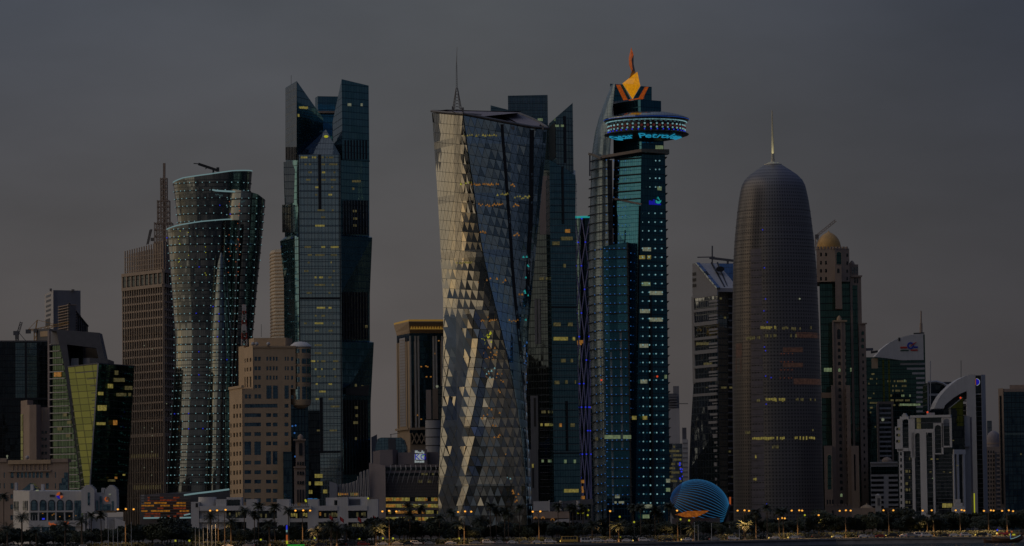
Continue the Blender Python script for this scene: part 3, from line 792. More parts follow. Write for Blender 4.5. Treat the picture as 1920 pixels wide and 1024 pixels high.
piece_uz('amber_floor', M['litdim'], t, wf, 8, wf.len - 8, zf(857), zf(850), -.25, -.12)
# open lattice crown
wc = Wall((234.5, 2292), (306.5, 2257), 490); wcr = Wall((306.5, 2257), (328, 2279), 490)
mbx = MB()
for k in range(17):
    u = wc.len * k / 16; yt = 462 - 10 * (k / 16.0)
    piece_uz('crown_post', M['brown'], t, wc, u - .3, u + .3, zf(508), zf(yt), -.3, .3)
for j in range(4): piece_uz('crown_rail', M['brown'], t, wc, 0, wc.len, zf(475 + 9 * j), zf(474 + 9 * j), -.3, .2)
for k in range(6):
    u = wcr.len * k / 5; piece_uz('crown_post', M['brown'], t, wcr, u - .3, u + .3, zf(508), zf(452 + k), -.3, .3)
wb_ = Wall((242, 2312), (312, 2275), 490)
for k in range(17):
    u = wb_.len * k / 16; slabbox(mbx, wb_, u - .25, u + .25, zf(508), zf(464 - 8 * k / 16), -.2, .2)
for j in range(3): slabbox(mbx, wb_, 0, wb_.len, zf(476 + 10 * j), zf(475 + 10 * j), -.2, .2)
mbx.build('rear_lattice', M['brown'], t, kind='stuff')
block('plant_floor', M['brown'], t, [(288, 2272), (306, 2262), (326, 2282), (306, 2295)], 452, base=zf(508), ref=480)
# spire tiers
def tier(xc, hw, y0, y1, n=5, Y=2270):
    a = P(xc - hw, y0, Y); b = P(xc + hw, y1, Y); r = (b.x - a.x) / 2; cx = (a.x + b.x) / 2
    mb = MB()
    for sy in (-1, 1):
        for k in range(n):
            x = cx - r + 2 * r * k / (n - 1); mb.bar((x, Y + sy * r, b.z), (x, Y + sy * r, a.z), .55)
        q = max(2, int((a.z - b.z) / 3.4))
        for j in range(q + 1):
            z = b.z + (a.z - b.z) * j / q * .96
            mb.bar((cx - r, Y + sy * r, z), (cx + r, Y + sy * r, z), .5)
            mb.bar((cx + sy * r, Y - r, z), (cx + sy * r, Y + r, z), .5)
            if j < q: mb.bar((cx - r, Y + sy * r, z), (cx, Y + sy * r, z + (a.z - b.z) / q), .35).bar((cx + r, Y + sy * r, z), (cx, Y + sy * r, z + (a.z - b.z) / q), .35)
    mb.build('spire_tier', M['brown'], t)
tier(307, 16, 418, 456, 7); tier(307, 11, 376, 420, 5); tier(307.5, 6, 334, 377, 4)
MB().bar(P(308, 460, 2270), P(308, 306, 2270), 1.5).build('spire_rod', M['stonedark'], t)
MB().bar(P(307.6, 452, 2270), P(307.6, 334, 2270), 1.6).build('spire_core', M['brown'], t)
mb = MB(); mb.bar(P(277, 458, 2285), P(284, 430, 2285), 1.2).bar(P(275, 459, 2285), P(281, 431, 2285), .5).bar(P(286, 452, 2285), P(286, 446, 2285), 2.2)
mb.build('cleaning_cradle_arm', M['steel'], t)
dots(t, [wf.at(x, y, 1) for x, y in ((273, 648), (288, 655), (290, 677), (273, 802), (288, 803), (288, 817), (287.5, 847), (273, 877), (287, 891), (315, 757))], .35, M['litpale'], 'light_points')

# ================================================================== wavy tower with light points
t = thing('wavy_tower', 'curved bronze glass tower dotted with rows of white lights', 'building', base_of(390, 2130))
def ell_tower(name, tab, Yc, dr, topf, mat, n=56, ybot=1000, ref_extra=0):
    """tab: (py, x left, x right); topf(px)->py of the cut top"""
    ys_ = [r[0] for r in tab]
    xl = lambda y: lerp_tab([(r[0], r[1]) for r in tab], y); xr = lambda y: lerp_tab([(r[0], r[2]) for r in tab], y)
    def pt(a, py):
        l = P(xl(py), py, Yc); r = P(xr(py), py, Yc); cx = (l.x + r.x) / 2; rx = (r.x - l.x) / 2
        return Vector((cx + rx * math.cos(a), Yc + rx * dr * math.sin(a), l.z * .5 + r.z * .5))
    angs = [2 * math.pi * k / n for k in range(n)]
    rings = []
    K = 26
    for j in range(K + 1):
        ring = []
        for a in angs:
            px_ = (xl(ys_[0]) + xr(ys_[0])) / 2 + (xr(ys_[0]) - xl(ys_[0])) / 2 * math.cos(a)
            yt = topf(px_); py = ybot + (yt - ybot) * j / K
            ring.append(pt(a, py))
        rings.append(ring)
    MB().loft(rings).build(name, mat, t, smooth=True)
    return pt, rings[-1], topf, xl, xr
vols = []
vols.append(ell_tower('rear_body', [(320, 323.5, 473), (345, 325, 471), (430, 335, 463), (520, 341, 458), (640, 345, 452), (760, 340, 450), (960, 336, 450)], 2150, .55,
    lambda x: lerp_tab([(323, 343), (345, 337), (400, 331), (440, 325), (473, 323)], x), M['bronze']))
vols.append(ell_tower('right_lobe', [(360, 430, 498.5), (372, 428, 498), (450, 424, 491), (520, 420, 484), (620, 415, 475), (700, 412, 467), (800, 408, 457), (960, 405, 449)], 2142, .8,
    lambda x: lerp_tab([(430, 355), (466, 361), (485, 366), (499, 376)], x), M['bronze']))
vols.append(ell_tower('front_body', [(415, 312, 452), (430, 313, 450), (500, 319, 446), (620, 328, 440), (700, 327, 436), (800, 321, 434), (960, 311, 434)], 2118, .6,
    lambda x: lerp_tab([(312, 431), (335, 426), (380, 420), (432, 415.5), (455, 415)], x), M['bronze']))
vols.append(ell_tower('glass_prow', [(474, 413.5, 416.5), (478, 411, 419), (490, 408, 422), (520, 405, 425), (560, 402, 428), (620, 397, 434), (680, 395, 437), (780, 390, 436), (960, 386, 434)], 2100, 1.0,
    lambda x: 474, M['prow'], 28))
led_pts = []; led_small = []
floors_y = frange(346, 912, 14.35)
def clear_top(i, p_y, x): return p_y > vols[i][2](x) + 5
for vi, (pt, topring, topf, xl, xr) in enumerate(vols):
    for fy in floors_y:
        xm = (xl(fy) + xr(fy)) / 2
        if vi == 3 and fy < 490: continue
        arc = []; run = []
        for k in range(33):
            a = math.pi + math.pi * k / 32; p = pt(a, fy)
            px_ = xm + (xr(fy) - xl(fy)) / 2 * math.cos(a)
            if topf(px_) + 3 < fy: run.append(p + Vector((math.cos(a) * .15, math.sin(a) * .15, 0)))
            elif len(run) > 1: arc.append(run); run = []
            else: run = []
        if len(run) > 1: arc.append(run)
        for r_ in arc:
            ring = [p for p in r_]
            mb = MB()
            for p, q in zip(ring, ring[1:]): mb.bar(p, q, .5, .55)
            mb.build('floor_ring', M['black'], t)
        # light points spaced along the visible arc
        hw = (xr(fy) - xl(fy)) / 2; step = 9.5 if vi == 3 else 13.5
        x = xl(fy) + 1.2
        while x < xr(fy):
            c = max(-1, min(1, (x - xm) / hw)); a = 2 * math.pi - math.acos(c)
            if topf(x) + 4 < fy:
                dd = Vector((math.cos(a) * .6, math.sin(a) * .6 - .2, .2))
                if not (vi in (0, 1) and 3 < 0): led_pts.append((pt(a, fy) + dd, random.random()))
            x += step * max(.55, abs(math.sin(a))) * random.uniform(.92, 1.06)
cyan = [p for p, r in led_pts if r < .93]; blue = [p for p, r in led_pts if r >= .965]; vio = [p for p, r in led_pts if .93 <= r < .965]
dots(t, cyan, .3, M['led']); dots(t, blue, .34, M['leddeep']); dots(t, vio, .3, M['led'])
def led_line(ring, x0, x1, Yc, name='light_strip', r=.34):
    pts = [p for p in ring if p.y <= Yc + .5 and x0 <= 960 + F * p.x / p.y * 1.0 <= x1]
    pts.sort(key=lambda p: p.x)
    MB().path([p + Vector((0, -.3, .4)) for p in pts], r, 5).build(name, M['ledstrip'], t)
led_line(vols[0][1], 318, 480, 2150); led_line(vols[2][1], 300, 437, 2118)
pt = vols[0][0]
MB().path([P(x, y, 2104) for x, y in ((398, 356), (405, 357.5), (420, 358.5), (441, 359.5))], .5).build('light_strip', M['ledstrip'], t)
dots(t, [P(x + random.uniform(-2, 2), y + random.uniform(-3, 3), 2098) for x, y in [(random.choice((430, 444, 448)), random.uniform(370, 520)) for k in range(26)]], .26, M['signorange'], 'light_points')
dots(t, [P(x, y, 2083) for x, y in [(random.choice((336, 338, 352, 386)) + random.uniform(-2, 2), random.uniform(430, 545)) for k in range(16)]], .26, M['bulb'], 'light_points')
# roof maintenance arm
mb = MB(); mb.bar(P(400, 329, 2140), P(400, 318, 2140), 1.0).bar(P(409, 320, 2140), P(372, 307.5, 2140), 1.5).bar(P(373, 307.5, 2140), P(363, 306.5, 2140), .5).bar(P(408.5, 314, 2140), P(408.5, 322, 2140), 1.6).bar(P(385, 317, 2140), P(390, 313, 2140), .5)
mb.build('maintenance_arm', M['black'], t)
# podium
t = thing('glowing_podium', 'low podium glowing red and amber at the foot of the wavy tower', 'building', base_of(330, 2060))
block('podium_body', M['greydark'], t, [(262, 2062), (300, 2058), (358, 2058), (432, 2062), (432, 2110), (262, 2110)], [928, 925, 925, 921, 921, 928])
w = Wall((263, 2055), (432, 2055), 950)
for k, y in enumerate(frange(930, 965, 5.0)):
    piece('floor_ledge', M['steel'], t, w, 263, 357, y, y + 1.5, 0, 1.2)
    litrow(t, w, 265, 355, y + 1.7, y + 4.6, M['glowamber' if k in (2, 3, 5) else 'glowred'], 6, .55, .3, 'lit_bay')
piece('pale_bay', M['whitecool'], t, w, 265, 271, 928, 946, .3, .9); piece('pale_bay', M['mauve'], t, w, 281, 300, 928, 939, .3, .6)
MB().path([P(345, 928.5, 2050), P(370, 925, 2050), P(400, 921.5, 2050), P(430, 917.5, 2050)], .5).build('light_strip', M['ledstrip'], t)
MB().path([P(269, 971.5, 2050), P(300, 971, 2050), P(320, 971.5, 2050)], .45).build('light_strip', M['ledstrip'], t)
MB().path([P(337, 971, 2050), P(358, 970.5, 2050)], .45).build('light_strip', M['ledstrip'], t)
MB().path([P(345, 966, 2050), P(357, 963.5, 2050)], .4).build('light_strip', M['ledstrip'], t)

# ================================================================== sandstone tower
t = thing('sandstone_tower', 'beige sandstone office tower with square windows and a domed corner turret', 'building', base_of(490, 1970))
wf = Wall((454, 1960), (560, 1966), 760); wl = Wall((430, 1990), (454, 1960), 760)
w_low = []
for y in (775, 792.5): w_low += [(458.5, 489.5, y, y + 7)]
w_low += [(458.5, 520.5, 757.5, 764.5)]
for y in (775, 792.5, 810.5, 828): w_low += [(499, 508.5, y, y + 7), (511.6, 520.5, y, y + 7)]
for y in (757.5, 775, 792.5, 810.5, 828): w_low += [(533.5, 541, y, y + 7)]
w_low += [(458.4, 471, 810.5, 817.5), (477, 489.3, 810.5, 817.5), (458.4, 471, 828, 853), (477, 489.3, 828, 853), (499, 508.5, 846, 871), (511.6, 520.5, 846, 871), (458.4, 471, 864, 871), (477, 489.3, 864, 871)]
for y in (882, 899.5, 917, 934.5): w_low += [(458.4, 471, y, y + 7), (477, 489.3, y, y + 7), (499, 508.5, y, y + 7), (511.6, 520.5, y, y + 7)]
facade('front_wall', M['stone'], t, wf, 454, 545, 729.5, 2, w_low, M['bluepane'], .5)
wup = Wall((474, 1961.15), (556, 1965.8), 690)
w_up = []
for y in (669, 687, 704.5): w_up += [(477, 482.4, y, y + 7.5), (484, 489, y, y + 7.5), (499.5, 503, y, y + 7.5), (505.3, 509, y, y + 7.5), (511.7, 515, y, y + 7.5), (517, 520.6, y, y + 7.5), (534, 536.8, y, y + 7.5), (538.6, 541.5, y, y + 7.5), (545.7, 550, y, y + 7.5)]
w_up += [(477, 482.4, 721.5, 728), (484, 489, 721.5, 728), (545.7, 550, 722, 728)]
facade('upper_wall', M['stone'], t, wup, 474, 554, 650.5, P(510, 729.6, 1961).z, w_up, M['bluepane'], .5)
for (x0, x1, y0, y1) in ((499.5, 508.7, 723, 747.5), (511.7, 520.6, 723, 747.5), (533.5, 541, 723, 747.5)): piece('tall_window', M['bluepane'], t, wf, x0, x1, y0, y1, .02, .14)
for (x0, x1, y0, y1) in ((459, 463.5, 739.5, 747), (466, 470, 739.5, 747), (477, 482.4, 739.5, 747), (484, 489, 739.5, 747), (546, 550, 741, 748), (546, 550, 759, 766)): piece('window', M['bluepane'], t, wf, x0, x1, y0, y1, .02, .14)
wleft = []
for k in range(-2, 9):
    y = 793 + 17.75 * k
    wleft += [(437.4, 440.6, y + 1, y + 9), (443, 446, y + .5, y + 8.5), (449, 452, y, y + 8)]
    if k > -1: wleft += [(432, 434, y + 1.5, y + 9.5)]
facade('left_wall', M['stone'], t, wl, 430, 454, 727, 2, wleft, M['dark'], .5)
block('lower_body', M['stone'], t, [(430.5, 1994), (454.6, 1961.2), (545, 1966.5), (545, 2000), (440, 2010)], 729, ref=760)
zb = P(500, 729.6, 1961).z
wul = Wall((457, 1985), (474, 1961.15), 690)
wins = []
for y in (671, 688.5): wins += [(458.5, 460.4, y + 1.5, y + 9), (462.6, 465.2, y + .8, y + 8.2), (468.2, 471.2, y, y + 7.5)]
wins += [(458.5, 460.4, 707, 727), (462.6, 465.2, 706.5, 726.5), (468.2, 471.2, 706, 726)]
facade('upper_left_wall', M['stone'], t, wul, 457, 474, 650.5, zb, wins, M['dark'], .5)
block('upper_body', M['stone'], t, [(457.5, 1989), (474.6, 1962.6), (554, 1967.5), (554, 2000), (465, 2010)], 651, base=zb, ref=690)
block('stair_block', M['stone'], t, [(447.5, 1993), (457.6, 1986), (470, 2000), (455, 2010)], 649, base=zb, ref=690)
block('penthouse', M['stone'], t, [(467, 1985), (476, 1975), (535, 1975), (548, 1985), (540, 2005), (470, 2005)], 634, base=P(500, 651, 1975).z - .5, ref=640)
piece('parapet', M['stone'], t, wup, 473.6, 554.4, 648.6, 652, -1, .5)
piece('terrace_parapet', M['stone'], t, wl, 429.6, 454.4, 724.5, 729, -1, .5)
# turret
c = P(564, 700, 1972); R_ = 19.3 * mpp(1972)
zt = lambda y: P(564, y, 1972).z
MB().lathe(c.x, c.y, [(R_ * .35, zt(766)), (R_ * .9, zt(760)), (R_, zt(752)), (R_, zt(651))], 40).build('turret', M['stone'], t, smooth=True)
MB().lathe(c.x, c.y, [(R_ * 1.06, zt(651.5)), (R_ * 1.06, zt(649.5)), (R_ * .93, zt(646.5)), (R_ * .6, zt(642)), (R_ * .15, zt(640.6))], 40).build('turret_dome', M['white'], t, smooth=True)
for y in (665.5, 685, 705, 720.5, 751): MB().lathe(c.x, c.y, [(R_ * 1.02, zt(y + 1)), (R_ * 1.02, zt(y))], 40).build('turret_band', M['stone'], t, smooth=True)
for (y0, y1) in ((655, 662.5), (673, 683), (688, 701), (708, 717.5), (725.5, 749.5)):
    for xo in (-5, 7.3, 16.4):
        al = math.asin(xo / 19.3); hw = (4.1 if abs(xo) < 10 else 3.6) / 19.3 / max(.5, math.cos(al)) * .95
        mb = MB(); rr = R_ * 1.012; n_ = 4
        bt = []; tp_ = []
        for q in range(n_ + 1):
            a = -math.pi / 2 + al - hw + 2 * hw * q / n_
            bt.append(Vector((c.x + rr * math.cos(a), c.y + rr * math.sin(a), zt(y1)))); tp_.append(Vector((c.x + rr * math.cos(a), c.y + rr * math.sin(a), zt(y0))))
        for q in range(n_): mb.poly([bt[q], bt[q + 1], tp_[q + 1], tp_[q]])
        mb.build('turret_window', M['bluepane'], t)
block('glass_shaft', M['deep'], t, [(545.2, 1972), (578, 1974), (578, 2000), (545.2, 2000)], 762, ref=800)
block('glass_shaft', M['deep'], t, [(531, 1958.5), (548, 1959), (548, 1985), (531, 1985)], 847, ref=880)
w = Wall((545.2, 1972), (578, 1974), 820)
fins(t, w, (552, 559, 566, 572), .7, 766, 945, M['black'], 'mullion', .02, .4)
dots(t, [w.at(x, y, .6) for x, y in ((553, 856), (554, 798), (552, 812), (548, 799))], .5, M['ledblue'])
w = Wall((554, 1950), (571.5, 1951), 850)
block('minaret_lower', M['stonedark'], t, [(551.5, 1950), (572.5, 1951), (572.5, 1962), (551.5, 1962)], 876, ref=900)
block('minaret_upper', M['stonedark'], t, [(554.3, 1950.4), (571, 1951.4), (571, 1961), (554.3, 1961)], 825.5, ref=850)
cc = P(563.5, 820, 1956); MB().lathe(cc.x, cc.y, [(1.5, zt(825.5)), (1.5, zt(820)), (1.1, zt(817.5)), (.2, zt(815))], 16).build('minaret_dome', M['stonedark'], t, smooth=True)
piece('slot_window', M['black'], t, w, 560.5, 567, 831, 854, .0, .2)
for y in (866, 884, 902):
    for x in (557, 562, 566.5): piece('window', M['dark'], t, w, x, x + 3, y, y + 6.5, .42, .6)
for x in (557, 562, 567): piece('slot_window', M['black'], t, w, x, x + 2.6, 918, 942, .42, .6)
for k in range(2): piece('cornice', M['stonedark'], t, w, 551, 573, 874.5 if k else 823.5, 877.5 if k else 826, -1, .9)
mb = MB()
for (x, y0, y1) in ((490, 632, 608), (508, 632, 560), (510, 632, 585), (514, 632, 612)): mb.bar(P(x, y0, 1980), P(x, y1, 1980), .22)
mb.build('aerials', M['steel'], t, kind='stuff')
for x in (474, 481, 503): MB().ball(P(x, 645, 1962), 1.1, 8).build('satellite_dish', M['whitecool'], t)
# striped radio mast
t = thing('radio_mast', 'red and white lattice radio mast beside the sandstone tower', 'mast', P(458, 648, 1996))
for k in range(6):
    y0 = 648 - k * 12; mb = MB(); h = 1.5 - k * .12
    a = P(458, y0, 1996); b = P(458, y0 - 12, 1996)
    for sx, sy in ((-1, -1), (1, -1), (1, 1), (-1, 1)):
        mb.bar(a + Vector((sx * h, sy * h, 0)), b + Vector((sx * h * .92, sy * h * .92, 0)), .3)
    mb.bar(a + Vector((-h, -h, 0)), b + Vector((h, -h, 0)), .25).bar(a + Vector((h, -h, 0)), b + Vector((-h, -h, 0)), .25).bar(a + Vector((-h, -h, 0)), a + Vector((h, -h, 0)), .25)
    mb.build('mast_section', M['carred'] if k % 2 else M['whitecool'], t)
for (y, n_) in ((577, 3), (614, 3)):
    for k in range(n_):
        p = P(455 + k * 2.6, y, 1992); MB().box(p.x - .35, p.x + .35, p.y - .4, p.y + .4, p.z - 1.7, p.z + 1.7).build('aerial_panel', M['whitecool'], t)
MB().ball(P(457.5, 573, 1994), .6).build('beacon', M['redlamp'], t)

# pale striped tower behind
t = thing('pale_striped_tower', 'pale curved tower with horizontal stripes half hidden by the horned tower', 'building', base_of(520, 2420))
fp_ = [(506.8, 2440), (509, 2425), (516, 2416), (534, 2412), (552, 2416), (552, 2460), (510, 2460)]
block('tower_body', M['cream'], t, fp_, [474, 470, 468, 467, 468, 470, 474], ref=560)
ww = [Wall(fp_[k], fp_[k + 1], 560) for k in range(3)]
for y in frange(474, 632, 6.4):
    for w in ww: piece_uz('stripe', M['stone'], t, w, 0, w.len, P(520, y + 2.2, 2420).z, P(520, y, 2420).z, 0, .4)
# ================================================================== horned glass tower (left of centre)
def levels(name, mat, parent, rows, smooth=False, close=True):
    """rows: list of (py for ref/top, [(px, Y)...]) from bottom to top"""
    rings = []
    for py, pts in rows:
        z = P(pts[0][0], py, min(p[1] for p in pts)).z
        rings.append([Vector((P(px, py, Y).x, Y, z)) for px, Y in pts])
    return MB().loft(rings).build(name, mat, parent, smooth)
def horned_tower():
    t = thing('horned_tower', 'dark glass tower with two slanted horns left of the wrinkled tower', 'building', base_of(615, 2080))
    # central shaft
    SH = [(561.5, 2062), (639, 2066), (641, 2110), (559, 2110)]
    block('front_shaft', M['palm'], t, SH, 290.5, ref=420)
    w = Wall(SH[0], SH[1], 420)
    zt = P(561, 290.5, 2062).z
    q = foot(SH, 420); ap = P(611, 243, 2100)
    ap2 = P(604, 240, 2108)
    mb = MB(); tp = [Vector((p.x, p.y, zt)) for p in q]
    mb.poly([tp[0], tp[1], ap]).poly([tp[1], tp[2], ap]).poly([tp[2], tp[3], ap]).poly([tp[3], tp[0], ap])
    mb.build('pyramid_roof', M['dark'], t)
    bands(t, w, 561.5, 639, frange(304, 552, 13.3) + frange(572, 900, 13.3), 1.1, M['slate'], 'floor_band', 0, .25)
    fins(t, w, frange(565.5, 637, 6.45), .55, 291, 900, M['slate'], 'mullion', .02, .2)
    fins(t, w, (560.6, 638), 1.8, 290, 910, M['black'], 'corner_fin', -.2, .5)
    piece('slit', M['black'], t, w, 596.8, 602.2, 290, 393, .02, .35)
    piece('shadow_gap', M['black'], t, w, 561, 639, 557.5, 561.5, .02, .5)
    piece('slit', M['black'], t, w, 600, 605.5, 745, 850, .02, .35)
    piece('shadow_gap', M['black'], t, w, 575, 639, 846, 849.5, .02, .5)
    piece('lower_dark_face', M['dark'], t, w, 572, 600, 770, 940, .02, .3)
    for (y, segs) in ((293, ((564, 588), (589, 596), (603, 615), (617, 634))), (306, ((571, 584), (590, 596), (603, 610), (617, 633))), (321, ((578, 585), (604, 610), (621, 630))),
                      (335, ((574, 586), (590, 596), (603, 611), (620, 630))), (349, ((591, 597), (621, 626))), (363, ((591, 597), (603, 607), (616, 623))), (377, ((591, 596), (603, 609), (616, 622))), (392, ((591, 609), (622, 626))),
                      (405, ((602, 610), (622, 626))), (421, ((591, 609),)), (461, ((571, 585), (590, 610), (616, 635))), (476, ((577, 585), (591, 609), (616, 632))), (490, ((577, 585), (616, 622))), (506, ((566, 585), (620, 632))), (518, ((590, 606), (616, 622))),
                      (532, ((590, 610), (622, 626))), (547, ((575, 585), (616, 622))), (575, ((594, 610), (616, 622))), (590, ((590, 610), (622, 627))), (604, ((566, 576), (590, 610), (616, 628))), (618, ((577, 585), (590, 600), (616, 624))),
                      (645, ((590, 604), (631, 635))), (660, ((590, 604), (616, 628))), (675, ((583, 597), (602, 611), (616, 635))), (690, ((590, 605), (616, 630))), (704, ((590, 610), (627, 631))), (718, ((592, 597), (616, 623))), (732, ((590, 611),)), (746, ((592, 598), (616, 626))), (760, ((620, 637),)), (805, ((594, 600), (618, 632)))):
        for a, b in segs: litrow(t, w, a, b, y + .6, y + 3.9, M[random.choice(('lit', 'litdim', 'litdim'))], 4.2, .72, .3)
    wl = Wall((572, 2060), (600, 2060), 900)
    for (a, b, y) in ((578, 584, 903), (590, 614, 903), (578, 586, 919), (606, 614, 918), (590, 612, 889)): litrow(t, w, a, b, y, y + 7, M['lit'], 5, .8, .5)
    # right wing, lofted with flared steps
    R = lambda y: lerp_tab([(160, 692), (440, 692.5), (443, 698), (550, 693.5), (638, 693.5), (641, 701), (755, 695), (960, 695)], y)
    rows = []
    for y in (985, 755, 641, 638, 550, 443, 440, 300):
        d = 3 if y in (641, 443) else 0
        rows.append((y, [(639.5, 2075 - d), (R(y), 2088 - d), (R(y) - 12, 2125), (628, 2115)]))
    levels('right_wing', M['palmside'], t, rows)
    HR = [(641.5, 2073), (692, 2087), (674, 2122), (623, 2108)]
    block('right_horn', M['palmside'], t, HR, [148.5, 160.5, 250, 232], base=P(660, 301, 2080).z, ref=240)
    w = Wall(HR[0], HR[1], 300)
    fins(t, w, frange(646, 688, 5.6), 2.6, 263, 299, M['black'], 'louvre_slot', .02, .3)
    wr = Wall((639.5, 2075), (693, 2088), 450)
    for (y0, y1) in ((376, 440), (548, 637), (750, 890)):
        fins(t, wr, frange(644, 690, 5.4), 2.2, y0, y1, M['black'], 'louvre_slot', -.02, .35)
        fins(t, wr, frange(641.6, 690, 5.4), 1.0, y0, y1, M['slate'], 'louvre_fin', -.02, .8)
    piece('shadow_gap', M['black'], t, wr, 640, 692.5, 299.5, 302, -.05, .4)
    litrow(t, w, 648, 680, 194, 199, M['litpale'], 3.5, .6, .3)
    for (y, a, b) in ((338, 660, 676), (352, 660, 668), (366, 660, 668), (381, 660, 672), (394, 661, 668), (408, 662, 670), (421, 662, 668), (450, 645, 662), (462, 640, 664), (466, 682, 692), (468, 682, 692)): litrow(t, wr, a, b, y, y + 4, M['litdim'], 4, .6, .5)
    for (y, a, b) in ((610, 684, 692), (691, 668, 680), (706, 668, 678), (720, 664, 684), (732, 664, 680), (762, 664, 670), (766, 684, 692), (777, 662, 670), (790, 662, 672), (820, 664, 670)): litrow(t, wr, a, b, y, y + 5, M['litdim'], 4, .7, .8)
    ext('dark_shoulder', [(648, 728), (692, 722), (690, 742), (650, 740)], 2070, 4, M['black'], t)
    # left wing
    L = lambda y: lerp_tab([(300, 535), (303, 531.5), (385, 534), (437, 534), (445, 525), (520, 532), (640, 533), (985, 533)], y)
    rows = []
    for y in (985, 640, 520, 445, 437, 385, 303, 300):
        d = 3 if y in (445,) else 0
        rows.append((y, [(L(y), 2098 - d), (553 if y > 400 else 549, 2072 - d), (560.5, 2068 - d), (560.5, 2110), (545, 2120)]))
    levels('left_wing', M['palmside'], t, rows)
    wl = Wall((533, 2097), (553, 2071), 340)
    ext('light_toned_face', [(531.5, 304), (546, 301), (553, 318), (551, 380), (536, 386)], 2068, 1.5, M['silver'], t)  # light caught by this face is put in as paler glass
    fins(t, wl, frange(536.5, 553, 2.9), 1.2, 388, 436, M['black'], 'louvre_slot', -.02, 2.4)
    fins(t, wl, frange(538, 553, 2.9), .7, 384, 436, M['silver'], 'louvre_fin', -.02, 2.8)
    fins(t, wl, frange(537, 553, 2.9), 1.1, 560, 640, M['black'], 'louvre_slot', -.02, .4)
    HL = [(535.5, 2094), (557, 2066), (606, 2100), (580, 2125)]
    block('left_horn', M['palmside'], t, HL, [165, 152, 222, 240], base=P(557, 301, 2070).z, ref=230)
    w = Wall(HL[0], HL[1], 230); MB().poly([w.at(535.7, 166, .2), w.at(556.8, 153.3, .2), w.at(556.8, 298, .2), w.at(535.7, 301, .2)]).build('sky_toned_horn_face', M['silver'], t)  # paler glass puts the west sky's reflection into the colour
    fins(t, w, frange(537, 556, 2.9), 1.3, 276, 300, M['black'], 'louvre_slot', .25, .6)
    w = Wall(HL[1], HL[2], 230)
    litrow(t, w, 561, 577, 200, 204, M['lit'], 3.5, .6, .3); litrow(t, w, 558, 562, 214, 219, M['lit'], 3, .7, .3)
    for y in frange(206, 262, 5): piece('inner_ledge', M['teal'], t, w, 560, lerp_tab([(200, 590), (262, 572)], y), y, y + 1.2, .02, .3)
    block('rear_horn', M['palmside'], t, [(591, 2140), (596, 2132), (634, 2135), (630, 2170)], 180.5, base=P(610, 300, 2130).z, ref=200)
    piece('link_beam', M['brown'], t, Wall((596, 2128), (636, 2130), 210), 598, 632, 208, 212, -4, 0)
    MB().ball(P(611.5, 256, 2062), 1.3, 8, .6).build('roof_beacon', M['bulb'], t)
    MB().bar(P(546, 160, 2085), P(546, 141, 2085), .2).build('aerial', M['steel'], t)
    return t
horned_tower()

# ================================================================== corniced tower
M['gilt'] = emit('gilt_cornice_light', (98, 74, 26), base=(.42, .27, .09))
t = thing('corniced_tower', 'sandstone tower with flared gilded cornice and tall dark glass bays', 'building', base_of(790, 2300))
C = [(744, 2330), (768, 2300), (834, 2305), (815, 2340)]
block('shaft', M['stone'], t, C, 640, ref=720)
zz = lambda y: P(768, y, 2300).z
wf = Wall(C[1], C[2], 720); wl = Wall(C[0], C[1], 720)
r0 = foot(C, 640); r1 = foot([(738.5, 2336), (766.5, 2294), (842, 2299), (820, 2346)], 610)
MB().loft([[Vector((p.x, p.y, zz(625))) for p in r0], [Vector((p.x, p.y, zz(618))) for p in foot([(742, 2332), (767.5, 2298), (838, 2303), (817, 2342)], 610)], [Vector((p.x, p.y, zz(605))) for p in r1], [Vector((p.x, p.y, zz(603.4))) for p in r1]]).build('cornice', M['stone'], t)
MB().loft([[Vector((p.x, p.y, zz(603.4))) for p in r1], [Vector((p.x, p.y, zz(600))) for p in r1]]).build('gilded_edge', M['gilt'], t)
MB().loft([[Vector((p.x, p.y, zz(640))) for p in r0], [Vector((p.x, p.y, zz(625))) for p in r0]]).build('neck', M['deep'], t)
wcor = Wall((767.5, 2296.5), (838, 2301.5), 614)
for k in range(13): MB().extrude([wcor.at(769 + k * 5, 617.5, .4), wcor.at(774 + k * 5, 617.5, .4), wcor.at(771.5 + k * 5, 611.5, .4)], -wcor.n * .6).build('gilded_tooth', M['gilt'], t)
for k in range(14): piece('gilded_stud', M['gold'], t, wf, 769 + k * 4.8, 771 + k * 4.8, 622.5, 624.5, .1, .7)
for (a, b) in ((770.5, 776.5), (820, 826)): piece('glass_bay', M['deep'], t, wf, a, b, 633, 802, .02, .2)
gb = MB().extrude([wf.at(x, y, .25) for x, y in ((786.5, 800), (811, 800), (811, 636), (808, 636), (807, 632), (791, 632), (790, 636), (786.5, 636))], -wf.n * .2).build('glass_bay', M['deep'], t)
fins(t, wf, (777.5, 783, 811.6, 816.6), 3.0, 630, 803, M['cream'], 'pilaster', .0, .9)
for x in (768.5, 828): piece('pilaster', M['cream'], t, wf, x, x + 2.4, 630, 803, .0, .9)
fins(t, wf, (781, 815), 1.6, 636, 800, M['black'], 'shadow_joint', .02, .15)
piece('pale_panel', M['whitecool'], t, wl, 750, 760.5, 634, 800, .02, .2)
for y in frange(638, 798, 5.4): piece('panel_joint', M['stonedark'], t, wl, 750, 760.5, y, y + .8, .2, .3)
fins(t, wl, (746.5, 763.5), 1.0, 634, 805, M['black'], 'shadow_joint', .02, .15)
piece('plinth_band', M['stone'], t, wf, 767.5, 834, 802, 806, 0, 1); piece('dark_band', M['deep'], t, wf, 768, 834, 806, 812, .02, .3)
piece('plinth_band', M['stone'], t, wl, 743.5, 768, 803, 807, 0, 1)
mb = MB()
for k in range(3):
    a = 772 + 9 * k; mb.bar(wf.at(a, 832, .6), wf.at(a + 9, 812, .6), .6).bar(wf.at(a, 812, .6), wf.at(a + 9, 832, .6), .6)
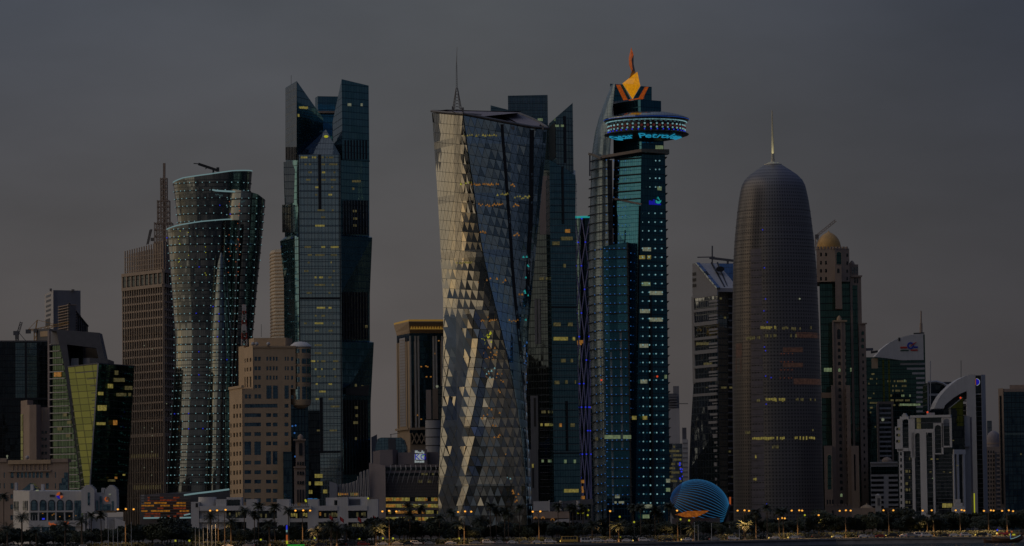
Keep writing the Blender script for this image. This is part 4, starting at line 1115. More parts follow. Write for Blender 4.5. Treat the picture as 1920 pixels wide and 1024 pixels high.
mb.build('cross_bracing', M['stone'], t); piece('dark_bay', M['dark'], t, wf, 771, 800, 812, 833, .02, .3)
for (x, y) in ((788, 686.5), (797, 685.5), (800, 687), (798, 705.5), (806, 705.5), (813, 662), (821, 638), (780.5, 777.5), (788, 785)): piece('lit_window', M['litwarm'], t, wf, x, x + 3, y, y + 2.2, .3, .5)
# grey tower pieces beside it
t = thing('slim_brown_tower', 'slim unlit brown tower in front of the corniced tower', 'building', base_of(812, 2250))
block('tower_body', M['mauve'], t, [(798.5, 2252), (808, 2250), (808, 2270), (798.5, 2270)], 731); block('tower_body', M['stonedark'], t, [(811, 2248), (821, 2248), (821, 2270), (811, 2270)], 729)
block('dark_glazing', M['dark'], t, [(808, 2251), (811, 2251), (811, 2268), (808, 2268)], 733); block('dark_glazing', M['dark'], t, [(821, 2251), (830, 2251), (830, 2268), (821, 2268)], 724)
MB().ball(P(819.5, 724.5, 2246), .9).build('beacon', M['litpale'], t)
t = thing('banded_drum', 'pale grey drum block with dark bands left of the wrinkled tower', 'building', base_of(812, 2010))
c = P(812, 840, 2015); r_ = 14 * mpp(2015)
MB().lathe(c.x, c.y, [(r_, 2), (r_, P(812, 787, 2000).z)], 32).build('drum', M['whitecool'], t, smooth=True)
for y in (785, 802, 818, 834): MB().lathe(c.x, c.y, [(r_ * 1.02, P(812, y + 1.5, 2000).z), (r_ * 1.02, P(812, y, 2000).z)], 32).build('dark_band', M['black'], t)

# ================================================================== slatted office with blue letter sign
t = thing('slatted_office', 'mauve grey office with slanted lattice, lit yellow floors and blue sign', 'building', base_of(760, 1960))
block('tall_wall', M['mauve'], t, [(692, 1952), (722.5, 1948), (722.5, 1990), (692, 1990)], [868, 873, 873, 868])
FB = [(722.5, 1956), (823, 1958), (823, 2000), (722.5, 2000)]
block('office_body', M['mauve'], t, FB, 872)
w = Wall(FB[0], FB[1], 900)
for (y0, y1) in ((932.5, 940), (944.5, 952), (956.5, 964), (969, 977)):
    piece('window_strip', M['dark'], t, w, 723, 822, y0, y1, .02, .15)
    litrow(t, w, 723.5, 820 if y0 < 955 else 824, y0 + .6, y1 - .4, M['lit'], 5, .42 if 955 < y0 < 960 else .8, .2)
    litrow(t, w, 724, 820, y0 + 1.5, y1 - 1, M['litwarm'], 6, .35, .32)
    for x in frange(730, 820, random.choice((14, 17))): 
        if random.random() < .7: piece('ceiling_lamp', M['litpale'], t, w, x + random.uniform(-3, 3), x + 2.6, y0 + .6, y0 + 2.6, .35, .5)
# slanted lattice face
lat = MB()
for k in range(22):
    a = w.at(724 + k * 4.8, 932, .6); b = w.at(732 + k * 4.8, 892, 1.2)
    if 960 + F * b.x / b.y < 822: MB().bar(a, b, .3).build('lattice_bar', M['steel'], t)
for y in frange(896, 930, 5.5): piece('lattice_rail', M['greydark'], t, w, 723, 822, y, y + 1, .3, .7)
for k in range(11):
    x = 726 + k * 9.4; MB().path([w.at(x, 905, 1.1), w.at(x + 4, 888, 1.8), w.at(x + 7, 880, 2.2), w.at(x + 6, 872, 1.4)], .22, 4).build('curved_rib', M['whitecool'], t)
piece('window_strip', M['dark'], t, w, 723, 822, 876, 882, .02, .15); piece('window_strip', M['dark'], t, w, 723, 822, 887, 893, .02, .15)
litrow(t, w, 790, 822, 887, 891, M['litdim'], 4, .7, .3); litrow(t, w, 785, 822, 900, 905, M['litdim'], 4, .5, .3)
block('roof_drum', M['mauve'], t, [(699, 1968), (712, 1962), (736, 1962), (746, 1968), (746, 1990), (699, 1990)], [847, 844, 843, 844, 846, 847], base=P(720, 873, 1960).z)
block('roof_box', M['mauve'], t, [(746.2, 1966), (822, 1968), (822, 1995), (746.2, 1995)], 848.5, base=P(760, 872.2, 1960).z)
block('sign_tower', M['mauve'], t, [(772, 1960), (801, 1961), (801, 1975), (772, 1975)], 843, base=P(780, 871.8, 1960).z)
ws = Wall((772, 1960), (801, 1961), 855)
for (a, b) in ((735, 740), (758, 768), (776, 796), (804, 822)): piece('roof_window', M['black'], t, Wall((746, 1959), (822, 1960), 874), a, b, 870.5, 876.5, -.3, .2)
letters('sign_letters', 'KG', M['signblue'], t, ws.at(788, 857.3, .5), 4.4, ws.e, (0, 0, 1), .2, sx=1.05)
mbk = MB().extrude([ws.at(x, y, .25) for x, y in ((777.5, 862), (777.5, 852), (795.5, 851), (795.5, 862.5))], ws.n * -.15).build('sign_board', M['signwhite'], t)
piece('sign_letter', M['signgreen'], t, ws, 791.8, 794.2, 852.3, 855.4, .45, .7)
for (x0, x1, y0, y1) in ((778, 783, 845, 849.4), (783.4, 786, 847, 849.8), (786.5, 790, 848, 850.2), (790.4, 792.6, 844.8, 849.6), (793, 795.4, 847, 850.6), (777.5, 780, 863.3, 867.6), (780.6, 783, 864, 867.5), (783.5, 786.2, 864.2, 867.2), (786.8, 789.5, 864.4, 867.6), (790, 795.2, 863.8, 867.4)):
    piece('sign_letter', M['signwhite'], t, ws, x0, x1, y0, y1, .1, .35)
# fan of fins to the left
fanw = Wall((632, 1950), (694, 1950), 910)
for k in range(19):
    x = 633 + k * 3.25; ytop = lerp_tab([(632, 909), (655, 906), (668, 902), (675, 886), (694, 879)], x)
    MB().bar(fanw.at(x + 1.5, 931, .2), fanw.at(x - 1 + (k % 2), ytop, 1.0), .35, .7).build('fan_fin', M['whitecool'], t)
for y in (912, 918, 924): piece('fan_rail', M['greydark'], t, fanw, 632, 694, y, y + 1.2, -.6, .1)
block('fan_wall', M['greydark'], t, [(632, 1953), (692, 1953), (692, 1980), (632, 1980)], [914, 892, 892, 914])
litrow(t, fanw, 633, 672, 924, 929.5, M['lit'], 4, .8, .4); litrow(t, fanw, 634, 672, 925, 928, M['litwarm'], 5, .5, .6)
block('end_wall', M['whitecool'], t, [(617.5, 1945), (632, 1947), (632, 1975), (617.5, 1975)], [902.5, 907, 907, 902.5])
t = thing('blue_barrel_block', 'small dark blue barrel shaped block above the slatted office', 'building', base_of(733, 2060))
c0 = [(703, 2062), (708, 2058), (756, 2058), (764, 2062)]
MB().extrude([P(x, y, 2060) for x, y in ((703, 880), (704, 838), (708, 823), (714, 820.5), (752, 820.5), (757, 824), (762, 838), (764, 880))], (0, 26, 0)).build('barrel', M['bluepane'], t)
w = Wall((703, 2060), (764, 2060), 830); piece('dark_bay', M['greydark'], t, w, 728, 742, 822, 846, .05, .3)
mb = MB().bar(P(733, 821, 2065), P(733, 815, 2065), .4).bar(P(731, 815, 2065), P(750, 812, 2065), .3); mb.build('aerial', M['steel'], t)
t = thing('pale_gable_block', 'small pale gabled block beside the horned tower foot', 'building', base_of(702, 2120))
block('gable_block', M['whitecool'], t, [(696, 2122), (707, 2122), (707, 2140), (696, 2140)], [820, 814.5, 814.5, 820])

# ================================================================== white modernist low building
t = thing('white_terraced_block', 'long white low building with deep terraces and warm lit windows', 'building', base_of(540, 1790))
Yw = 1790; w = Wall((358, Yw), (709, Yw), 960)
def wb(name, mat, x0, x1, y0, y1, n0=-12.0, n1=0.0): return piece(name, mat, t, w, x0, x1, y0, y1, n0, n1)
wb('core', M['white'], 374, 706, 949, 1016, -22, -2.2)
wb('pillar_block', M['white'], 358, 373, 941, 1016, -12, -.6); wb('window', M['black'], 366.5, 371, 943.5, 951, -.6, -.45)
c = P(389, 950, Yw + 10); MB().lathe(c.x, c.y, [(17 * mpp(Yw), 2), (17 * mpp(Yw), P(389, 932, Yw).z)], 36).build('round_stair', M['white'], t, smooth=True)
wb('pillar_block', M['white'], 404, 424, 936, 950, -12, -1); wb('roof_room', M['white'], 424, 452, 932.5, 950, -14, -3); wb('dark_window', M['dark'], 425, 449, 937, 949, -3, -2.7)
for (a, b, y) in ((462, 482, 936), (519.5, 543, 936), (577, 597, 936), (633, 653, 932), (689, 709, 936)): wb('pillar_block', M['white'], a, b, y, 1016, -10, .4)
wb('roof_room', M['white'], 610, 633, 933, 950, -14, -4); wb('dark_window', M['dark'], 626, 632.5, 938, 947, -4, -3.8)
wb('roof_room', M['white'], 653, 690, 931.5, 950, -14, -5); wb('dark_window', M['greydark'], 653.4, 674.5, 936, 947, -5, -4.6)
for (a, b) in ((374, 462), (482, 519.5), (543, 577), (597, 633), (653, 689)):
    wb('parapet', M['white'], a, b, 948.5, 957.5, -2, .9 if a > 590 else 0)
    wb('parapet', M['white'], a, b, 972, 979, -2, .9 if a > 590 else 0)
    wb('parapet', M['white'], a, b, 993, 999, -2, .9 if a > 590 else 0)
    for (y0, y1) in ((958, 972), (979, 993), (999.5, 1012)): 
        wb('window_strip', M['dark'], a + .3 if a > 400 else 424, b - .3, y0, y1, -2.2, -2.0)
        for x in frange(a + 6, b - 4, 8): wb('mullion', M['black'], x, x + .8, y0, y1, -2.0, -1.8) if x > 426 else None
for (a, b, y, q) in ((598, 602, 960, 'litwarm'), (603, 632, 961, 'litdim'), (654, 668, 960, 'litwarm'), (668, 688, 960, 'litdim'), (598, 632, 981, 'litdim'), (655, 689, 981, 'litdim'), (428, 452, 960, 'litdim'), (545, 576, 961, 'lit'), (487, 519, 963, 'litdim'), (660, 668, 966, 'lit')):
    for x in frange(a, b - 2, 4.5):
        if random.random() < .6: wb('lit_window', M[q], x, x + 3.6, y + random.uniform(0, 2), y + random.uniform(6, 10), -2.0, -1.85 + random.random() * .02)
wb('sign_canopy', M['white'], 539, 584, 949, 955.5, -1, 3.0); wb('sign_strip', M['logodark'], 543, 580, 949.8, 951.4, 3.0, 3.1)
for k in range(11): wb('sign_emblem', M['whitecool'], 545 + k * 3.2, 546.6 + k * 3.2, 944 + (k % 3), 949, .4, .8)
MB().extrude(disc(w, 561, 946, 3.2, 0, 6.2, .9, 1.2, 10), (0, .4, 0)).build('emblem_wreath', M['gold'], t)
piece('neon_tube', M['ledblue'], t, w, 577, 586, 934.4, 935.8, -.4, .5); piece('neon_tube', M['ledcyan'], t, w, 588, 595, 934.6, 935.8, -.4, .5)
dots(t, [w.at(690.5, 934.5, 1), w.at(574, 940, 1), w.at(573, 938, 1)], .5, M['bulb'], 'light_points')
# ================================================================== twisted tower of triangular panes
t = thing('wrinkled_glass_tower', 'twisted glass tower of triangular panes with sloping roof rim and mast', 'building', base_of(905, 1925))
TAB = [(205, 811, 868, 1027.5), (222, 812.5, 869, 1027), (290, 817, 878, 1022), (350, 821, 887, 1016), (420, 825, 896, 1009), (480, 828, 906, 1003), (540, 831, 919, 996.5), (600, 832, 934, 991), (650, 831.5, 946, 988), (700, 830.5, 957, 986), (760, 829, 968, 985), (800, 827, 974, 985.5), (890, 823, 984, 989), (985, 821, 987.5, 991)]
def row(py):
    g = lambda i: lerp_tab([(r[0], r[i]) for r in TAB], py)
    return g(1), g(2), g(3)
YC = 1925.0
def corners(py):
    """plan square seen with its near corner at the middle x; returns L, C, R, B"""
    l, c, r = row(py)
    L = P(l, py, YC); C = P(c, py, YC); R = P(r, py, YC)
    a = C.x - L.x; b = R.x - C.x                      # s*sin(phi), s*cos(phi)
    s = math.hypot(a, b); z = L.z * .34 + C.z * .33 + R.z * .33
    # left face goes from L (depth +b... ) to C; right face from C to R
    yC = YC - (a + b) / 2 * .5
    k = 0.75
    Cp = Vector((C.x, yC, z)); Lp = Vector((L.x, yC + b * k, z)); Rp = Vector((R.x, yC + a * k, z))
    # undo the small shift caused by depth
    for q, px in ((Cp, c), (Lp, l), (Rp, r)):
        q.x = P(px, py, q.y).x
    Bp = Lp + Rp - Cp
    return Lp, Cp, Rp, Bp
def topcut(px): return lerp_tab([(811, 203), (868, 222), (930, 234), (990, 244), (1027, 246)], px)
NR = 42; YB = 985
def facepts(i0, i1, nseg, bulge, rows=NR):
    """grid of points on a face, following the sloping top"""
    grid = []
    for j in range(rows + 1):
        line = []
        f = j / rows
        for k in range(nseg + 1):
            g = k / nseg
            pxa = row(215)[i0 if i0 < 3 else 0]; pxb = row(215)[i1 if i1 < 3 else 2]
            yt = topcut(pxa + (pxb - pxa) * g)
            py = YB + (yt - YB) * f
            cs = corners(py)
            p = cs[i0].lerp(cs[i1], g)
            nrm = (cs[i1] - cs[i0]); nrm = Vector((nrm.y, -nrm.x, 0)).normalized()
            p = p + nrm * bulge * math.sin(math.pi * g)
            line.append(p)
        grid.append(line)
    return grid
backing = MB()
for (i0, i1) in ((0, 1), (1, 2), (2, 3), (3, 0)):
    g_ = facepts(i0, i1, 6, 1.5)
    ns = Vector((0, 0, 0))
    for j in range(NR):
        for k in range(6): backing.poly([g_[j][k], g_[j][k + 1], g_[j + 1][k + 1], g_[j + 1][k]])
bk = backing.build('inner_shell', M['dark'], t)
TRI = []
rnd = random.Random(4)
PITCH_X = 13.0 * mpp(YC)
def px_of(p):
    d = p - EYE; return CX0 + F * d.dot(_r) / d.dot(_f), CY0 - F * d.dot(_u) / d.dot(_f)
STREAK = [(560, 866, 884), (640, 884, 898), (660, 885, 900), (700, 878, 895), (740, 875, 891), (790, 868, 885), (820, 873, 893), (860, 868, 885), (900, 865, 880), (960, 857, 871)]  # panes are tilted and folded along here to draw a bright reflection streak
def lean(px, py, up, i0, dc):
    """yaw and pitch (radians) of one pane, tilted to make its reflection bright or dark; dc: panes counted from the ridge"""
    j = lambda s: rnd.uniform(-s, s)
    if i0 == 1: return j(.015), (.02 if up else -.02) + j(.015)
    if py < 470:
        if up and dc < lerp_tab([(230, 1.0), (340, 1.6), (470, 3.2)], py): return (-.30 if py < 400 else .5) + j(.05), j(.05)
        return j(.02), j(.025) - (.02 if up else 0)
    if py < 590:
        if (up and rnd.random() < .6) or dc < 1.7: return .5 + j(.06), j(.05)
        return j(.03), j(.03)
    l = lerp_tab([(q[0], q[1]) for q in STREAK], py); r = lerp_tab([(q[0], q[2]) for q in STREAK], py); e = row(py)[0]
    if px < e + 9 + 4 * math.sin(py / 26): return -.25, .02
    if px < l: return (-.45, .02) if rnd.random() < .07 and py < 850 else (.34 + j(.04), j(.03))
    if px < r: return 0, .03 + j(.01)
    if px < r + 14: return 0, -.10 + j(.02)
    if dc < 3.2 and up: return .30 + j(.05), j(.04)
    return -.20 + j(.04), (-.06 if up else .035) + j(.02)
def ridge(px, py):
    """an added fold shaped to draw the bright reflection streak: slow rise, then a steep return"""
    l = lerp_tab([(q[0], q[1]) for q in STREAK], py); r = lerp_tab([(q[0], q[2]) for q in STREAK], py); h = (r - l) * mpp(YC) * .52
    if px <= l: return 0.0
    if px <= r: return h * (px - l) / (r - l)
    return max(0.0, h * (1 - (px - r) / 13.0))
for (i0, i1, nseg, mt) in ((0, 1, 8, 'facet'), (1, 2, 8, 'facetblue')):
    g_ = facepts(i0, i1, nseg, 1.9)
    for j in range(NR):
        lines = []
        for line in (g_[j], g_[j + 1]):
            if i0 == 0: line = line[::-1]                 # count panes from the ridge outwards
            acc = [0.0]
            for p, q in zip(line, line[1:]): acc.append(acc[-1] + (q - p).length)
            lines.append((line, acc))
        def at(li, s):
            line, acc = lines[li]; s = max(0.0, min(acc[-1], s))
            for k in range(len(line) - 1):
                if s <= acc[k + 1]: return line[k].lerp(line[k + 1], (s - acc[k]) / max(1e-6, acc[k + 1] - acc[k]))
            return line[-1]
        Lm = max(lines[0][1][-1], lines[1][1][-1]); sh = .5 if j % 2 else 0.0; k = -1.0
        while (k + sh) * PITCH_X < Lm:
            a0, a1 = (k + sh) * PITCH_X, (k + 1 + sh) * PITCH_X; b0, b1 = a0 + .5 * PITCH_X, a1 + .5 * PITCH_X
            for up, tri in ((True, ((0, a0), (0, a1), (1, b0))), (False, ((0, a1), (1, b1), (1, b0)))):
                ps = [at(l, s) for l, s in tri]
                area = (ps[1] - ps[0]).cross(ps[2] - ps[0]).length
                if area < .8: continue
                c = (ps[0] + ps[1] + ps[2]) / 3; nrm = (ps[1] - ps[0]).cross(ps[2] - ps[0]).normalized()
                if nrm.dot(EYE - c) < 0: nrm = -nrm
                px, py = px_of(c); yaw, pit = lean(px, py, up, i0, (c - at(0, 0)).length / PITCH_X)
                e = Vector((0, 0, 1)).cross(nrm).normalized(); e = e if e.x > 0 else -e
                pts = [c + (p - c) * (1.0 if abs(yaw) > .25 else .94) + nrm * (.45 + (p - c).dot(e) * math.tan(yaw) * -1 + (p - c).z * math.tan(-pit) * -1) for p in ps]
                if i0 == 0 and py > 585: pts = [p + nrm * ridge(px + (p - c).dot(e) / mpp(c.y), py - (p.z - c.z) / mpp(c.y)) for p in pts]
                TRI.append((area * (1.5 if mt == 'facet' else 1), pts, mt, nrm))
            k += 1
TRI.sort(key=lambda x: -x[0])
for (ar, pts, mt, nrm) in TRI[:300]:
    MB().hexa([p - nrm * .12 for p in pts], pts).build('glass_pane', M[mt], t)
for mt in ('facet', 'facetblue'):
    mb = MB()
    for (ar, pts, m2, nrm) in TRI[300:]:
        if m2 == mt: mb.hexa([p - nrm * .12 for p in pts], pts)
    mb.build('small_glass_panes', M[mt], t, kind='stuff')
# dark recessed seams running down the blue face
def seam(path, wpx, mat, name='dark_seam', inset=.55):
    g = MB(); ring = []
    for (x, y) in path:
        cs = corners(y); l, c, r = row(y)
        f = (x - c) / max(1e-3, (r - c)); f2 = (x + wpx - c) / max(1e-3, (r - c))
        nrm = (cs[2] - cs[1]); nrm = Vector((nrm.y, -nrm.x, 0)).normalized()
        def on(f):
            f = max(0, min(1, f)); return cs[1].lerp(cs[2], f) + nrm * (1.9 * math.sin(math.pi * f) + inset)
        ring.append((on(f), on(f2)))
    for (a, b), (c, d) in zip(ring, ring[1:]): g.poly([a, b, d, c])
    return g.build(name, mat, t)
seam([(936, 238), (938, 270), (942, 320), (946, 380), (950, 440), (953, 500), (957, 560), (961, 600), (966, 660), (972, 720), (977, 780)], 5.5, M['black'])
seam([(991.5, 247), (990.5, 300), (990, 360), (988.5, 420), (985, 470), (983, 520), (982, 560)], 8.5, M['black'])
seam([(1018, 250), (1012, 320), (1006, 380), (1001, 440), (996, 500), (991, 560), (986.5, 620), (983, 700), (982.5, 790)], 6.0, M['teal'])
# lit panes glimpsed through the skin
w1 = Wall((868, 1898), (1027, 1925), 300)
def lit_on_face(x0, x1, y0, y1, mat, step, p, n=.7):
    x = x0
    while x < x1:
        if random.random() < p:
            yy = random.uniform(y0, y1 - 2.5); cs = corners(yy); l, c, r = row(yy)
            if x < c: a, b, f = cs[0], cs[1], (x - l) / (c - l)
            else: a, b, f = cs[1], cs[2], (x - c) / max(1, r - c)
            nrm = (b - a); nrm = Vector((nrm.y, -nrm.x, 0)).normalized(); e = (b - a).normalized()
            q = a.lerp(b, f) + nrm * (1.9 * math.sin(math.pi * f) + n)
            s_ = random.uniform(.35, .7)
            LITS[mat].append([q - e * s_ + Vector((0, 0, -s_)), q + e * s_ + Vector((0, 0, -s_)), q + Vector((0, 0, s_))])
        x += step
LITS = {k: [] for k in ('lit', 'litwarm', 'litdim', 'bulb', 'ledblue', 'led', 'signteal')}
for (x0, x1, y0, y1, m_, st_, p_) in ((872, 936, 257, 262, 'lit', 4, .8), (886, 932, 348, 353, 'litwarm', 3, .75), (955, 970, 348, 356, 'litwarm', 3, .8), (930, 950, 365, 372, 'lit', 3, .8), (962, 990, 369, 378, 'lit', 2.5, .9), (897, 945, 385, 392, 'litwarm', 3, .75), (957, 970, 385, 392, 'litwarm', 3, .8),
        (900, 920, 436, 444, 'litwarm', 4, .6), (960, 970, 438, 446, 'litwarm', 3, .8), (866, 885, 345, 350, 'bulb', 4, .6), (862, 890, 492, 498, 'lit', 3, .8), (890, 945, 524, 536, 'litwarm', 3.5, .6), (968, 982, 552, 558, 'litwarm', 3, .7), (900, 925, 596, 606, 'litwarm', 2.5, .8), (925, 965, 600, 607, 'litwarm', 3.5, .7),
        (905, 925, 625, 650, 'bulb', 1.2, .7), (910, 935, 650, 680, 'litwarm', 1.5, .7), (905, 930, 690, 715, 'led', 3, .6), (910, 945, 700, 740, 'litwarm', 2, .6), (905, 940, 750, 790, 'litwarm', 2.5, .6), (920, 945, 790, 835, 'litwarm', 2.5, .5), (925, 955, 840, 900, 'litwarm', 3, .4), (960, 975, 900, 945, 'litwarm', 1.5, .8), (945, 962, 895, 902, 'led', 6, .5), (978, 988, 470, 620, 'signteal', .9, .8), (976, 986, 640, 740, 'ledblue', .8, .8)):
    lit_on_face(x0, x1, y0, y1, m_, st_, p_)
for k, v in LITS.items():
    mb = MB()
    for tr in v: mb.poly(tr)
    if v: mb.build('lit_panes', M[k], t, kind='stuff')
# sloping rim and ribs of the roof
def rim_pt(i0, i1, f, push=0.0, dz=0.0):
    pxa = row(215)[i0] if i0 < 3 else None; pxb = row(215)[i1] if i1 < 3 else None
    if pxa is not None and pxb is not None: yt = topcut(pxa + (pxb - pxa) * f)
    else:
        # hidden back edges: rim runs straight between the outer corners
        fa = f if i0 == 2 else 1 - f
        yt = 246 + (204 - 246) * f if i0 == 2 else 204 + (203 - 204) * f
    cs = corners(yt); p = cs[i0].lerp(cs[i1], f)
    nrm = (cs[i1] - cs[i0]); nrm = Vector((nrm.y, -nrm.x, 0)).normalized()
    return p + nrm * (1.9 * math.sin(math.pi * f) + push) + Vector((0, 0, dz))
rim = []
for (i0, i1) in ((0, 1), (1, 2), (2, 3), (3, 0)):
    for k in range(10): rim.append((i0, i1, k / 10))
outer = [rim_pt(a, b, f, .6, .9) for a, b, f in rim]
MB().path(outer + [outer[0]], .75, 6).build('roof_rim', M['steel'], t)
inner = [rim_pt(a, b, f, -13, .4) for a, b, f in rim]
rf = MB()
for k in range(len(outer)):
    l = (k + 1) % len(outer); rf.poly([outer[k], outer[l], inner[l], inner[k]])
rf.poly([p - Vector((0, 0, .6)) for p in inner])
rf.build('roof_slope', M['mauve'], t)
for k in range(0, 20):
    MB().bar(outer[k], inner[k] + Vector((0, 0, .5)), .35).build('roof_rib', M['steel'], t)
# mast
mp_ = P(857, 206, 1940)
mb = MB(); tz = P(857, 88, 1940)
for k in range(4):
    a = math.pi / 2 * k + .6
    mb.bar(mp_ + Vector((math.cos(a) * 3.2, math.sin(a) * 3.2, -1)), Vector((mp_.x, mp_.y, P(857, 165, 1940).z)) + Vector((math.cos(a) * .5, math.sin(a) * .5, 0)), .3)
for k in range(7):
    f = k / 7; z = mp_.z - 1 + (P(857, 165, 1940).z - mp_.z) * f; r_ = 3.2 - 2.7 * f
    for s in (-1, 1): mb.bar((mp_.x - r_ * .8, mp_.y - r_ * .6, z), (mp_.x + r_ * .8, mp_.y - r_ * .6, z + s * 1.6), .2)
for k in range(12):
    z = P(857, 165 - k * 3.6, 1940).z; mb.bar((mp_.x - .4, mp_.y, z), (mp_.x + .4, mp_.y, z + .9), .15)
for s in (-.35, .35): mb.bar((mp_.x + s, mp_.y, P(857, 166, 1940).z), (mp_.x + s * .4, mp_.y, P(857, 118, 1940).z), .2)
mb.tube((mp_.x, mp_.y, P(857, 120, 1940).z), tz, .22, .08, 6)
mb.build('lattice_mast', M['steel'], t)
for (x, y, h) in ((849, 206, 6), (868, 207, 5), (958, 239, 3), (963, 240, 3), (1018, 240, 4)):
    p = P(x, y, 1915); MB().box(p.x - .5, p.x + .5, p.y - .5, p.y + .5, p.z - 1, p.z + h * .3).build('roof_unit', M['steel'], t)
mb = MB().bar(P(1012, 234, 1925), P(1020, 242, 1925), .9).bar(P(1020, 246, 1925), P(1020, 240, 1925), 1.2); mb.build('cleaning_cradle_arm', M['black'], t)

# ================================================================== second horned tower, behind the twisted one
t = thing('rear_horned_tower', 'dark glass horned tower partly hidden behind the twisted tower', 'building', base_of(1040, 2150))
block('centre_block', M['teal'], t, [(952.5, 2170), (1027, 2174), (1027, 2215), (955, 2215)], [179.5, 178, 178, 179.5], ref=200)
w = Wall((952.5, 2170), (1027, 2174), 200)
bands(t, w, 952.5, 1027, frange(190, 236, 11), 1, M['slate'], 'floor_band', 0, .25)
fins(t, w, frange(957, 1026, 6), .5, 180, 240, M['slate'], 'mullion', .02, .2)
litrow(t, w, 964, 1018, 222, 227, M['litgreen'], 4, .7, .3)
block('left_horn', M['teal'], t, [(920, 2160), (953, 2168), (953, 2205), (922, 2200)], [197.5, 206, 215, 212], ref=210)
block('centre_lower', M['dark'], t, [(940, 2176), (1030, 2176), (1030, 2215), (940, 2215)], 236, ref=300)
HR = [(1042, 2140), (1074.5, 2148), (1064, 2185), (1029.5, 2172)]
block('right_horn', M['teal'], t, HR, [221, 193, 206, 232], base=P(1060, 330, 2140).z, ref=250)
w = Wall(HR[0], HR[1], 250)
bands(t, w, 1042.5, 1074.5, frange(226, 320, 9), .9, M['slate'], 'floor_band', 0, .22)
fins(t, w, frange(1046, 1074, 5.2), .5, 224, 322, M['slate'], 'mullion', .02, .18)
litrow(t, w, 1041, 1061, 234, 238, M['litgreen'], 3.5, .6, .3)
piece('slit', M['black'], t, w, 1057, 1061, 218, 306, .02, .4)
piece('dark_side', M['black'], t, Wall(HR[3], HR[0], 250), 1030, 1041.5, 234, 300, .02, .2)
R = lambda y: lerp_tab([(325, 1077), (332, 1079.5), (420, 1078.5), (575, 1081), (700, 1083), (850, 1087), (985, 1090)], y)
L = lambda y: lerp_tab([(305, 1030.5), (400, 1031), (575, 1034), (850, 1038), (985, 1040)], y)
rows = []
for y in (985, 850, 700, 577, 420, 335): rows.append((y, [(L(y), 2136), (R(y), 2140), (R(y) + 2, 2185), (L(y) - 20, 2175)]))
levels('front_shaft', M['palmside'], t, rows)
sh = MB().hexa([P(1030.5, 336, 2136), P(1079.3, 336, 2140), P(1079, 336, 2180), P(1020, 336, 2170)], [P(1030.5, 300, 2136), P(1079, 329, 2140), P(1079, 320, 2180), P(1020, 300, 2170)]).build('slanted_shoulder', M['palmside'], t)
w = Wall((1031, 2135.5), (1080, 2139.5), 500)
piece('slit', M['black'], t, w, 1053.5, 1057, 312, 420, .1, .5)
piece('slit', M['black'], t, Wall((1037, 2135.5), (1087, 2139.5), 850), 1061.5, 1065, 752, 846, .1, .5)
piece('shadow_gap', M['black'], t, w, 1034, 1082, 574.5, 577.5, .1, .6)
piece('shadow_gap', M['black'], t, Wall((1037, 2135.5), (1088, 2139.5), 850), 1038, 1087, 848.5, 851, .1, .6)
w9 = Wall((1034, 2135.3), (1083, 2139.3), 640)
bands(t, w9, 1034, 1082, frange(345, 570, 13), .8, M['slate'], 'floor_line', .0, .2)
bands(t, w9, 1035, 1083, frange(586, 846, 13), .8, M['slate'], 'floor_line', .0, .2)
for (y, a, b, q) in ((430, 1060, 1073, 'litwarm'), (444, 1052, 1074, 'litdim'), (453, 1036, 1050, 'litdim'), (495, 1052, 1062, 'litdim'), (605, 1038, 1080, 'litdim'), (632, 1038, 1082, 'lit'), (673, 1052, 1076, 'litdim'), (714, 1040, 1052, 'litdim'), (713, 1060, 1080, 'litdim'), (794, 1040, 1054, 'litwarm'), (794, 1070, 1078, 'litdim'), (862, 1040, 1080, 'litgreen'), (917, 1058, 1086, 'lit')):
    litrow(t, w9, a, b, y, y + 6.5, M[q], 4.5, .7, .5)
block('left_shaft', M['dark'], t, [(985, 2156), (1031, 2150), (1031, 2190), (985, 2190)], 320, ref=700)
wl = Wall((985, 2156), (1031, 2150), 700)
fins(t, wl, (1003, 1009.5), 4.5, 560, 645, M['grey'], 'pale_pier', .02, .5)
piece('pale_pier', M['grey'], t, wl, 994, 1011, 843, 945, .02, 1.5); piece('pale_pier', M['grey'], t, wl, 996, 1010, 742, 843, .02, .8)
piece('pale_pier', M['mauve'], t, wl, 1012, 1027, 330, 440, .02, .4)
piece('slit', M['black'], t, wl, 1002, 1006, 746, 800, .85, 1.0); piece('slit', M['black'], t, wl, 1000, 1003, 872, 915, 1.5, 1.7); piece('lit_window', M['lit'], t, wl, 999.5, 1002.5, 870, 877, 1.7, 1.85)
for (y, a, b, q) in ((690, 1000, 1010, 'litwarm'), (640, 1000, 1008, 'lit'), (770, 1016, 1030, 'litdim'), (794, 1014, 1030, 'lit'), (862, 1016, 1032, 'litgreen'), (520, 1012, 1028, 'litdim')): litrow(t, wl, a, b, y, y + 5, M[q], 4, .7, .5)
bands(t, wl, 1012, 1031, frange(450, 930, 13.2), .9, M['greydark'], 'floor_line', .02, .3)

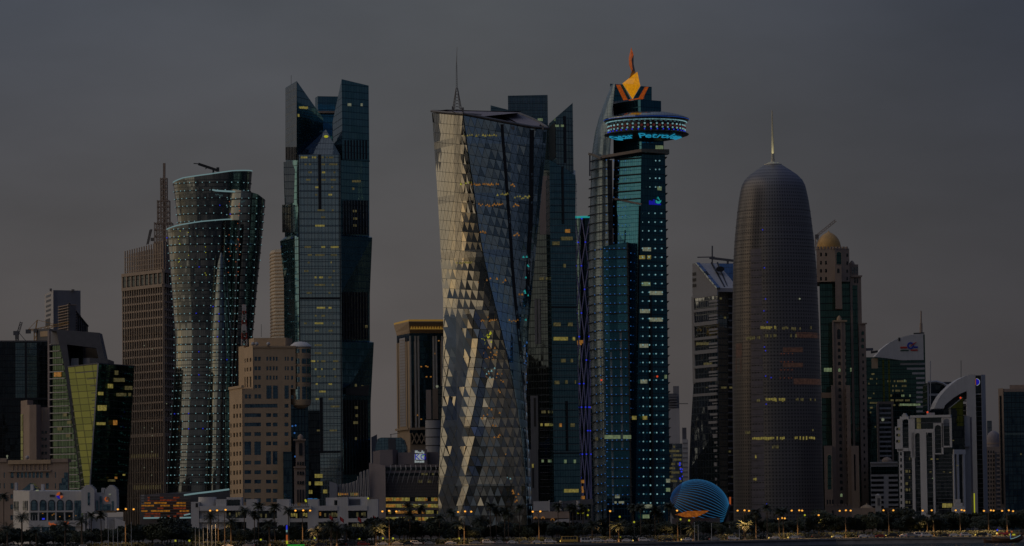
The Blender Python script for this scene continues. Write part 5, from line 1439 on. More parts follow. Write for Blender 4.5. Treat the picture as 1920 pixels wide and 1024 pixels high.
# ================================================================== diagrid tower
M['violetbar'] = emit('violet_lit_bar', (26, 26, 44), base=(.2, .19, .2))
t = thing('diagrid_tower', 'narrow dark tower wrapped in a violet lit diagonal lattice', 'building', base_of(1096, 2260))
TABd = [(408, 1074, 1122), (520, 1076, 1116), (640, 1080, 1110), (760, 1082, 1106), (880, 1084, 1108), (985, 1084, 1110)]
Yd = 2260
def dpt(a, py, k=1.0):
    l = lerp_tab([(r[0], r[1]) for r in TABd], py); r = lerp_tab([(r_[0], r_[2]) for r_ in TABd], py)
    A = P(l, py, Yd); B = P(r, py, Yd); rx = (B.x - A.x) / 2
    return Vector(((A.x + B.x) / 2 + rx * k * math.cos(a), Yd + rx * k * math.sin(a), A.z))
rings = [[dpt(2 * math.pi * k / 32, y, .97) for k in range(32)] for y in (985, 880, 760, 640, 520, 408)]
MB().loft(rings).build('glass_core', M['deep'], t, smooth=True)
MB().lathe(dpt(0, 412).x - 0, Yd, [], 3) if False else None
rimp = [dpt(2 * math.pi * k / 32, 409, 1.03) for k in range(33)]
MB().path(rimp, .7, 5).build('top_rim', M['signteal'], t)
nodes = []
nb = 10; seg = 44
for s in (1, -1):
    for k in range(nb):
        pts = []
        for j in range(14):
            y = 412 + seg * j; a = math.pi + math.pi * 2 * k / nb + s * j * math.pi / nb
            pts.append(dpt(a, min(y, 985), 1.03))
            if s == 1 and math.sin(a) < .2 and random.random() < .62: nodes.append(pts[-1])
        MB().path(pts, .3, 4).build('lattice_bar', M['violetbar'], t)
dots(t, nodes, .55, M['leddeep'], 'light_points')
wd = Wall((1084, 2236), (1108, 2236), 860)
for (y, a) in ((638, 1086), (641, 1087), (900, 1088), (912, 1090), (918, 1087), (930, 1089), (850, 1087)): litrow(t, wd, a, a + 9, y, y + 6, M['litwarm'], 4, .8, .4)
t = thing('teal_backdrop_tower', 'plain teal tower glimpsed between the lattice tower and the torch tower', 'building', base_of(1105, 2350))
block('tower_body', M['teal'], t, [(1096, 2350), (1116, 2350), (1116, 2380), (1096, 2380)], 580)
w = Wall((1096, 2350), (1116, 2350), 700)
for y in frange(596, 900, 14): piece('floor_line', M['greydark'], t, w, 1096, 1116, y, y + 1.2, .02, .3)
for y in (640, 690, 700, 748, 762): litrow(t, w, 1100, 1112, y, y + 4, M['litdim'], 4, .7, .3)
# ================================================================== torch tower with the disc
t = thing('torch_tower', 'blue lit tower with saucer shaped disc and golden flame on top', 'building', base_of(1190, 1960))
def fpt(y): return {'C': lerp_tab([(285, 1203), (560, 1198), (985, 1191)], y), 'R': lerp_tab([(187, 1241), (285, 1247), (985, 1257)], y), 'L': lerp_tab([(187, 1151), (285, 1152), (985, 1128)], y)}
rows = []
for y in (985, 800, 560, 400, 286):
    q = fpt(y); rows.append((y, [(q['L'], 1952), (q['C'], 1944), (q['R'], 1956), (q['R'] - 6, 1992), (q['L'] + 6, 1996)]))
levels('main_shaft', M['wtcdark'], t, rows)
wl = Wall((1150, 1952), (1203, 1944), 330); wr = Wall((1203, 1944), (1247, 1956), 330)
def face(name, mat, pts, w, n=.12): return MB().extrude([w.at(x, y, n) for x, y in pts], -w.n * .1).build(name, mat, t)
wl2 = Wall((1146, 1951.6), (1197, 1943.6), 560); wr2 = Wall((1197, 1943.6), (1252, 1955.8), 640)
def slant_face(name, mat, pts, off=.35):
    """glazing bands on the leaning left face of the shaft"""
    o = []
    for (f, y) in pts:
        q = fpt(y); A = P(q['L'], y, 1952); B = P(q['C'], y, 1944)
        p = A.lerp(B, f); p.z = P(q['C'], y, 1944).z; o.append(p + Vector((-.3, -1, 0)).normalized() * off)
    return MB().extrude(o, (0, .2, 0)).build(name, mat, t)
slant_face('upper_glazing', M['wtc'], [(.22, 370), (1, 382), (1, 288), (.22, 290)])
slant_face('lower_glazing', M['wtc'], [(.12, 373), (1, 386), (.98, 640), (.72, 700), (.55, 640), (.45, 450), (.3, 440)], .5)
for k in range(6):
    y = 299 + 15.2 * k
    q = fpt(y); A = P(q['L'] + 6, y + 1, 1951.2); B = P(q['C'], y - 3, 1944)
    MB().bar(A + Vector((-.4, -1.2, 0)), B + Vector((-.4, -1.2, 0)), 1.6, .45).build('sun_shelf', M['black'], t)
a = P(1150, 372, 1950.5); b = P(1203, 383, 1943)
MB().bar(a, b, 1.4, .9).build('slanted_canopy', M['brown'], t)
MB().bar(P(1198.5, 386, 1943.2), P(1193, 640, 1943), .5).build('corner_edge', M['black'], t)
# light points and lit floors on the night-blue face
pts = []
for k in range(42):
    y = 285 + 16.45 * k
    cols = (1209.8, 1217, 1228.2, 1235.6) if y < 372 else [lerp_tab([(385, c0), (985, c1)], y) for c0, c1 in ((1203, 1206), (1215, 1219), (1227, 1231.5), (1239, 1244))]
    if 366 < y < 384: continue
    pts += [wr2.at(x, y, .5) for x in cols]
dots(t, pts, .44, M['led'])
for (x0, x1, y0, q) in ((1228, 1243, 350, 'litgreen'), (1204, 1220, 464, 'litpale'), (1197, 1220, 479, 'lit'), (1199, 1219, 529, 'litgreen'), (1218, 1243, 546, 'litpale'), (1200, 1218, 580, 'litpale'), (1218, 1242, 596, 'litpale'), (1199, 1217, 645, 'litpale'), (1201, 1214, 712, 'litpale'), (1185, 1218, 780, 'lit'), (1246, 1252, 703, 'litgreen'), (1249, 1256, 898, 'litpale'), (1249, 1256, 915, 'litgreen'), (1206, 1222, 946, 'litpale'), (1205, 1222, 965, 'litgreen'), (1228, 1243, 273, 'litgreen')):
    litrow(t, wr2, x0, x1, y0, y0 + 7, M[q], 4, .85, .5)
piece('shadow_joint', M['black'], t, wr2, 1221, 1224.5, 555, 985, .05, .2)
for k in range(40):
    y = 296 + 16.9 * k; q = fpt(y); p = P(q['R'], y, 1956)
    MB().extrude([p + Vector((-.6, -.2, .5)), p + Vector((1.2, -.2, .6)), p + Vector((-.5, -.2, -1.2))], (0, 5, 0)).build('edge_fin', M['black'], t)
bands(t, wr2, lambda y: fpt(y)['C'] + .5, lambda y: fpt(y)['R'] - .8, frange(293, 960, 16.45), .8, M['black'], 'floor_line', .0, .2)
# curved wing on the left
Lw = lambda y: lerp_tab([(157, 1144), (165, 1141), (180, 1134.5), (192, 1130), (215, 1122), (240, 1115.5), (270, 1111), (290, 1109), (400, 1105.5), (520, 1103), (640, 1105.5), (760, 1110), (900, 1114), (985, 1116)], y)
Rw = lambda y: lerp_tab([(157, 1153), (230, 1146), (290, 1143), (455, 1146), (985, 1140)], y)
def wing_ring(y, k=0.0):
    l, r = Lw(y) - k, Rw(y)
    return [(r - (r - l) * math.cos(math.pi / 2 * i / 9), 1975 - (25 + k) * math.sin(math.pi / 2 * i / 9)) for i in range(10)] + [(r, 1990), (l, 1990)]
levels('curved_wing', M['louvre'], t, [(y, wing_ring(y)) for y in (985, 900, 760, 640, 520, 400, 290, 270, 240, 215, 192, 180, 165, 157)], smooth=True)
blue = []
for k in range(41):
    y = 299 + 16.9 * k
    if y > 965: break
    ring = wing_ring(y, 2.2)[:10]
    pp = [P(px, y + 5 - 8 * i / 9, Y) for i, (px, Y) in enumerate(ring)]
    mb = MB()
    for p, q in zip(pp, pp[1:]): mb.bar(p, q, .9, .32)
    mb.build('sun_shelf', M['black'], t)
    if k > 9:
        for f in (.3, .55, .8, 1.0): blue.append(P(Lw(y) - 1 + (Rw(y) - Lw(y)) * f, y + 2.5 - 6 * f, 1947))
piece('dark_gap', M['black'], t, Wall((1140, 1948.5), (1150, 1948.5), 400), 1140, 1149, 300, 480, -2, 0)
# annex in front of the left face
AN = [(1134, 1943.5), (1181, 1940.5), (1184, 1950), (1136, 1962)]
block('annex', M['wtcdark'], t, AN, [462, 454, 456, 464], ref=700)
wa = Wall(AN[0], AN[1], 700)
wa_up = Wall(AN[0], AN[1], 700)
for (f0, f1, y0, y1, q) in ((.02, .22, 466, 660, 'wtc'), (.55, .95, 458, 620, 'wtc'), (.22, .3, 660, 960, 'louvre'), (.62, .7, 620, 840, 'louvre')):
    z0 = P(1160, y1, 1944).z; z1 = P(1160, y0, 1944).z
    piece_uz('glazing_strip', M[q], t, wa, wa.len * f0, wa.len * f1, z0, z1, .02, .2)
piece_uz('corner_edge', M['black'], t, wa, wa.len * .955, wa.len * 1.01, 2, P(1181, 454, 1938).z, -.2, .7)
for k in range(30):
    y = 468 + 17.1 * k
    if y > 960: break
    z = P(1160, y, 1944).z
    piece_uz('sun_shelf', M['black'], t, wa, wa.len * .03, wa.len * 1.05, z - .25, z + .15, .1, 1.6)
    for f in (.08, .28, .46, .66, .86): blue.append(wa.pt(wa.len * f, z + .5, 1.5))
for k in range(34):
    y = 300 + 17.1 * k; blue.append(P(1137 + 1.0 * (k > 8), y, 1942)); 
    if k > 4: blue.append(wl2.at(1186 if k > 9 else 1170, y + 4, 2.0))
    if k < 10: blue += [wl2.at(x_, y + 2, 2.0) for x_ in (1154, 1163, 1176)]
dots(t, blue, .27, M['ledblue'])
litrow(t, wa, 1134, 1184, 816, 823, M['litgreen'], 5, .75, 1.0); litrow(t, wa, 1118, 1130, 820, 826, M['litdim'], 4, .8, 2.5)
litrow(t, wl2, 1150, 1175, 928, 934, M['litpale'], 4, .35, 8); litrow(t, wl2, 1165, 1195, 940, 944, M['litpale'], 4, .4, 8)
MB().bar(P(1149.5, 428, 1943), P(1149.5, 456, 1943), .6).build('pipe', M['steel'], t)
dots(t, [wa.at(1129, 713, 2), wr2.at(1231, 706, .6)], .6, M['redlamp'], 'beacons')
# collar
CO = [(1127, 1948), (1203, 1936), (1255, 1950), (1252, 1995), (1130, 1998)]
block('collar_roof', M['brown'], t, CO, [292, 279, 280, 281, 292], base=[P(1127, 297, 1948).z, P(1203, 284.5, 1936).z, P(1250, 289, 1950).z, P(1250, 289, 1990).z, P(1130, 297, 1990).z], ref=290)
MB().bar(P(1104.5, 288.5, 1958), P(1113, 290.5, 1955), 1.2).bar(P(1113, 290.5, 1955), P(1128, 297, 1948), 1.4).build('collar_hook', M['steel'], t)
MB().bar(P(1106, 290, 1958), P(1106, 330, 1958), .8).build('collar_post', M['greydark'], t)
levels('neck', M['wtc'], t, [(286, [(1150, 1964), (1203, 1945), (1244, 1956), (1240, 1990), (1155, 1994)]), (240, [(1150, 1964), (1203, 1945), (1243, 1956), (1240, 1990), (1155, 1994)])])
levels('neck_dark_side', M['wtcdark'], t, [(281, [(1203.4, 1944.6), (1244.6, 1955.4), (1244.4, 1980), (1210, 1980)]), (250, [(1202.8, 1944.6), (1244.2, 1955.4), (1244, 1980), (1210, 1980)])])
levels('upper_block', M['wtcdark'], t, [(240, [(1150, 1964), (1202, 1945), (1240, 1954), (1236, 1990), (1155, 1994)]), (187, [(1149.5, 1964), (1201, 1945), (1239.5, 1954), (1236, 1990), (1155, 1994)])])
# disc
dc = P(1212, 240, 1950); U = mpp(1950)
zc = lambda y: P(1212, y, 1950).z
prof = [(30, 264.5), (48, 262), (66, 258.5), (79, 254.5), (80, 253), (76, 250.5)]
MB().lathe(dc.x, dc.y, [(r * U, zc(y)) for r, y in prof], 72).build('disc_underside', M['black'], t, smooth=True)
MB().lathe(dc.x, dc.y, [(72 * U, zc(250.5)), (71.5 * U, zc(234))], 72).build('disc_gallery', M['black'], t, smooth=True)
MB().lathe(dc.x, dc.y, [(72 * U, zc(234)), (77 * U, zc(229.5)), (80.5 * U, zc(226.5)), (80.5 * U, zc(224)), (70 * U, zc(219)), (40 * U, zc(212))], 72).build('disc_roof', M['slate'], t, smooth=True)
MB().lathe(dc.x, dc.y, [(73.5 * U, zc(232.6)), (79.5 * U, zc(227.2)), (80.9 * U, zc(225.8))], 72, cap=False).build('blue_cove', emit('blue_cove_light', (16, 66, 160)), t)
cp, red, up_, lo_ = [], [], [], []
for k in range(96):
    a = -math.pi + math.pi * k / 95; cp.append(Vector((dc.x + 76 * U * math.cos(a), dc.y + 76 * U * math.sin(a), zc(230.6) - .15)))
dots(t, cp, .3, M['led'], 'light_points')
for k in range(20):
    a = -math.pi + math.pi * (k + .5) / 20
    for y, L_ in ((238.3, up_), (245, lo_)): L_.append(Vector((dc.x + 72.6 * U * math.cos(a), dc.y + 72.6 * U * math.sin(a), zc(y))))
    a2 = a + math.pi / 40; red.append(Vector((dc.x + 72.3 * U * math.cos(a2), dc.y + 72.3 * U * math.sin(a2), zc(241.5))))
dots(t, up_ + lo_, .55, M['led']); dots(t, red, .8, emit('dim_red_glow', (58, 20, 18)), 'red_lights')
dots(t, [Vector((dc.x + 72.6 * U * math.cos(-math.pi + math.pi * k / 19), dc.y + 72.6 * U * math.sin(-math.pi + math.pi * k / 19), zc(248.6))) for k in range(20)], .4, M['leddeep'])
word = 'Qatar Petroleum'
for k, ch in enumerate(word):
    if ch == ' ': continue
    a = -math.pi / 2 - math.radians(74) + math.radians(150) * k / (len(word) - 1)
    rm, ym = 62, 259.5; radial = Vector((math.cos(a), math.sin(a), 0))
    pos = Vector((dc.x + rm * U * math.cos(a), dc.y + rm * U * math.sin(a), zc(ym))) + Vector((0, 0, -.35))
    sl = Vector((radial.x * 14 * U, radial.y * 14 * U, zc(256.5) - zc(260.6)))
    tang = Vector((-math.sin(a), math.cos(a), 0))
    if tang.dot(Vector((1, 0, 0))) < 0 and False: tang = -tang
    letters('sign_letter', ch, M['letter'], t, pos, 9.0, tang, sl, .12, sx=.95)
# company sign on the face
wsg = wr2
for k, (x0, x1, y0, y1) in enumerate(((1201, 1207, 375, 383), (1207.5, 1209.5, 373.5, 383), (1210.5, 1214, 373, 383), (1215, 1219, 376, 384), (1219.5, 1223, 377, 384), (1223.6, 1226.5, 374, 384), (1227, 1238, 381.5, 384.5))):
    piece('sign_letter', M['signblue'], t, wsg, x0, x1, y0, y1, .25, .6)
MB().extrude([wsg.at(x, y, .9) for x, y in ((1228, 375), (1231, 377.5), (1234, 378), (1238, 375.5), (1237.5, 379), (1235, 382), (1231.5, 382), (1228.5, 380.5))], -wsg.n * .3).build('sign_drop', M['signteal'], t)
MB().extrude([wsg.at(x, y, .9) for x, y in ((1230.4, 373), (1232, 369), (1235, 374), (1235, 376.5), (1233.5, 374), (1232, 371.6))], -wsg.n * .3).build('sign_drop', M['signteal'], t)
# flame and its backdrop
ext('flame_backdrop', [(1143.7, 157), (1168, 158.5), (1183, 187), (1149, 190)], 1962, 10, M['wtcdark'], t)
ext('flame_backdrop', [(1201.7, 161.5), (1222, 163), (1222, 187.5), (1188, 187.5), (1189, 182)], 1958, 10, M['wtcdark'], t)
ext('orange_panel', [(1155, 159), (1163, 159), (1177, 187), (1169, 188)], 1961, .6, M['torchdim'], t); ext('orange_panel', [(1209, 163), (1216, 163), (1205, 186), (1196, 186)], 1957, .6, M['torchdim'], t)
ext('orange_ledge', [(1178, 187), (1205, 182.5), (1208, 184), (1180, 188.5)], 1950, 1, M['torchdim'], t)
def flame(name, pts3, faces, mat):
    mb = MB(); 
    for f in faces: mb.poly([P(*pts3[i]) for i in f])
    return mb.build(name, mat, t)
Fp = [(1167, 156.5, 1957), (1195, 134.5, 1957), (1200.5, 161, 1957), (1186, 186, 1957), (1187, 158, 1950), (1185, 158, 1966)]
flame('flame_base', Fp, [(0, 1, 4), (1, 2, 4), (2, 3, 4), (3, 0, 4), (0, 1, 5), (1, 2, 5), (2, 3, 5), (3, 0, 5)], M['torch'])
Fq = [(1178.5, 150, 1957), (1185, 136, 1957), (1179.5, 122, 1957), (1179, 108, 1957), (1183.6, 88.5, 1957), (1188, 103, 1957), (1188, 120, 1957), (1191.5, 136, 1957), (1184, 112, 1953.5), (1186, 130, 1954)]
flame('flame_tip', Fq, [(2, 3, 8), (3, 4, 8), (4, 5, 8), (2, 8, 9), (9, 1, 2)], M['torchdim'])
flame('flame_tip_dark_side', Fq, [(5, 6, 8), (6, 9, 8), (6, 7, 9), (7, 0, 9), (0, 1, 9)], M['brown'])
flame('flame_tip_back', [(x, y, Y + .2) for x, y, Y in Fq], [(0, 1, 2, 3, 4, 5, 6, 7)], M['torchdim'])

# ================================================================== far towers beyond the torch tower
t = thing('distant_grey_tower', 'pale distant tower with unfinished top right of the torch tower', 'building', base_of(1264, 2900))
block('tower_body', M['whitecool'], t, [(1252, 2900), (1274, 2900), (1274, 2930), (1252, 2930)], 766)
block('core', M['grey'], t, [(1262, 2910), (1273, 2910), (1273, 2925), (1262, 2925)], 724); block('open_floors', M['greydark'], t, [(1252, 2905), (1268, 2905), (1268, 2925), (1252, 2925)], 738)
w = Wall((1252, 2900), (1274, 2900), 800)
for y in (742, 747, 752, 757, 762): piece('floor_slab', M['grey'], t, w, 1252, 1270, y, y + 1.5, -3, .8)
piece('glass_base', M['slate'], t, w, 1252, 1280, 832, 960, -2, 3)
for y in frange(836, 905, 8): litrow(t, w, 1254, 1278, y, y + 4, M['litdim'], 4, .55, 3.3)
mb = MB().bar(P(1268, 757, 2900), P(1290, 757, 2900), .6); mb.build('crane_jib', M['steel'], t)
dots(t, [w.at(1277 + random.uniform(-3, 3), random.uniform(855, 920), 3.6) for k in range(14)], .8, M['leddeep'])
t = thing('distant_twin_block', 'narrow pale block between the distant tower and the slant roofed office', 'building', base_of(1283, 2800))
block('tower_body', M['whitecool'], t, [(1279, 2800), (1290, 2800), (1290, 2830), (1279, 2830)], 824); block('top_storey', M['greydark'], t, [(1279, 2803), (1287, 2803), (1287, 2825), (1279, 2825)], 802)
w = Wall((1279, 2800), (1290, 2800), 850); bands(t, w, 1280, 1289, frange(830, 930, 9), 2, M['grey'], 'floor_band', .02, .4)

# ================================================================== slant-roofed banded office
t = thing('slant_roof_office', 'banded office with a slanted glass roof left of the round tower', 'building', base_of(1340, 2150))
C = [(1299, 2180), (1345.5, 2150), (1380, 2160), (1380, 2200), (1305, 2215)]
Lb = lambda y: lerp_tab([(494, 1298.5), (650, 1300), (720, 1300), (800, 1295), (880, 1292), (985, 1292)], y)
lev = []
for y in (985, 880, 800, 720, 542): lev.append((y, [(Lb(y), 2181), (lerp_tab([(542, 1345.5), (985, 1350)], y), 2150), (lerp_tab([(542, 1380), (985, 1386)], y), 2160), (1386, 2200), (1310, 2215)]))
levels('office_body', M['slate'], t, lev)
zt = lambda y: P(1345, y, 2150).z
wl = Wall((1298.7, 2180.6), (1345.6, 2149.8), 560); wf = Wall((1345.6, 2149.5), (1380, 2159.5), 700)
MB().extrude([wl.at(x, y, .2) for x, y in ((1298.6, 494), (1308, 494), (1345.4, 540), (1345.5, 547), (1299, 556))], -wl.n * 14).build('pale_gable', M['whitecool'], t)
ru = [P(1308, 494, 2174), P(1345.5, 540, 2150), P(1382, 540, 2160), P(1382, 494, 2186)]
MB().extrude(ru, (0, 3, -1)).build('slanted_glass_roof', M['deep'], t)
MB().bar(P(1308, 493.5, 2173), P(1347, 540.5, 2149), 2.4, 1).build('roof_edge', M['slate'], t)
for f in (.35, .5): MB().bar(ru[0].lerp(ru[3], f) + Vector((0, -.5, .5)), ru[1].lerp(ru[2], f) + Vector((0, -.5, .5)), .8).build('roof_rib', M['black'], t)
MB().extrude([P(1350 + 8 * math.cos(a), 505 + 5 * math.sin(a), 2168) for a in [k * .5236 for k in range(12)]], (0, -3, 0)).build('roof_emblem', M['black'], t)
for y in (511, 522, 532.5): piece('slot_window', M['black'], t, wl, 1299.3, 1306, y, y + 5.8, .22, .4)
piece('edge_pier', M['stonedark'], t, wl, 1298.5, 1303, 556, 985, -.5, .5) if False else None
for k, y in enumerate(frange(550, 900, 26.5)):
    a = lambda yy: Lb(yy)
    piece('storey_band', M['whitecool'], t, wl, Lb(y) + 3, 1346.5, y + (2 if k % 2 else 0), y + 7, .1, .9)
    piece('half_band', M['whitecool'], t, wl, 1331, 1346.5, y + 13, y + 17, .1, .8)
    piece('half_band', M['whitecool'], t, wl, 1331, 1346.5, y + 20, y + 22.5, .1, .6)
piece('reflection_tone_face', M['silver'], t, wl, 1304, 1345.5, 552, 600, .02, .15)  # paler glass stands in for the golden reflection on this upper face
for k in range(46):
    x = random.uniform(1304, 1330); y = random.uniform(606, 655)
    if random.random() < .6: piece('reflecting_pane', M['silver'], t, wl, x, x + 3.5, y, y + random.uniform(2, 6), .05, .12)
piece('edge_pier', M['whitecool'], t, wl, 1299, 1303.5, 556, 720, .05, .5)
for (y, a, b) in ((642, 1306, 1330), (680, 1308, 1344), (726, 1312, 1330), (766, 1308, 1332), (800, 1312, 1330), (834, 1306, 1338), (846, 1308, 1330), (869, 1310, 1325)): litrow(t, wl, a, b, y, y + 5, M['litdim'], 4, .55, .3)
bands(t, wf, 1346.8, 1365, frange(553, 960, 13.3), 1.0, M['deep'], 'floor_line', .02, .25)
for k, y in enumerate(frange(551, 960, 13.3)):
    piece('balcony_slot', M['black'], t, wf, 1366, 1374, y, y + 8.5, .02, .2)
    piece('balcony_edge', M['grey'], t, wf, 1365, 1376, y + 9, y + 11.2, .02, .9)
for (y, a, b) in ((558, 1349, 1362), (594, 1349, 1362), (725, 1352, 1362), (725, 1367, 1374), (832, 1366, 1374), (845, 1366, 1374), (892, 1368, 1374)): litrow(t, wf, a, b, y, y + 3.5, M['litdim'], 4, .7, .4)
mb = MB().bar(P(1335.5, 497, 2170), P(1335.5, 461, 2170), .8).bar(P(1307.5, 482.5, 2170), P(1340, 482, 2170), .6).bar(P(1330, 483.5, 2170), P(1376, 489, 2170), 1.4).bar(P(1364.5, 489, 2170), P(1364.5, 495, 2170), 1.2)
mb.build('roof_gantry', M['greydark'], t)

# ================================================================== round tower with spire
c = P(1455, 760, 2030)
# the axis is upright; read its foot from the base of the shaft
ax = P(1460, 940, 2030); axis = Vector((ax.x, 2030, 2.0))
t = thing('round_lattice_tower', 'round dark tower in fine lattice skin with a slim spire', 'building', axis)
PR = [(985, 84.5), (900, 83.8), (800, 83.2), (700, 82.5), (600, 81), (500, 78), (450, 74.5), (400, 69), (375, 65.5), (350, 60.5), (340, 56), (335, 52), (330, 47), (325, 40.5), (320, 33), (314, 24.5), (309.5, 17)]
zc2 = lambda y: P(1448, y, 2030).z
U2 = mpp(2030)
def rad(y): return lerp_tab(sorted((a, b) for a, b in PR), y) * U2
M['ring'] = plain('bronze_ring', (0.10, 0.09, 0.082), 0.6, 0.2, 0.4)
yy = [985] + [985 - 675.5 * k / 70 for k in range(1, 71)]
MB().lathe(axis.x, axis.y, [(rad(y), max(2.0, zc2(y))) for y in yy], 96).build('lattice_skin', M['screen'], t, smooth=True)
for y in frange(398, 975, 13.6):
    r_ = rad(y) + .22
    MB().lathe(axis.x, axis.y, [(r_ - .12, zc2(y + .4)), (r_ - .04, zc2(y)), (r_ - .12, zc2(y - .4))], 72, cap=False).build('floor_ring', M['ring'], t, smooth=True)
def on_round(px, y, push=.35):
    c_ = Vector((axis.x, axis.y, zc2(y))); r_ = rad(y) + push
    pc = 960 + F * c_.x / (c_.y) ; 
    # angle whose silhouette offset matches the photo column
    off_ = (P(px, y, 2030).x - c_.x) / r_; off_ = max(-.99, min(.99, off_)); a = -math.pi / 2 + math.asin(off_)
    return Vector((c_.x + r_ * math.cos(a), c_.y + r_ * math.sin(a), c_.z)), a
def round_patch(name, mat, x0, x1, y0, y1, push=.3):
    mb = MB(); n = max(1, int((x1 - x0) / 5)); 
    xs = [x0 + (x1 - x0) * k / n for k in range(n + 1)]
    for a, b in zip(xs, xs[1:]): mb.poly([on_round(a, y1, push)[0], on_round(b, y1, push)[0], on_round(b, y0, push)[0], on_round(a, y0, push)[0]])
    return mb.build(name, mat, t)
# pale service strip down the skin
for k, y in enumerate(frange(470, 960, 13.6)):
    round_patch('strip_panel', M['mauve'], 1403.5 + .003 * (y - 470), 1422.5 + .012 * (y - 470), y + 1.2, y + 12.6, .12) if 1 else None
for (x0, x1, y0, q, p_) in ((1421, 1448, 615, 'lit', .85), (1448, 1472, 616, 'litdim', .7), (1478, 1500, 617, 'litdim', .7), (1506, 1520, 615, 'litdim', .4), (1396, 1418, 633, 'litdim', .7), (1426, 1448, 630, 'litdim', .8), (1470, 1492, 630, 'litdim', .6),
                     (1408, 1418, 750, 'litdim', .7), (1430, 1448, 748, 'lit', .8), (1448, 1466, 749, 'lit', .8), (1486, 1532, 749, 'litdim', .5), (1406, 1444, 820, 'lit', .8), (1450, 1470, 820, 'lit', .75), (1484, 1522, 820, 'lit', .7), (1442, 1454, 836, 'litdim', .9), (1394, 1402, 808, 'litdim', .9), (1506, 1520, 806, 'litdim', .6), (1408, 1413, 853, 'lit', .9), (1408, 1413, 896, 'lit', .9)):
    x = x0
    while x < x1:
        if random.random() < p_: round_patch('lit_window', M[q], x, x + 2.4, y0 + random.uniform(0, 1.5), y0 + random.uniform(4.5, 7), .35)
        x += 3.1
gl = emit('orange_reflection_glow', (40, 26, 20), var=.45)  # emissive patches stand in for the warm copper reflection on the skin
for (x0, x1, y0, y1) in ((1486, 1540, 627, 637), (1482, 1541, 713, 724), (1378, 1388, 645, 672), (1378, 1387, 674, 700), (1462, 1500, 655, 664), (1462, 1500, 684, 692)): round_patch('reflection_glow', gl, x0, x1, y0, y1, .1)
dots(t, [on_round(x, y, .5)[0] for x, y in [(1458 + 7 * (k % 4) + random.uniform(-1, 1), 667 + 15 * (k // 4)) for k in range(16)]], .18, M['signorange'])
dots(t, [on_round(x, y, .5)[0] for x, y in ((1427, 587), (1433, 608), (1428, 654), (1430, 661), (1430, 708), (1440, 711), (1431, 760), (1432, 945), (1430, 565), (1428, 507), (1425, 436))], .32, M['leddeep'])
dots(t, [on_round(1494, 565, .5)[0]], .5, M['litpale'], 'light_point')
MB().lathe(axis.x, axis.y, [(17 * U2, zc2(310)), (16.5 * U2, zc2(308)), (13 * U2, zc2(307)), (4 * U2, zc2(303)), (3 * U2, zc2(297)), (2.4 * U2, zc2(280)), (1.6 * U2, zc2(240)), (.9 * U2, zc2(207.5))], 20).build('spire', plain('pale_spire_paint', (.55, .50, .36), .5, .1), t, smooth=True)
# floodlight that washes the spire, seen as the brighter foot
for k in range(3):
    a = -2.4 + k * .9; p = Vector((axis.x + 10 * U2 * math.cos(a), axis.y + 10 * U2 * math.sin(a), zc2(308) + .4))
    MB().box(p.x - .4, p.x + .4, p.y - .4, p.y + .4, p.z, p.z + .5).build('floodlight', M['litpale'], t)
sp = bpy.data.lights.new('spire_floodlight', 'SPOT'); sp.energy = 9000; sp.color = (1, .93, .6); sp.spot_size = math.radians(50)
spo = bpy.data.objects.new('spire_floodlight', sp); COL.objects.link(spo); spo.parent = t
spo.location = Vector((axis.x - 1, axis.y - 7.5, zc2(309))) - axis
spo.rotation_euler = (Vector((axis.x, axis.y, zc2(250))) - Vector((axis.x - 1, axis.y - 7.5, zc2(309)))).to_track_quat('-Z', 'Y').to_euler()
# ================================================================== domed stone-and-green tower
t = thing('domed_stone_tower', 'stone and green glass tower topped by a pointed gold dome', 'building', base_of(1575, 2150))
B0 = [(1538, 2152), (1604, 2152), (1604, 2195), (1538, 2195)]
block('green_glass_shaft', M['arabgreen'], t, B0, 528, ref=620)
wf = Wall((1538, 2152), (1604, 2152), 620)
bands(t, wf, 1538, 1604, frange(541, 840, 13.5), .8, M['black'], 'floor_line', 0, .2)
UP = [(1531, 2148), (1566, 2144), (1592.5, 2148), (1592.5, 2190), (1531, 2190)]
block('stone_crown', M['stonedark'], t, UP, 466, base=P(1560, 528, 2145).z, ref=490)
w1 = Wall(UP[0], UP[1], 490); w2 = Wall(UP[1], UP[2], 490)
for x in (1537.5, 1547): 
    for y in (473.5, 489, 504, 519): arch_window(t, w1, x, x + 3.6, y, y + 7, M['dark'], M['black'], .6)
for y in (475, 490, 505, 519): arch_window(t, w2, 1587, 1590, y, y + 6.5, M['dark'], M['black'], .5)
a_ = arch_window(t, w2, 1567, 1578.5, 471, 496, M['arabgreen'], M['stone'], 1.3, 'great_arch')
for k in range(10): piece('battlement', M['stonedark'], t, w1 if k < 5 else w2, 1532 + k * 6.1, 1534.5 + k * 6.1, 462.5, 467, -1.5, .3)
c = P(1554, 460, 2168); U_ = mpp(2168)
zt = lambda y: P(1554, y, 2150).z
dp = [(22.5, 465), (23, 462), (22.6, 458), (21.4, 452), (19, 446), (15.5, 440.5), (11, 436), (6, 432.8), (2, 431), (.4, 428.5)]
MB().lathe(c.x, c.y, [(r * U_, zt(y)) for r, y in dp], 36).build('gold_dome', M['gold'], t, smooth=True)
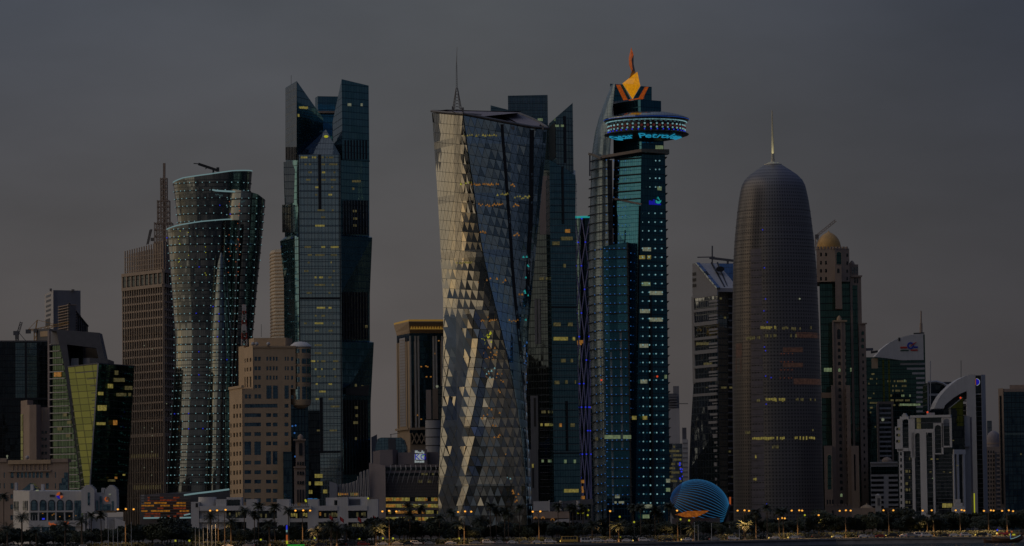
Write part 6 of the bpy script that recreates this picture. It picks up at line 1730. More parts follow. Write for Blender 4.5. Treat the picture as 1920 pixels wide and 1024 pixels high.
# pillar strips
P1 = [(1566, 2141), (1578.5, 2141), (1578.5, 2152), (1566, 2152)]
block('bay_pillar', M['stonedark'], t, P1, 498, base=P(1572, 579, 2141).z, ref=540)
wp = Wall(P1[0], P1[1], 540); arch_window(t, wp, 1569.5, 1574, 503.5, 512, M['dark'], M['black'], .5)
P2 = [(1563.5, 2138), (1587.5, 2138), (1587.5, 2152), (1563.5, 2152)]
block('stair_pillar', M['stonedark'], t, P2, 601, ref=760)
cc = P(1573.5, 597, 2145); MB().lathe(cc.x, cc.y, [(5 * U_, zt(602)), (4.6 * U_, zt(598)), (2.6 * U_, zt(594.5)), (.3, zt(592.5))], 20).build('small_dome', M['stone'], t, smooth=True)
wq = Wall(P2[0], P2[1], 760)
piece('edge_rib', M['stonedark'], t, wq, 1563.5, 1566.5, 604, 985, 0, .8); piece('edge_rib', M['stonedark'], t, wq, 1579, 1582, 604, 985, 0, .6); piece('pillar_cap', M['stone'], t, wq, 1562.8, 1588, 600.5, 603.5, -2, .8)
arch_window(t, wq, 1569.5, 1576, 617, 636, M['dark'], M['black'], .6)
for k in range(26):
    y = 641 + 12.35 * k; x = 1570.6 + .0158 * (y - 641) * 1.0
    if y > 945: break
    lit = k in (4, 23)
    arch_window(t, wq, x, x + 5.2, y, y + 6.8, M['litgreen'] if lit else M['dark'], M['black'], .5, 'stair_window')
for k in range(22): piece('side_window', M['dark'], t, wq, 1584 + .0158 * 12.3 * k, 1586 + .0158 * 12.3 * k, 642 + 12.35 * k, 648 + 12.35 * k, .02, .15)
P3 = [(1559, 2134), (1596, 2134), (1596, 2150), (1559, 2150)]
for (a, b) in ((1560, 1567), (1588, 1595.5)): block('buttress', M['stonedark'], t, [(a, 2134), (b, 2134), (b, 2150), (a, 2150)], 722.5, ref=820)
block('base_wing', M['stonedark'], t, [(1545.5, 2130), (1561, 2130), (1561, 2150), (1545.5, 2150)], 836, ref=880); block('base_wing', M['stonedark'], t, [(1596, 2130), (1611, 2130), (1611, 2150), (1596, 2150)], 836, ref=880)
wz = Wall((1545.5, 2130), (1611, 2130), 880); arch_window(t, wz, 1550.5, 1560, 852, 918, M['arabgreen'], M['stone'], 1); piece('slot_window', M['dark'], t, wz, 1601.5, 1604, 852, 920, .02, .15)
piece('stone_band', M['stonedark'], t, wf, 1538, 1604, 736, 746, 0, .6)
litrow(t, wf, 1545, 1560, 690, 697, M['litgreen'], 5, .9, .3); litrow(t, wf, 1594, 1604, 690, 697, M['litgreen'], 5, .9, .3)
# right flank
Q = [(1592.5, 2156), (1609.5, 2156), (1609.5, 2195), (1592.5, 2195)]
block('flank_top', M['stonedark'], t, Q, 496, ref=520); ww = Wall(Q[0], Q[1], 520)
cc = P(1597.5, 493, 2165); MB().lathe(cc.x, cc.y, [(5.6 * U_, zt(497)), (5.4 * U_, zt(493)), (3.6 * U_, zt(488.5)), (.4, zt(486))], 18).build('small_dome', M['stonedark'], t, smooth=True)
for x in (1597.5, 1601.5, 1605.5): arch_window(t, ww, x, x + 2.4, 500.5, 513, M['slate'], M['black'], .4)
Q2 = [(1595, 2150), (1616, 2150), (1616, 2195), (1595, 2195)]
block('flank_mid', M['stonedark'], t, Q2, 519, ref=600); ww = Wall(Q2[0], Q2[1], 600)
for x in (1601.5, 1606): arch_window(t, ww, x, x + 3, 521, 531, M['dark'], M['black'], .4)
piece('glass_slit', M['arabgreen'], t, ww, 1602, 1611, 535, 940, .02, .2); fins(t, ww, (1606,), .7, 535, 940, M['black'], 'mullion', .2, .35)
piece('cornice', M['stonedark'], t, ww, 1595, 1616.5, 516.5, 519.5, -2, .8); 
Q3 = [(1612, 2146), (1625, 2146), (1625, 2195), (1612, 2195)]
block('flank_low', M['stonedark'], t, Q3, 607, ref=720); ww = Wall(Q3[0], Q3[1], 720)
for y in (621, 634, 646): arch_window(t, ww, 1615, 1620, y, y + 7, M['arabgreen'], M['black'], .5)
for k in range(20): piece('window', M['dark'], t, ww, 1616.5 + .2 * k, 1619.5 + .2 * k, 663 + 13 * k, 668 + 13 * k, .02, .15)
for (x, y) in ((1609.5, 673), (1611, 730)): piece('lit_window', M['litgreen'], t, wf, x, x + 4, y, y + 6, .5, 1)
piece('cornice', M['stonedark'], t, ww, 1611.6, 1625.5, 605.5, 608, -2, .6)
crane('stone_roof_crane', 'tan crane jib rising behind the round tower beside the gold dome', P(1532, 470, 2200), 9, P(1567, 413.5, 2200), None, M['stonedark'])
b = bpy.data.objects.new
# porch and small mosque dome in front
t = thing('stone_porch', 'low stone porch with crenels at the foot of the domed tower', 'building', base_of(1560, 2080))
block('porch_wall', M['stonedark'], t, [(1547, 2080), (1598, 2080), (1598, 2110), (1547, 2110)], 949)
w = Wall((1547, 2080), (1598, 2080), 960)
for x in (1551, 1556, 1561): piece('crenel', M['black'], t, w, x, x + 3, 937, 946, -4, -3.4)
for k in range(8): piece('battlement', M['stonedark'], t, w, 1548 + k * 6.2, 1551 + k * 6.2, 945, 949.3, -1, .2)
piece('doorway', M['black'], t, w, 1560, 1563, 957, 966, .02, .2)
t = thing('mosque_dome', 'low pale mosque hall with a round dome among the trees', 'mosque', base_of(1625, 2000))
block('hall', M['stonedark'], t, [(1597, 1998), (1688, 1998), (1688, 2040), (1597, 2040)], 953)
c = P(1625, 955, 2010); zz = lambda y: P(1625, y, 2000).z; U_ = mpp(2000)
MB().lathe(c.x, c.y, [(17 * U_, zz(966)), (16.6 * U_, zz(962)), (14.8 * U_, zz(956)), (11 * U_, zz(950.5)), (6 * U_, zz(947.5)), (1.6 * U_, zz(946)), (.2, zz(943))], 30).build('dome', M['stone'], t, smooth=True)
w = Wall((1597, 1998), (1688, 1998), 960); block('turret', M['whitecool'], t, [(1641, 1992), (1652, 1992), (1652, 2003), (1641, 2003)], 929)
wt = Wall((1641, 1992), (1652, 1992), 940); piece('window', M['greydark'], t, wt, 1645, 1650, 934, 948, .02, .2)
for x in frange(1660, 1684, 7): piece('window', M['dark'], t, w, x, x + 3, 957, 965, .02, .2)
c = P(1646.5, 929, 1997); MB().lathe(c.x, c.y, [(1.6, zz(930)), (1.2, zz(928)), (.2, zz(926))], 14).build('turret_dome', M['whitecool'], t, smooth=True)

# ================================================================== curved-top airline block
t = thing('curved_fascia_tower', 'green glass tower with curved pale fascia, red and blue sign, mast', 'building', base_of(1685, 2300))
BB = [(1624, 2302), (1735, 2302), (1735, 2345), (1624, 2345)]
block('glass_body', M['arabgreen'], t, BB, 670, ref=760)
w = Wall(BB[0], BB[1], 760)
fo = [(1641, 668), (1652, 655), (1668, 642.5), (1685, 634), (1705, 628.5), (1731, 625.5), (1732, 675), (1690, 675.5), (1660, 671.5), (1642, 669.5)]
ext('curved_fascia', fo, 2299, 18, M['white'], t)
wfz = Wall((1641, 2299), (1733, 2299), 650)
piece('notch', M['black'], t, wfz, 1684.4, 1687.8, 633, 639.5, .05, .3)
for i, y in enumerate(frange(680.5, 780, 8.9)):
    piece('white_stripe', M['whitecool'], t, w, lerp_tab([(680, 1687), (690, 1701), (699, 1711), (708, 1718), (790, 1718)], y), 1733.5, y, y + 3.8, .05, .6)
for i, y in enumerate(frange(713, 765, 9.0)): litrow(t, w, 1664, 1706, y, y + 3.5, M['litdim'], 3, .4, .3)
litrow(t, w, 1680, 1706, 712, 716, M['litgreen'], 3, .55, .35); litrow(t, w, 1684, 1726, 757, 761, M['litgreen'], 3, .6, .35); litrow(t, w, 1690, 1708, 740, 744, M['litgreen'], 3, .5, .35)
for y in frange(700, 800, 9): litrow(t, w, 1628, 1645, y, y + 3, M['litdim'], 3, .35, .3)
piece('yellow_bay', M['stone'], t, w, 1634, 1646, 672, 691, .05, .3); fins(t, w, (1655, 1665.5), 3.2, 675, 755, M['green'], 'green_pilaster', .05, .5)  # yellow bay in plain sandstone colour
bands(t, w, 1625, 1718, frange(684, 860, 9), .7, M['black'], 'floor_line', .02, .2)
piece('edge_fin', M['signteal'] if False else M['arabgreen'], t, w, 1733.6, 1736, 627, 860, -10, .4)
for (x0, x1, y0, y1, q) in ((1688, 1700.5, 650, 653.4, 'logored'), (1688, 1703.5, 656, 658, 'signteal'), (1714, 1721, 649.5, 652.6, 'logoblue'), (1707.5, 1720.5, 655.3, 657.8, 'logored')): piece('sign_letter', M[q if q != 'signteal' else 'arabgreen'], t, wfz, x0, x1, y0, y1, .05, .3)
MB().extrude(disc(wfz, 1707.3, 648.2, 6.6, .1, 6.2, .4, 3.6, 16), -wfz.n * .3).build('sign_ring', M['logoblue'], t)
MB().extrude([wfz.at(x, y, .6) for x, y in ((1705, 650.5), (1712, 644), (1719.5, 641), (1713, 646.5))], -wfz.n * .2).build('sign_bird', M['logored'], t)
MB().tube(P(1727, 627, 2310), P(1727, 606, 2310), 1.0, .9, 8).tube(P(1727, 606, 2310), P(1727, 583, 2310), .55, .4, 8).build('mast', M['stonedark'], t)
MB().bar(P(1713, 625.5, 2305), P(1733, 624.5, 2305), .8).build('roof_rail', M['black'], t)
mb = MB().bar(P(1633, 661, 2310), P(1646, 659, 2310), 1.4).bar(P(1646, 660, 2310), P(1646, 668, 2310), 1.6); mb.build('roof_gantry', M['black'], t)
t = thing('fixed_roof_arm', 'grey crane arm sticking out right of the domed stone tower', 'crane', P(1612, 655, 2190))
MB().bar(P(1612, 656, 2190), P(1637, 655, 2190), 1.6).build('arm', M['grey'], t); MB().bar(P(1634, 655, 2190), P(1634, 662, 2190), .5).build('hook', M['steel'], t)

t = thing('brown_framed_block', 'narrow block of white floors in a brown frame before the curved tower', 'building', base_of(1660, 2200))
BB = [(1645.5, 2200), (1675, 2200), (1675, 2230), (1645.5, 2230)]
block('body', M['dark'], t, BB, 755, ref=800); w = Wall(BB[0], BB[1], 800)
piece('frame_top', M['stonedark'], t, w, 1645, 1675.4, 753, 757.5, -2, .8)
for x in (1645, 1671.6): piece('frame_side', M['stonedark'], t, w, x, x + 3.6, 757.5, 875, -2, .8)
bands(t, w, 1649, 1671.2, frange(764, 870, 8.9), 3.4, M['whitecool'], 'floor_band', .02, .5)
MB().ball(w.at(1655, 787, 1.0), 1.0).build('lamp', M['litpale'], t)
t = thing('low_striped_offices', 'low grey offices with striped floors and a small dome', 'building', base_of(1660, 2110))
BB = [(1632.5, 2110), (1690, 2110), (1690, 2150), (1632.5, 2150)]
block('body', M['whitecool'], t, BB, 866.5, ref=900); w = Wall(BB[0], BB[1], 900)
piece('glass_band', M['arabgreen'], t, w, 1633, 1686, 875, 889, .02, .2); piece('cornice', M['whitecool'], t, w, 1632, 1690, 866, 869, -1, .8)
for y in frange(893.5, 950, 9.2):
    for (a, b) in ((1633.5, 1657), (1666, 1687)): piece('window_strip', M['dark'], t, w, a, b, y, y + 4.6, .02, .15)
c = P(1663, 866, 2125); zz = lambda y: P(1663, y, 2112).z
MB().lathe(c.x, c.y, [(10 * .31, zz(867)), (9.6 * .31, zz(862)), (6 * .31, zz(858)), (.3, zz(856.5))], 24).build('dome', M['stonedark'], t, smooth=True)

# ================================================================== white arcaded tower block
t = thing('white_arched_office', 'white office block with tall stepped arches and black glass', 'building', base_of(1740, 1960))
BB = [(1683, 1962), (1786, 1955), (1808, 1960), (1808, 2000), (1683, 2000)]
block('glass_core', M['dark'], t, BB, 800, ref=870); w = Wall(BB[0], BB[1], 870); wr = Wall(BB[1], BB[2], 870)
block('roof_core', M['whitecool'], t, [(1709, 1966), (1782, 1962), (1782, 1998), (1709, 1998)], 781, base=P(1740, 800, 1960).z)
def bay(x0, x1, ytop, ybot, ax0, ax1, ay, aybot, n=1.2):
    """white bay with an arched glazed opening cut in it: two jambs, head and glass"""
    piece('jamb', M['white'], t, w, x0, ax0, ytop, ybot, 0, n); piece('jamb', M['white'], t, w, ax1, x1, ytop, ybot, 0, n)
    r = (ax1 - ax0) / 2; cx = (ax0 + ax1) / 2; k = 8
    o = [w.at(ax0, ytop, n - .01), w.at(ax1, ytop, n - .01)] + [w.at(cx + r * math.cos(math.pi * i / k), ay + r - r * math.sin(math.pi * i / k), n - .01) for i in range(k + 1)]
    MB().extrude(o, -w.n * n * .98).build('arch_head', M['white'], t)
    if aybot < ybot: piece('sill', M['white'], t, w, ax0, ax1, aybot, ybot, 0, n)
    for y in frange(ay + 9, min(aybot, 960), 8.6): piece('transom', M['greydark'], t, w, ax0, ax1, y, y + .9, .02, .25)
bay(1683.5, 1707.5, 786, 846, 1693, 1704, 785.5, 840)
stepped(t, w, 1683, 1707.5, 786, [(4, 781), (8, 777.5), (10, 775)], M['white'], 'stepped_gable', 6)
piece('side_pier', M['white'], t, w, 1679, 1693, 800, 842, 0, 1.5); piece('side_corbel', M['white'], t, w, 1683, 1693, 842, 847, 0, 1.2)
for y in (802, 813.5, 825): piece('window', M['lit' if False else 'dark'], t, w, 1681, 1688, y, y + 4.6, 1.5, 1.65); 
for y in (802, 813.5, 825): piece('lit_window', M['litdim'], t, w, 1685, 1688, y, y + 4.4, 1.66, 1.75)
piece('side_pier', M['white'], t, w, 1687, 1696, 847, 985, 0, 1.2)
for k in range(10): piece('window', M['dark'], t, w, 1688.3 + .09 * k, 1691.3 + .09 * k, 848 + 11.4 * k, 854 + 11.4 * k, 1.2, 1.35)
for k in range(9):
    for x in (1698, 1704.5): 
        if random.random() < .8: piece('lit_window', M['litdim'], t, w, x, x + (4.5 if x < 1700 else 2), 858 + 11.6 * k, 863 + 11.6 * k, .05, .2)
bands(t, w, 1696, 1714, frange(855, 960, 11.6), .9, M['greydark'], 'transom', .02, .25)
bay(1707.5, 1731, 783, 812, 1716, 1726, 812, 812) if False else None
piece('upper_wall', M['white'], t, w, 1707.5, 1716, 783, 858, 0, 1.2); piece('cornice', M['white'], t, w, 1707, 1783, 778.5, 783, -3, 1.6)
piece('upper_glass', M['dark'], t, w, 1716, 1766, 783, 804.5, .02, .3); litrow(t, w, 1719, 1727, 784, 804, M['litdim'], 3, .6, .4); piece('glass_rail', M['greydark'], t, w, 1716, 1766, 792, 793.5, .3, .5)
piece('lintel', M['white'], t, w, 1716, 1751, 804.5, 811, 0, 1.2)
bay(1711, 1738, 811, 985, 1716.5, 1726.5, 812, 985); bay(1738, 1753, 811, 985, 1738.6, 1750, 810.5, 985)
bay(1751, 1769, 793.5, 852, 1753.2, 1765.2, 797, 850); bay(1766, 1785, 783, 839, 1769.5, 1781, 785, 836)
bands(t, w, 1754, 1787, frange(853, 960, 6.8), .9, M['greydark'], 'transom', .02, .25)
litrow(t, w, 1763, 1786, 944, 952, M['lit'], 4, .8, .3)
for (x, y, q) in ((1745, 860, 'lit'), (1743, 884, 'litdim'), (1748, 896, 'litgreen'), (1756, 860, 'litdim'), (1768, 884, 'litdim'), (1780, 885, 'litdim'), (1727, 866, 'redlamp'), (1793, 872, 'litdim'), (1785, 825, 'litdim')): piece('lit_window', M[q], t, w, x, x + 4, y, y + 1.8, .3, .45)
piece('edge_fillet', M['white'], t, w, 1752.5, 1754.2, 852, 970, 0, 1.0)
piece('side_bay_head', M['white'], t, wr, 1786.6, 1808, 843, 852, 0, 1); 
for (a, b) in ((1786.8, 1789), (1793, 1796.5), (1804.5, 1808)): piece('side_jamb', M['white'], t, wr, a, b, 852, 970, 0, 1)
for k, (a, b, y) in enumerate(((1786, 1809, 950), (1790, 1805, 943), (1793, 1801, 936))): piece('entrance_step_gable', M['white'], t, Wall((1786, 1945), (1809, 1945), 950), a, b, y, y + 8 if k else 975, -4, 0)
piece('base_wall', M['white'], t, w, 1709, 1790, 965, 985, .1, 1.6)
piece('notice_strip', M['logodark'], t, w, 1777, 1786, 966, 967.2, 1.6, 1.7)
MB().bar(P(1745, 780, 1970), P(1745, 774, 1970), 4).build('roof_unit', M['whitecool'], t); MB().ball(P(1739, 773, 1966), .6).build('beacon', M['redlamp'], t)
t = thing('green_blade_glass', 'tall green glass blade wall lit gold beside the white arched office', 'building', base_of(1797, 1985))
MB().extrude([P(x, y, 1985) for x, y in ((1793, 900), (1785, 840), (1783, 764), (1798, 752), (1806, 745), (1806.5, 832), (1797, 842), (1797, 900))], (0, 10, 0)).build('glass_blade', M['green'], t)
w = Wall((1783, 1985), (1807, 1985), 800); piece('dark_bay', M['dark'], t, w, 1784, 1795, 766, 838, .05, .3)
for k in range(24):
    x = random.uniform(1791, 1800); y = random.uniform(764, 825); piece('reflecting_pane', M['green'], t, w, x, x + 2.2, y, y + random.uniform(3, 8), .3, .45)
MB().ball(P(1801, 746, 1984), .6).build('beacon', M['redlamp'], t)
block('grey_shaft', M['whitecool'], t, [(1808, 1988), (1818, 1988), (1818, 2010), (1808, 2010)], 780); block('grey_shaft', M['mauve'], t, [(1818.2, 1990), (1822, 1990), (1822, 2010), (1818.2, 2010)], 782)
w = Wall((1808, 1988), (1822, 1988), 850); piece('lit_gap', M['bulb'], t, w, 1826, 1828, 925, 968, .05, .2); piece('ledge', M['whitecool'], t, w, 1808, 1818, 835, 838, 0, 1)

# ================================================================== sweeping white arch building
t = thing('sweeping_arch_tower', 'tall building with a sweeping white quarter arch and blue round sign', 'building', base_of(1815, 2080))
Ya = 2080
outer = [(1752, 766), (1756, 755), (1763, 743), (1772, 732), (1783, 721.5), (1796, 712), (1808, 706), (1818, 702.5)]
inner = [(1813, 733), (1800, 738.5), (1788, 746), (1776, 756), (1772, 760), (1770, 766)]
ext('sweeping_arch', outer + [(1829, 702.5), (1829, 733)] + inner, Ya, 22, M['white'], t)
ext('arch_soffit', [(1813.5, 733.5), (1800, 739), (1788, 746.5), (1776, 756.5), (1772, 768), (1782, 764), (1795, 757), (1813.5, 748)], Ya + 6, 14, M['greydark'], t)
block('white_leg', M['white'], t, [(1812.5, Ya), (1829, Ya), (1829, Ya + 22), (1812.5, Ya + 22)], 733.2, ref=733)
block('glass_strip', M['dark'], t, [(1829.2, Ya + 2), (1840, Ya + 2), (1840, Ya + 24), (1829.2, Ya + 24)], 704, ref=733)
block('white_leg', M['whitecool'], t, [(1840.2, Ya), (1848, Ya + 3), (1848, Ya + 26), (1840.2, Ya + 22)], 702.5, ref=733)
w = Wall((1829.2, Ya + 2), (1840, Ya + 2), 733)
for k in range(26): piece_uz('transom', M['greydark'], t, w, 0.1, w.len - .1, P(1834, 745 + 9 * k, Ya).z, P(1834, 744 + 9 * k, Ya).z, .02, .25)
piece('head_band', M['whitecool'], t, w, 1829, 1840, 738, 740, .02, .5)
MB().extrude(disc(w, 1830.5, 716.5, 6, -1.5, 1.6, .5), (0, .3, 0)).build('sign_half', M['signblue'], t)
MB().extrude(disc(w, 1830.5, 716.5, 6.8, -1.5, 1.6, .45, 6.0), (0, .3, 0)).build('sign_ring', M['signwhite'], t)
piece('sign_bar', M['signorange'], t, w, 1828.3, 1829.4, 710, 722, .5, .9)
block('rear_glass', M['dark'], t, [(1770, Ya + 12), (1812, Ya + 12), (1812, Ya + 40), (1770, Ya + 40)], 758, ref=790)
w = Wall((1770, Ya + 12), (1812, Ya + 12), 790); bands(t, w, 1800, 1812, frange(742, 780, 9), 2, M['whitecool'], 'floor_band', .02, 1.0)
MB().bar(P(1802, 712, 2090), P(1802, 676, 2090), .35).build('aerial', M['steel'], t)
t = thing('dark_barrel_roof', 'dark barrel roofed block behind the sweeping white arch', 'building', base_of(1762, 2180))
MB().extrude([P(x, y, 2180) for x, y in ((1739, 800), (1739, 718), (1755, 716.5), (1768, 720), (1780, 728), (1788, 740), (1788, 800))], (0, 25, 0)).build('body', M['dark'], t)
w = Wall((1739, 2180), (1788, 2180), 740); piece('white_post', M['whitecool'], t, w, 1739, 1742, 718, 800, .05, .8); piece('white_band', M['whitecool'], t, w, 1742, 1775, 738, 742, .05, .8)
MB().path([P(x, y, 2178) for x, y in ((1740, 717), (1755, 715.5), (1768, 719), (1782, 729))], .8).build('roof_edge', M['whitecool'], t)
piece('roof_box', M['greydark'], t, w, 1770, 1784, 716, 720, -6, 0)
MB().bar(P(1744.5, 770, 2150), P(1744.5, 677, 2150), .5).build('aerial', M['whitecool'], t)

# ================================================================== right edge
t = thing('domed_apartment_block', 'pale apartment block with a round dome near the right edge', 'building', base_of(1864, 2450))
block('body', M['stonedark'], t, [(1849, 2450), (1880, 2450), (1880, 2490), (1849, 2490)], 838, ref=880); w = Wall((1849, 2450), (1880, 2450), 880)
block('side_block', M['greydark'], t, [(1866, 2445), (1882, 2445), (1882, 2480), (1866, 2480)], 848, ref=880)
c = P(1863, 830, 2465); zz = lambda y: P(1863, y, 2450).z; U_ = mpp(2450)
MB().lathe(c.x, c.y, [(13 * U_, zz(840)), (13 * U_, zz(825)), (12.4 * U_, zz(818)), (9.5 * U_, zz(811.5)), (5 * U_, zz(808)), (.4, zz(806.5))], 30).build('dome', M['mauve'], t, smooth=True)
MB().lathe(c.x, c.y, [(13.6 * U_, zz(832)), (13.6 * U_, zz(829.5))], 30).build('dome_ring', M['stonedark'], t)
for y in frange(845, 950, 8):
    for x in (1852, 1857, 1862): piece('window', M['dark'], t, w, x, x + 2.2, y, y + 4.5, .02, .15)
    piece('balcony', M['stonedark'], t, Wall((1866, 2445), (1882, 2445), 880), 1869, 1880, y + 4, y + 7, .02, .8)
block('rear_shaft', M['slate'], t, [(1851, 2475), (1860, 2475), (1860, 2490), (1851, 2490)], 789, ref=810)
t = thing('framed_glass_block', 'dark teal glass block in a pale frame at the right edge', 'building', base_of(1905, 2010))
BB = [(1881, 2010), (1960, 2014), (1960, 2050), (1881, 2050)]
block('glass_body', M['deep'], t, BB, 734, ref=800); w = Wall(BB[0], BB[1], 800)
wl = Wall((1873, 2018), (1881, 2010), 800)
block('frame_pier', M['stonedark'], t, [(1873, 2016), (1882.5, 2009), (1882.5, 2030), (1873, 2030)], 728, base=P(1886, 953, 2010).z, ref=800)
w5 = Wall((1873, 2016), (1882.5, 2009), 800); piece('frame_slot', M['dark'], t, w5, 1877, 1880, 742, 945, .02, .3)
piece('frame_head', M['stonedark'], t, w, 1882, 1960, 729, 734.5, -6, .8); block('roof_house', M['stonedark'], t, [(1893, 2014), (1945, 2014), (1945, 2035), (1893, 2035)], 722, base=P(1900, 734, 2010).z)
bands(t, w, 1884, 1960, frange(745, 940, 9.2), .7, M['black'], 'floor_line', .02, .2); fins(t, w, frange(1890, 1930, 8), .5, 736, 945, M['black'], 'mullion', .02, .15)
piece('pale_spandrel', M['teal'], t, w, 1884, 1960, 812, 815, .05, .3); litrow(t, w, 1886, 1925, 850, 853, M['signteal'] if False else M['litdim'], 3, .3, .3)

# ================================================================== blue light dome
ctr = P(1311, 950, 1880); U_ = mpp(1880)
t = thing('blue_light_dome', 'egg shaped dome covered in curved lines of blue lights', 'building', Vector((ctr.x, ctr.y, 2)))
rx, ry, rz = 56 * U_, 42 * U_, 49 * U_
tilt = Matrix.Rotation(math.radians(20), 3, 'Y')
def egg(u, v, k=1.0):
    """u along the long axis (-1 left .. 1), v angle round it"""
    r = math.sqrt(max(0, 1 - u * u)); p = Vector((rx * u * k, ry * r * k * -math.cos(v), rz * r * k * math.sin(v)))
    return tilt @ p + ctr
rings = [[egg(-math.cos(math.pi * (j + .001) / 17.5), 2 * math.pi * i / 40) for i in range(40)] for j in range(0, 16)]
mb = MB(); mb.loft(rings); mb.build('dome_shell', M['black'], t, smooth=True)
for k in range(21):
    v = math.radians(-28 + 6.6 * k); pts = [egg(-math.cos(math.pi * (.04 + .80 * j / 30)), v, 1.012) for j in range(31)]
    pts = [p for p in pts if p.z > 2.6]
    if len(pts) > 2: MB().path(pts, .13, 4).build('light_line', M['domeline'], t)
    beads = []
    for j in range(46):
        p = egg(-math.cos(math.pi * (.22 + .62 * j / 45)), v, 1.02)
        if p.z > 2.6: beads.append(p)
    if beads: dots(t, beads, .2, M['ledcyan'], 'light_points', 5)
rim_ = [egg(-math.cos(math.pi * .86), 2 * math.pi * i / 40, 1.03) for i in range(41)]
MB().path(rim_, .8, 6).build('end_ring', M['black'], t)
MB().extrude([P(x, y, 1858) for x, y in ((1266, 965), (1290, 958.5), (1330, 957.5), (1319, 964), (1306, 969.5), (1285, 970))], (0, 4, 0)).build('entrance_canopy', M['canopyglow'], t)
block('entrance_wall', M['greydark'], t, [(1260, 1864), (1350, 1864), (1350, 1875), (1260, 1875)], 972)
MB().bar(P(1369, 932, 1880), P(1369, 948, 1880), .8).build('orange_light_bar', M['signorange'], t)
block('side_wall', M['brown'], t, [(1352, 1880), (1366, 1880), (1366, 1900), (1352, 1900)], 934)

# podium and low pieces behind the trees
t = thing('grey_podium', 'low grey podium with a pale blank panel between the tower bases', 'building', base_of(1060, 1890))
block('podium', M['greydark'], t, [(998, 1890), (1112, 1890), (1112, 1930), (998, 1930)], [945, 935, 935, 945])
w = Wall((998, 1890), (1112, 1890), 955); piece('blank_panel', M['whitecool'], t, w, 1000, 1030, 940, 958, .02, .8); piece('panel_edge', M['whitecool'], t, w, 1028.5, 1031, 938, 960, .8, 1.2)
piece('low_wall', M['stonedark'], t, w, 1000, 1068, 959, 972, .02, 1.5)
for x in (1052, 1084): MB().tube(P(x, 957, 1888), P(x, 939, 1888), .9, .9, 10).build('column', M['whitecool'], t)
ext('tent_roof', [(1038, 979.5), (1046, 974), (1068, 973), (1071, 979.5)], 1880, 6, M['whitecool'], t)
piece('glass_lobby', M['dark'], t, w, 1070, 1110, 946, 975, .02, .2); fins(t, w, frange(1074, 1110, 7), .7, 946, 975, M['grey'], 'mullion', .2, .5)
dots(t, [w.at(x, y, 1) for x, y in ((1088, 947), (1084, 962), (1093, 962), (1103, 957), (1102, 966))], .5, M['bulb'], 'light_points')
for (x, y) in ((1004, 969), (1018, 969), (1036, 972)): MB().path([w.at(x + 3 * math.cos(a), y + 4 - 3.6 * math.sin(a), 1.8) for a in [k * math.pi / 8 for k in range(9)]], .2, 4).build('lit_arch', M['litwarm'], t)
# ================================================================== labels for repeats
LAND = [(-99, 222, 'the white arcaded bank'), (222, 360, 'the glowing red podium'), (360, 712, 'the white terraced block'), (712, 822, 'the slatted office'), (822, 992, 'the twisted glass tower'), (992, 1115, 'the grey podium'), (1115, 1257, 'the torch tower'), (1257, 1372, 'the blue light dome'), (1372, 1546, 'the round lattice tower'), (1546, 1628, 'the domed stone tower'), (1628, 1690, 'the low striped offices'), (1690, 1812, 'the white arched office'), (1812, 1866, 'the sweeping arch tower'), (1866, 2200, 'the right edge glass block')]
def landmark(px):
    for a, b, n in LAND:
        if a <= px < b: return n
    return LAND[-1][2]
ORD = ['leftmost'] + [n + ' from left' for n in 'second third fourth fifth sixth seventh eighth ninth tenth eleventh twelfth thirteenth fourteenth fifteenth sixteenth seventeenth eighteenth nineteenth twentieth twenty-first twenty-second twenty-third twenty-fourth twenty-fifth twenty-sixth'.split()]
REG = {}
def reg(o, px, desc, cat, group):
    o['category'] = cat; o['group'] = group
    REG.setdefault((desc, landmark(px)), []).append((px, o))
def finish_labels():
    for (desc, lm), L in REG.items():
        L.sort(key=lambda q: q[0])
        for k, (px, o) in enumerate(L):
            if len(L) == 1: o['label'] = f'{desc} standing before {lm}'
            elif k == len(L) - 1 and k > 1: o['label'] = f'{desc}, rightmost before {lm}'
            else: o['label'] = f'{desc}, {ORD[min(k, 25)]} before {lm}'

# ================================================================== trees
def leaf_cloud(n, lumps, size, rng, mat, name):
    mb = MB()
    for k in range(n):
        c, r, sz = lumps[rng.randrange(len(lumps))]
        while True:
            v = Vector((rng.uniform(-1, 1), rng.uniform(-1, 1), rng.uniform(-1, 1)))
            if .15 < v.length < 1: break
        v = v.normalized() * (v.length ** .45)
        p = Vector(c) + Vector((v.x * r, v.y * r, v.z * sz))
        a = Vector((rng.gauss(0, 1), rng.gauss(0, 1), rng.gauss(0, 1))).normalized(); b = a.orthogonal().normalized(); s = size * rng.uniform(.6, 1.4)
        mb.poly([p - a * s, p + b * s * .6, p + a * s, p - b * s * .6])
    me = bpy.data.meshes.new(name); me.from_pydata(mb.v, [], mb.f); me.materials.append(mat); return me
def tree_variant(k):
    rng = random.Random(50 + k); h = 8.6
    lumps = []
    for i in range(9):
        a = rng.uniform(0, 6.28); d = rng.uniform(.4, 2.6)
        lumps.append(((d * math.cos(a), d * math.sin(a), rng.uniform(3.6, 7.4)), rng.uniform(1.2, 2.2), rng.uniform(.9, 1.6)))
    crown = leaf_cloud(1500, lumps, .38, rng, M['leaf'] if k % 2 else M['leafdark'], 'crown')
    tb = MB(); tb.tube((0, 0, 0), (rng.uniform(-.2, .2), 0, 2.6), .24, .17, 7)
    for (c, r, s) in lumps[:5]: tb.tube((0, 0, 2.3), c, .13, .04, 5)
    return crown, tb.mesh('trunk', M['bark'])
TV = [tree_variant(k) for k in range(4)]
def put(name, me, parent):
    o = bpy.data.objects.new(name, me); COL.objects.link(o); o.parent = parent; return o
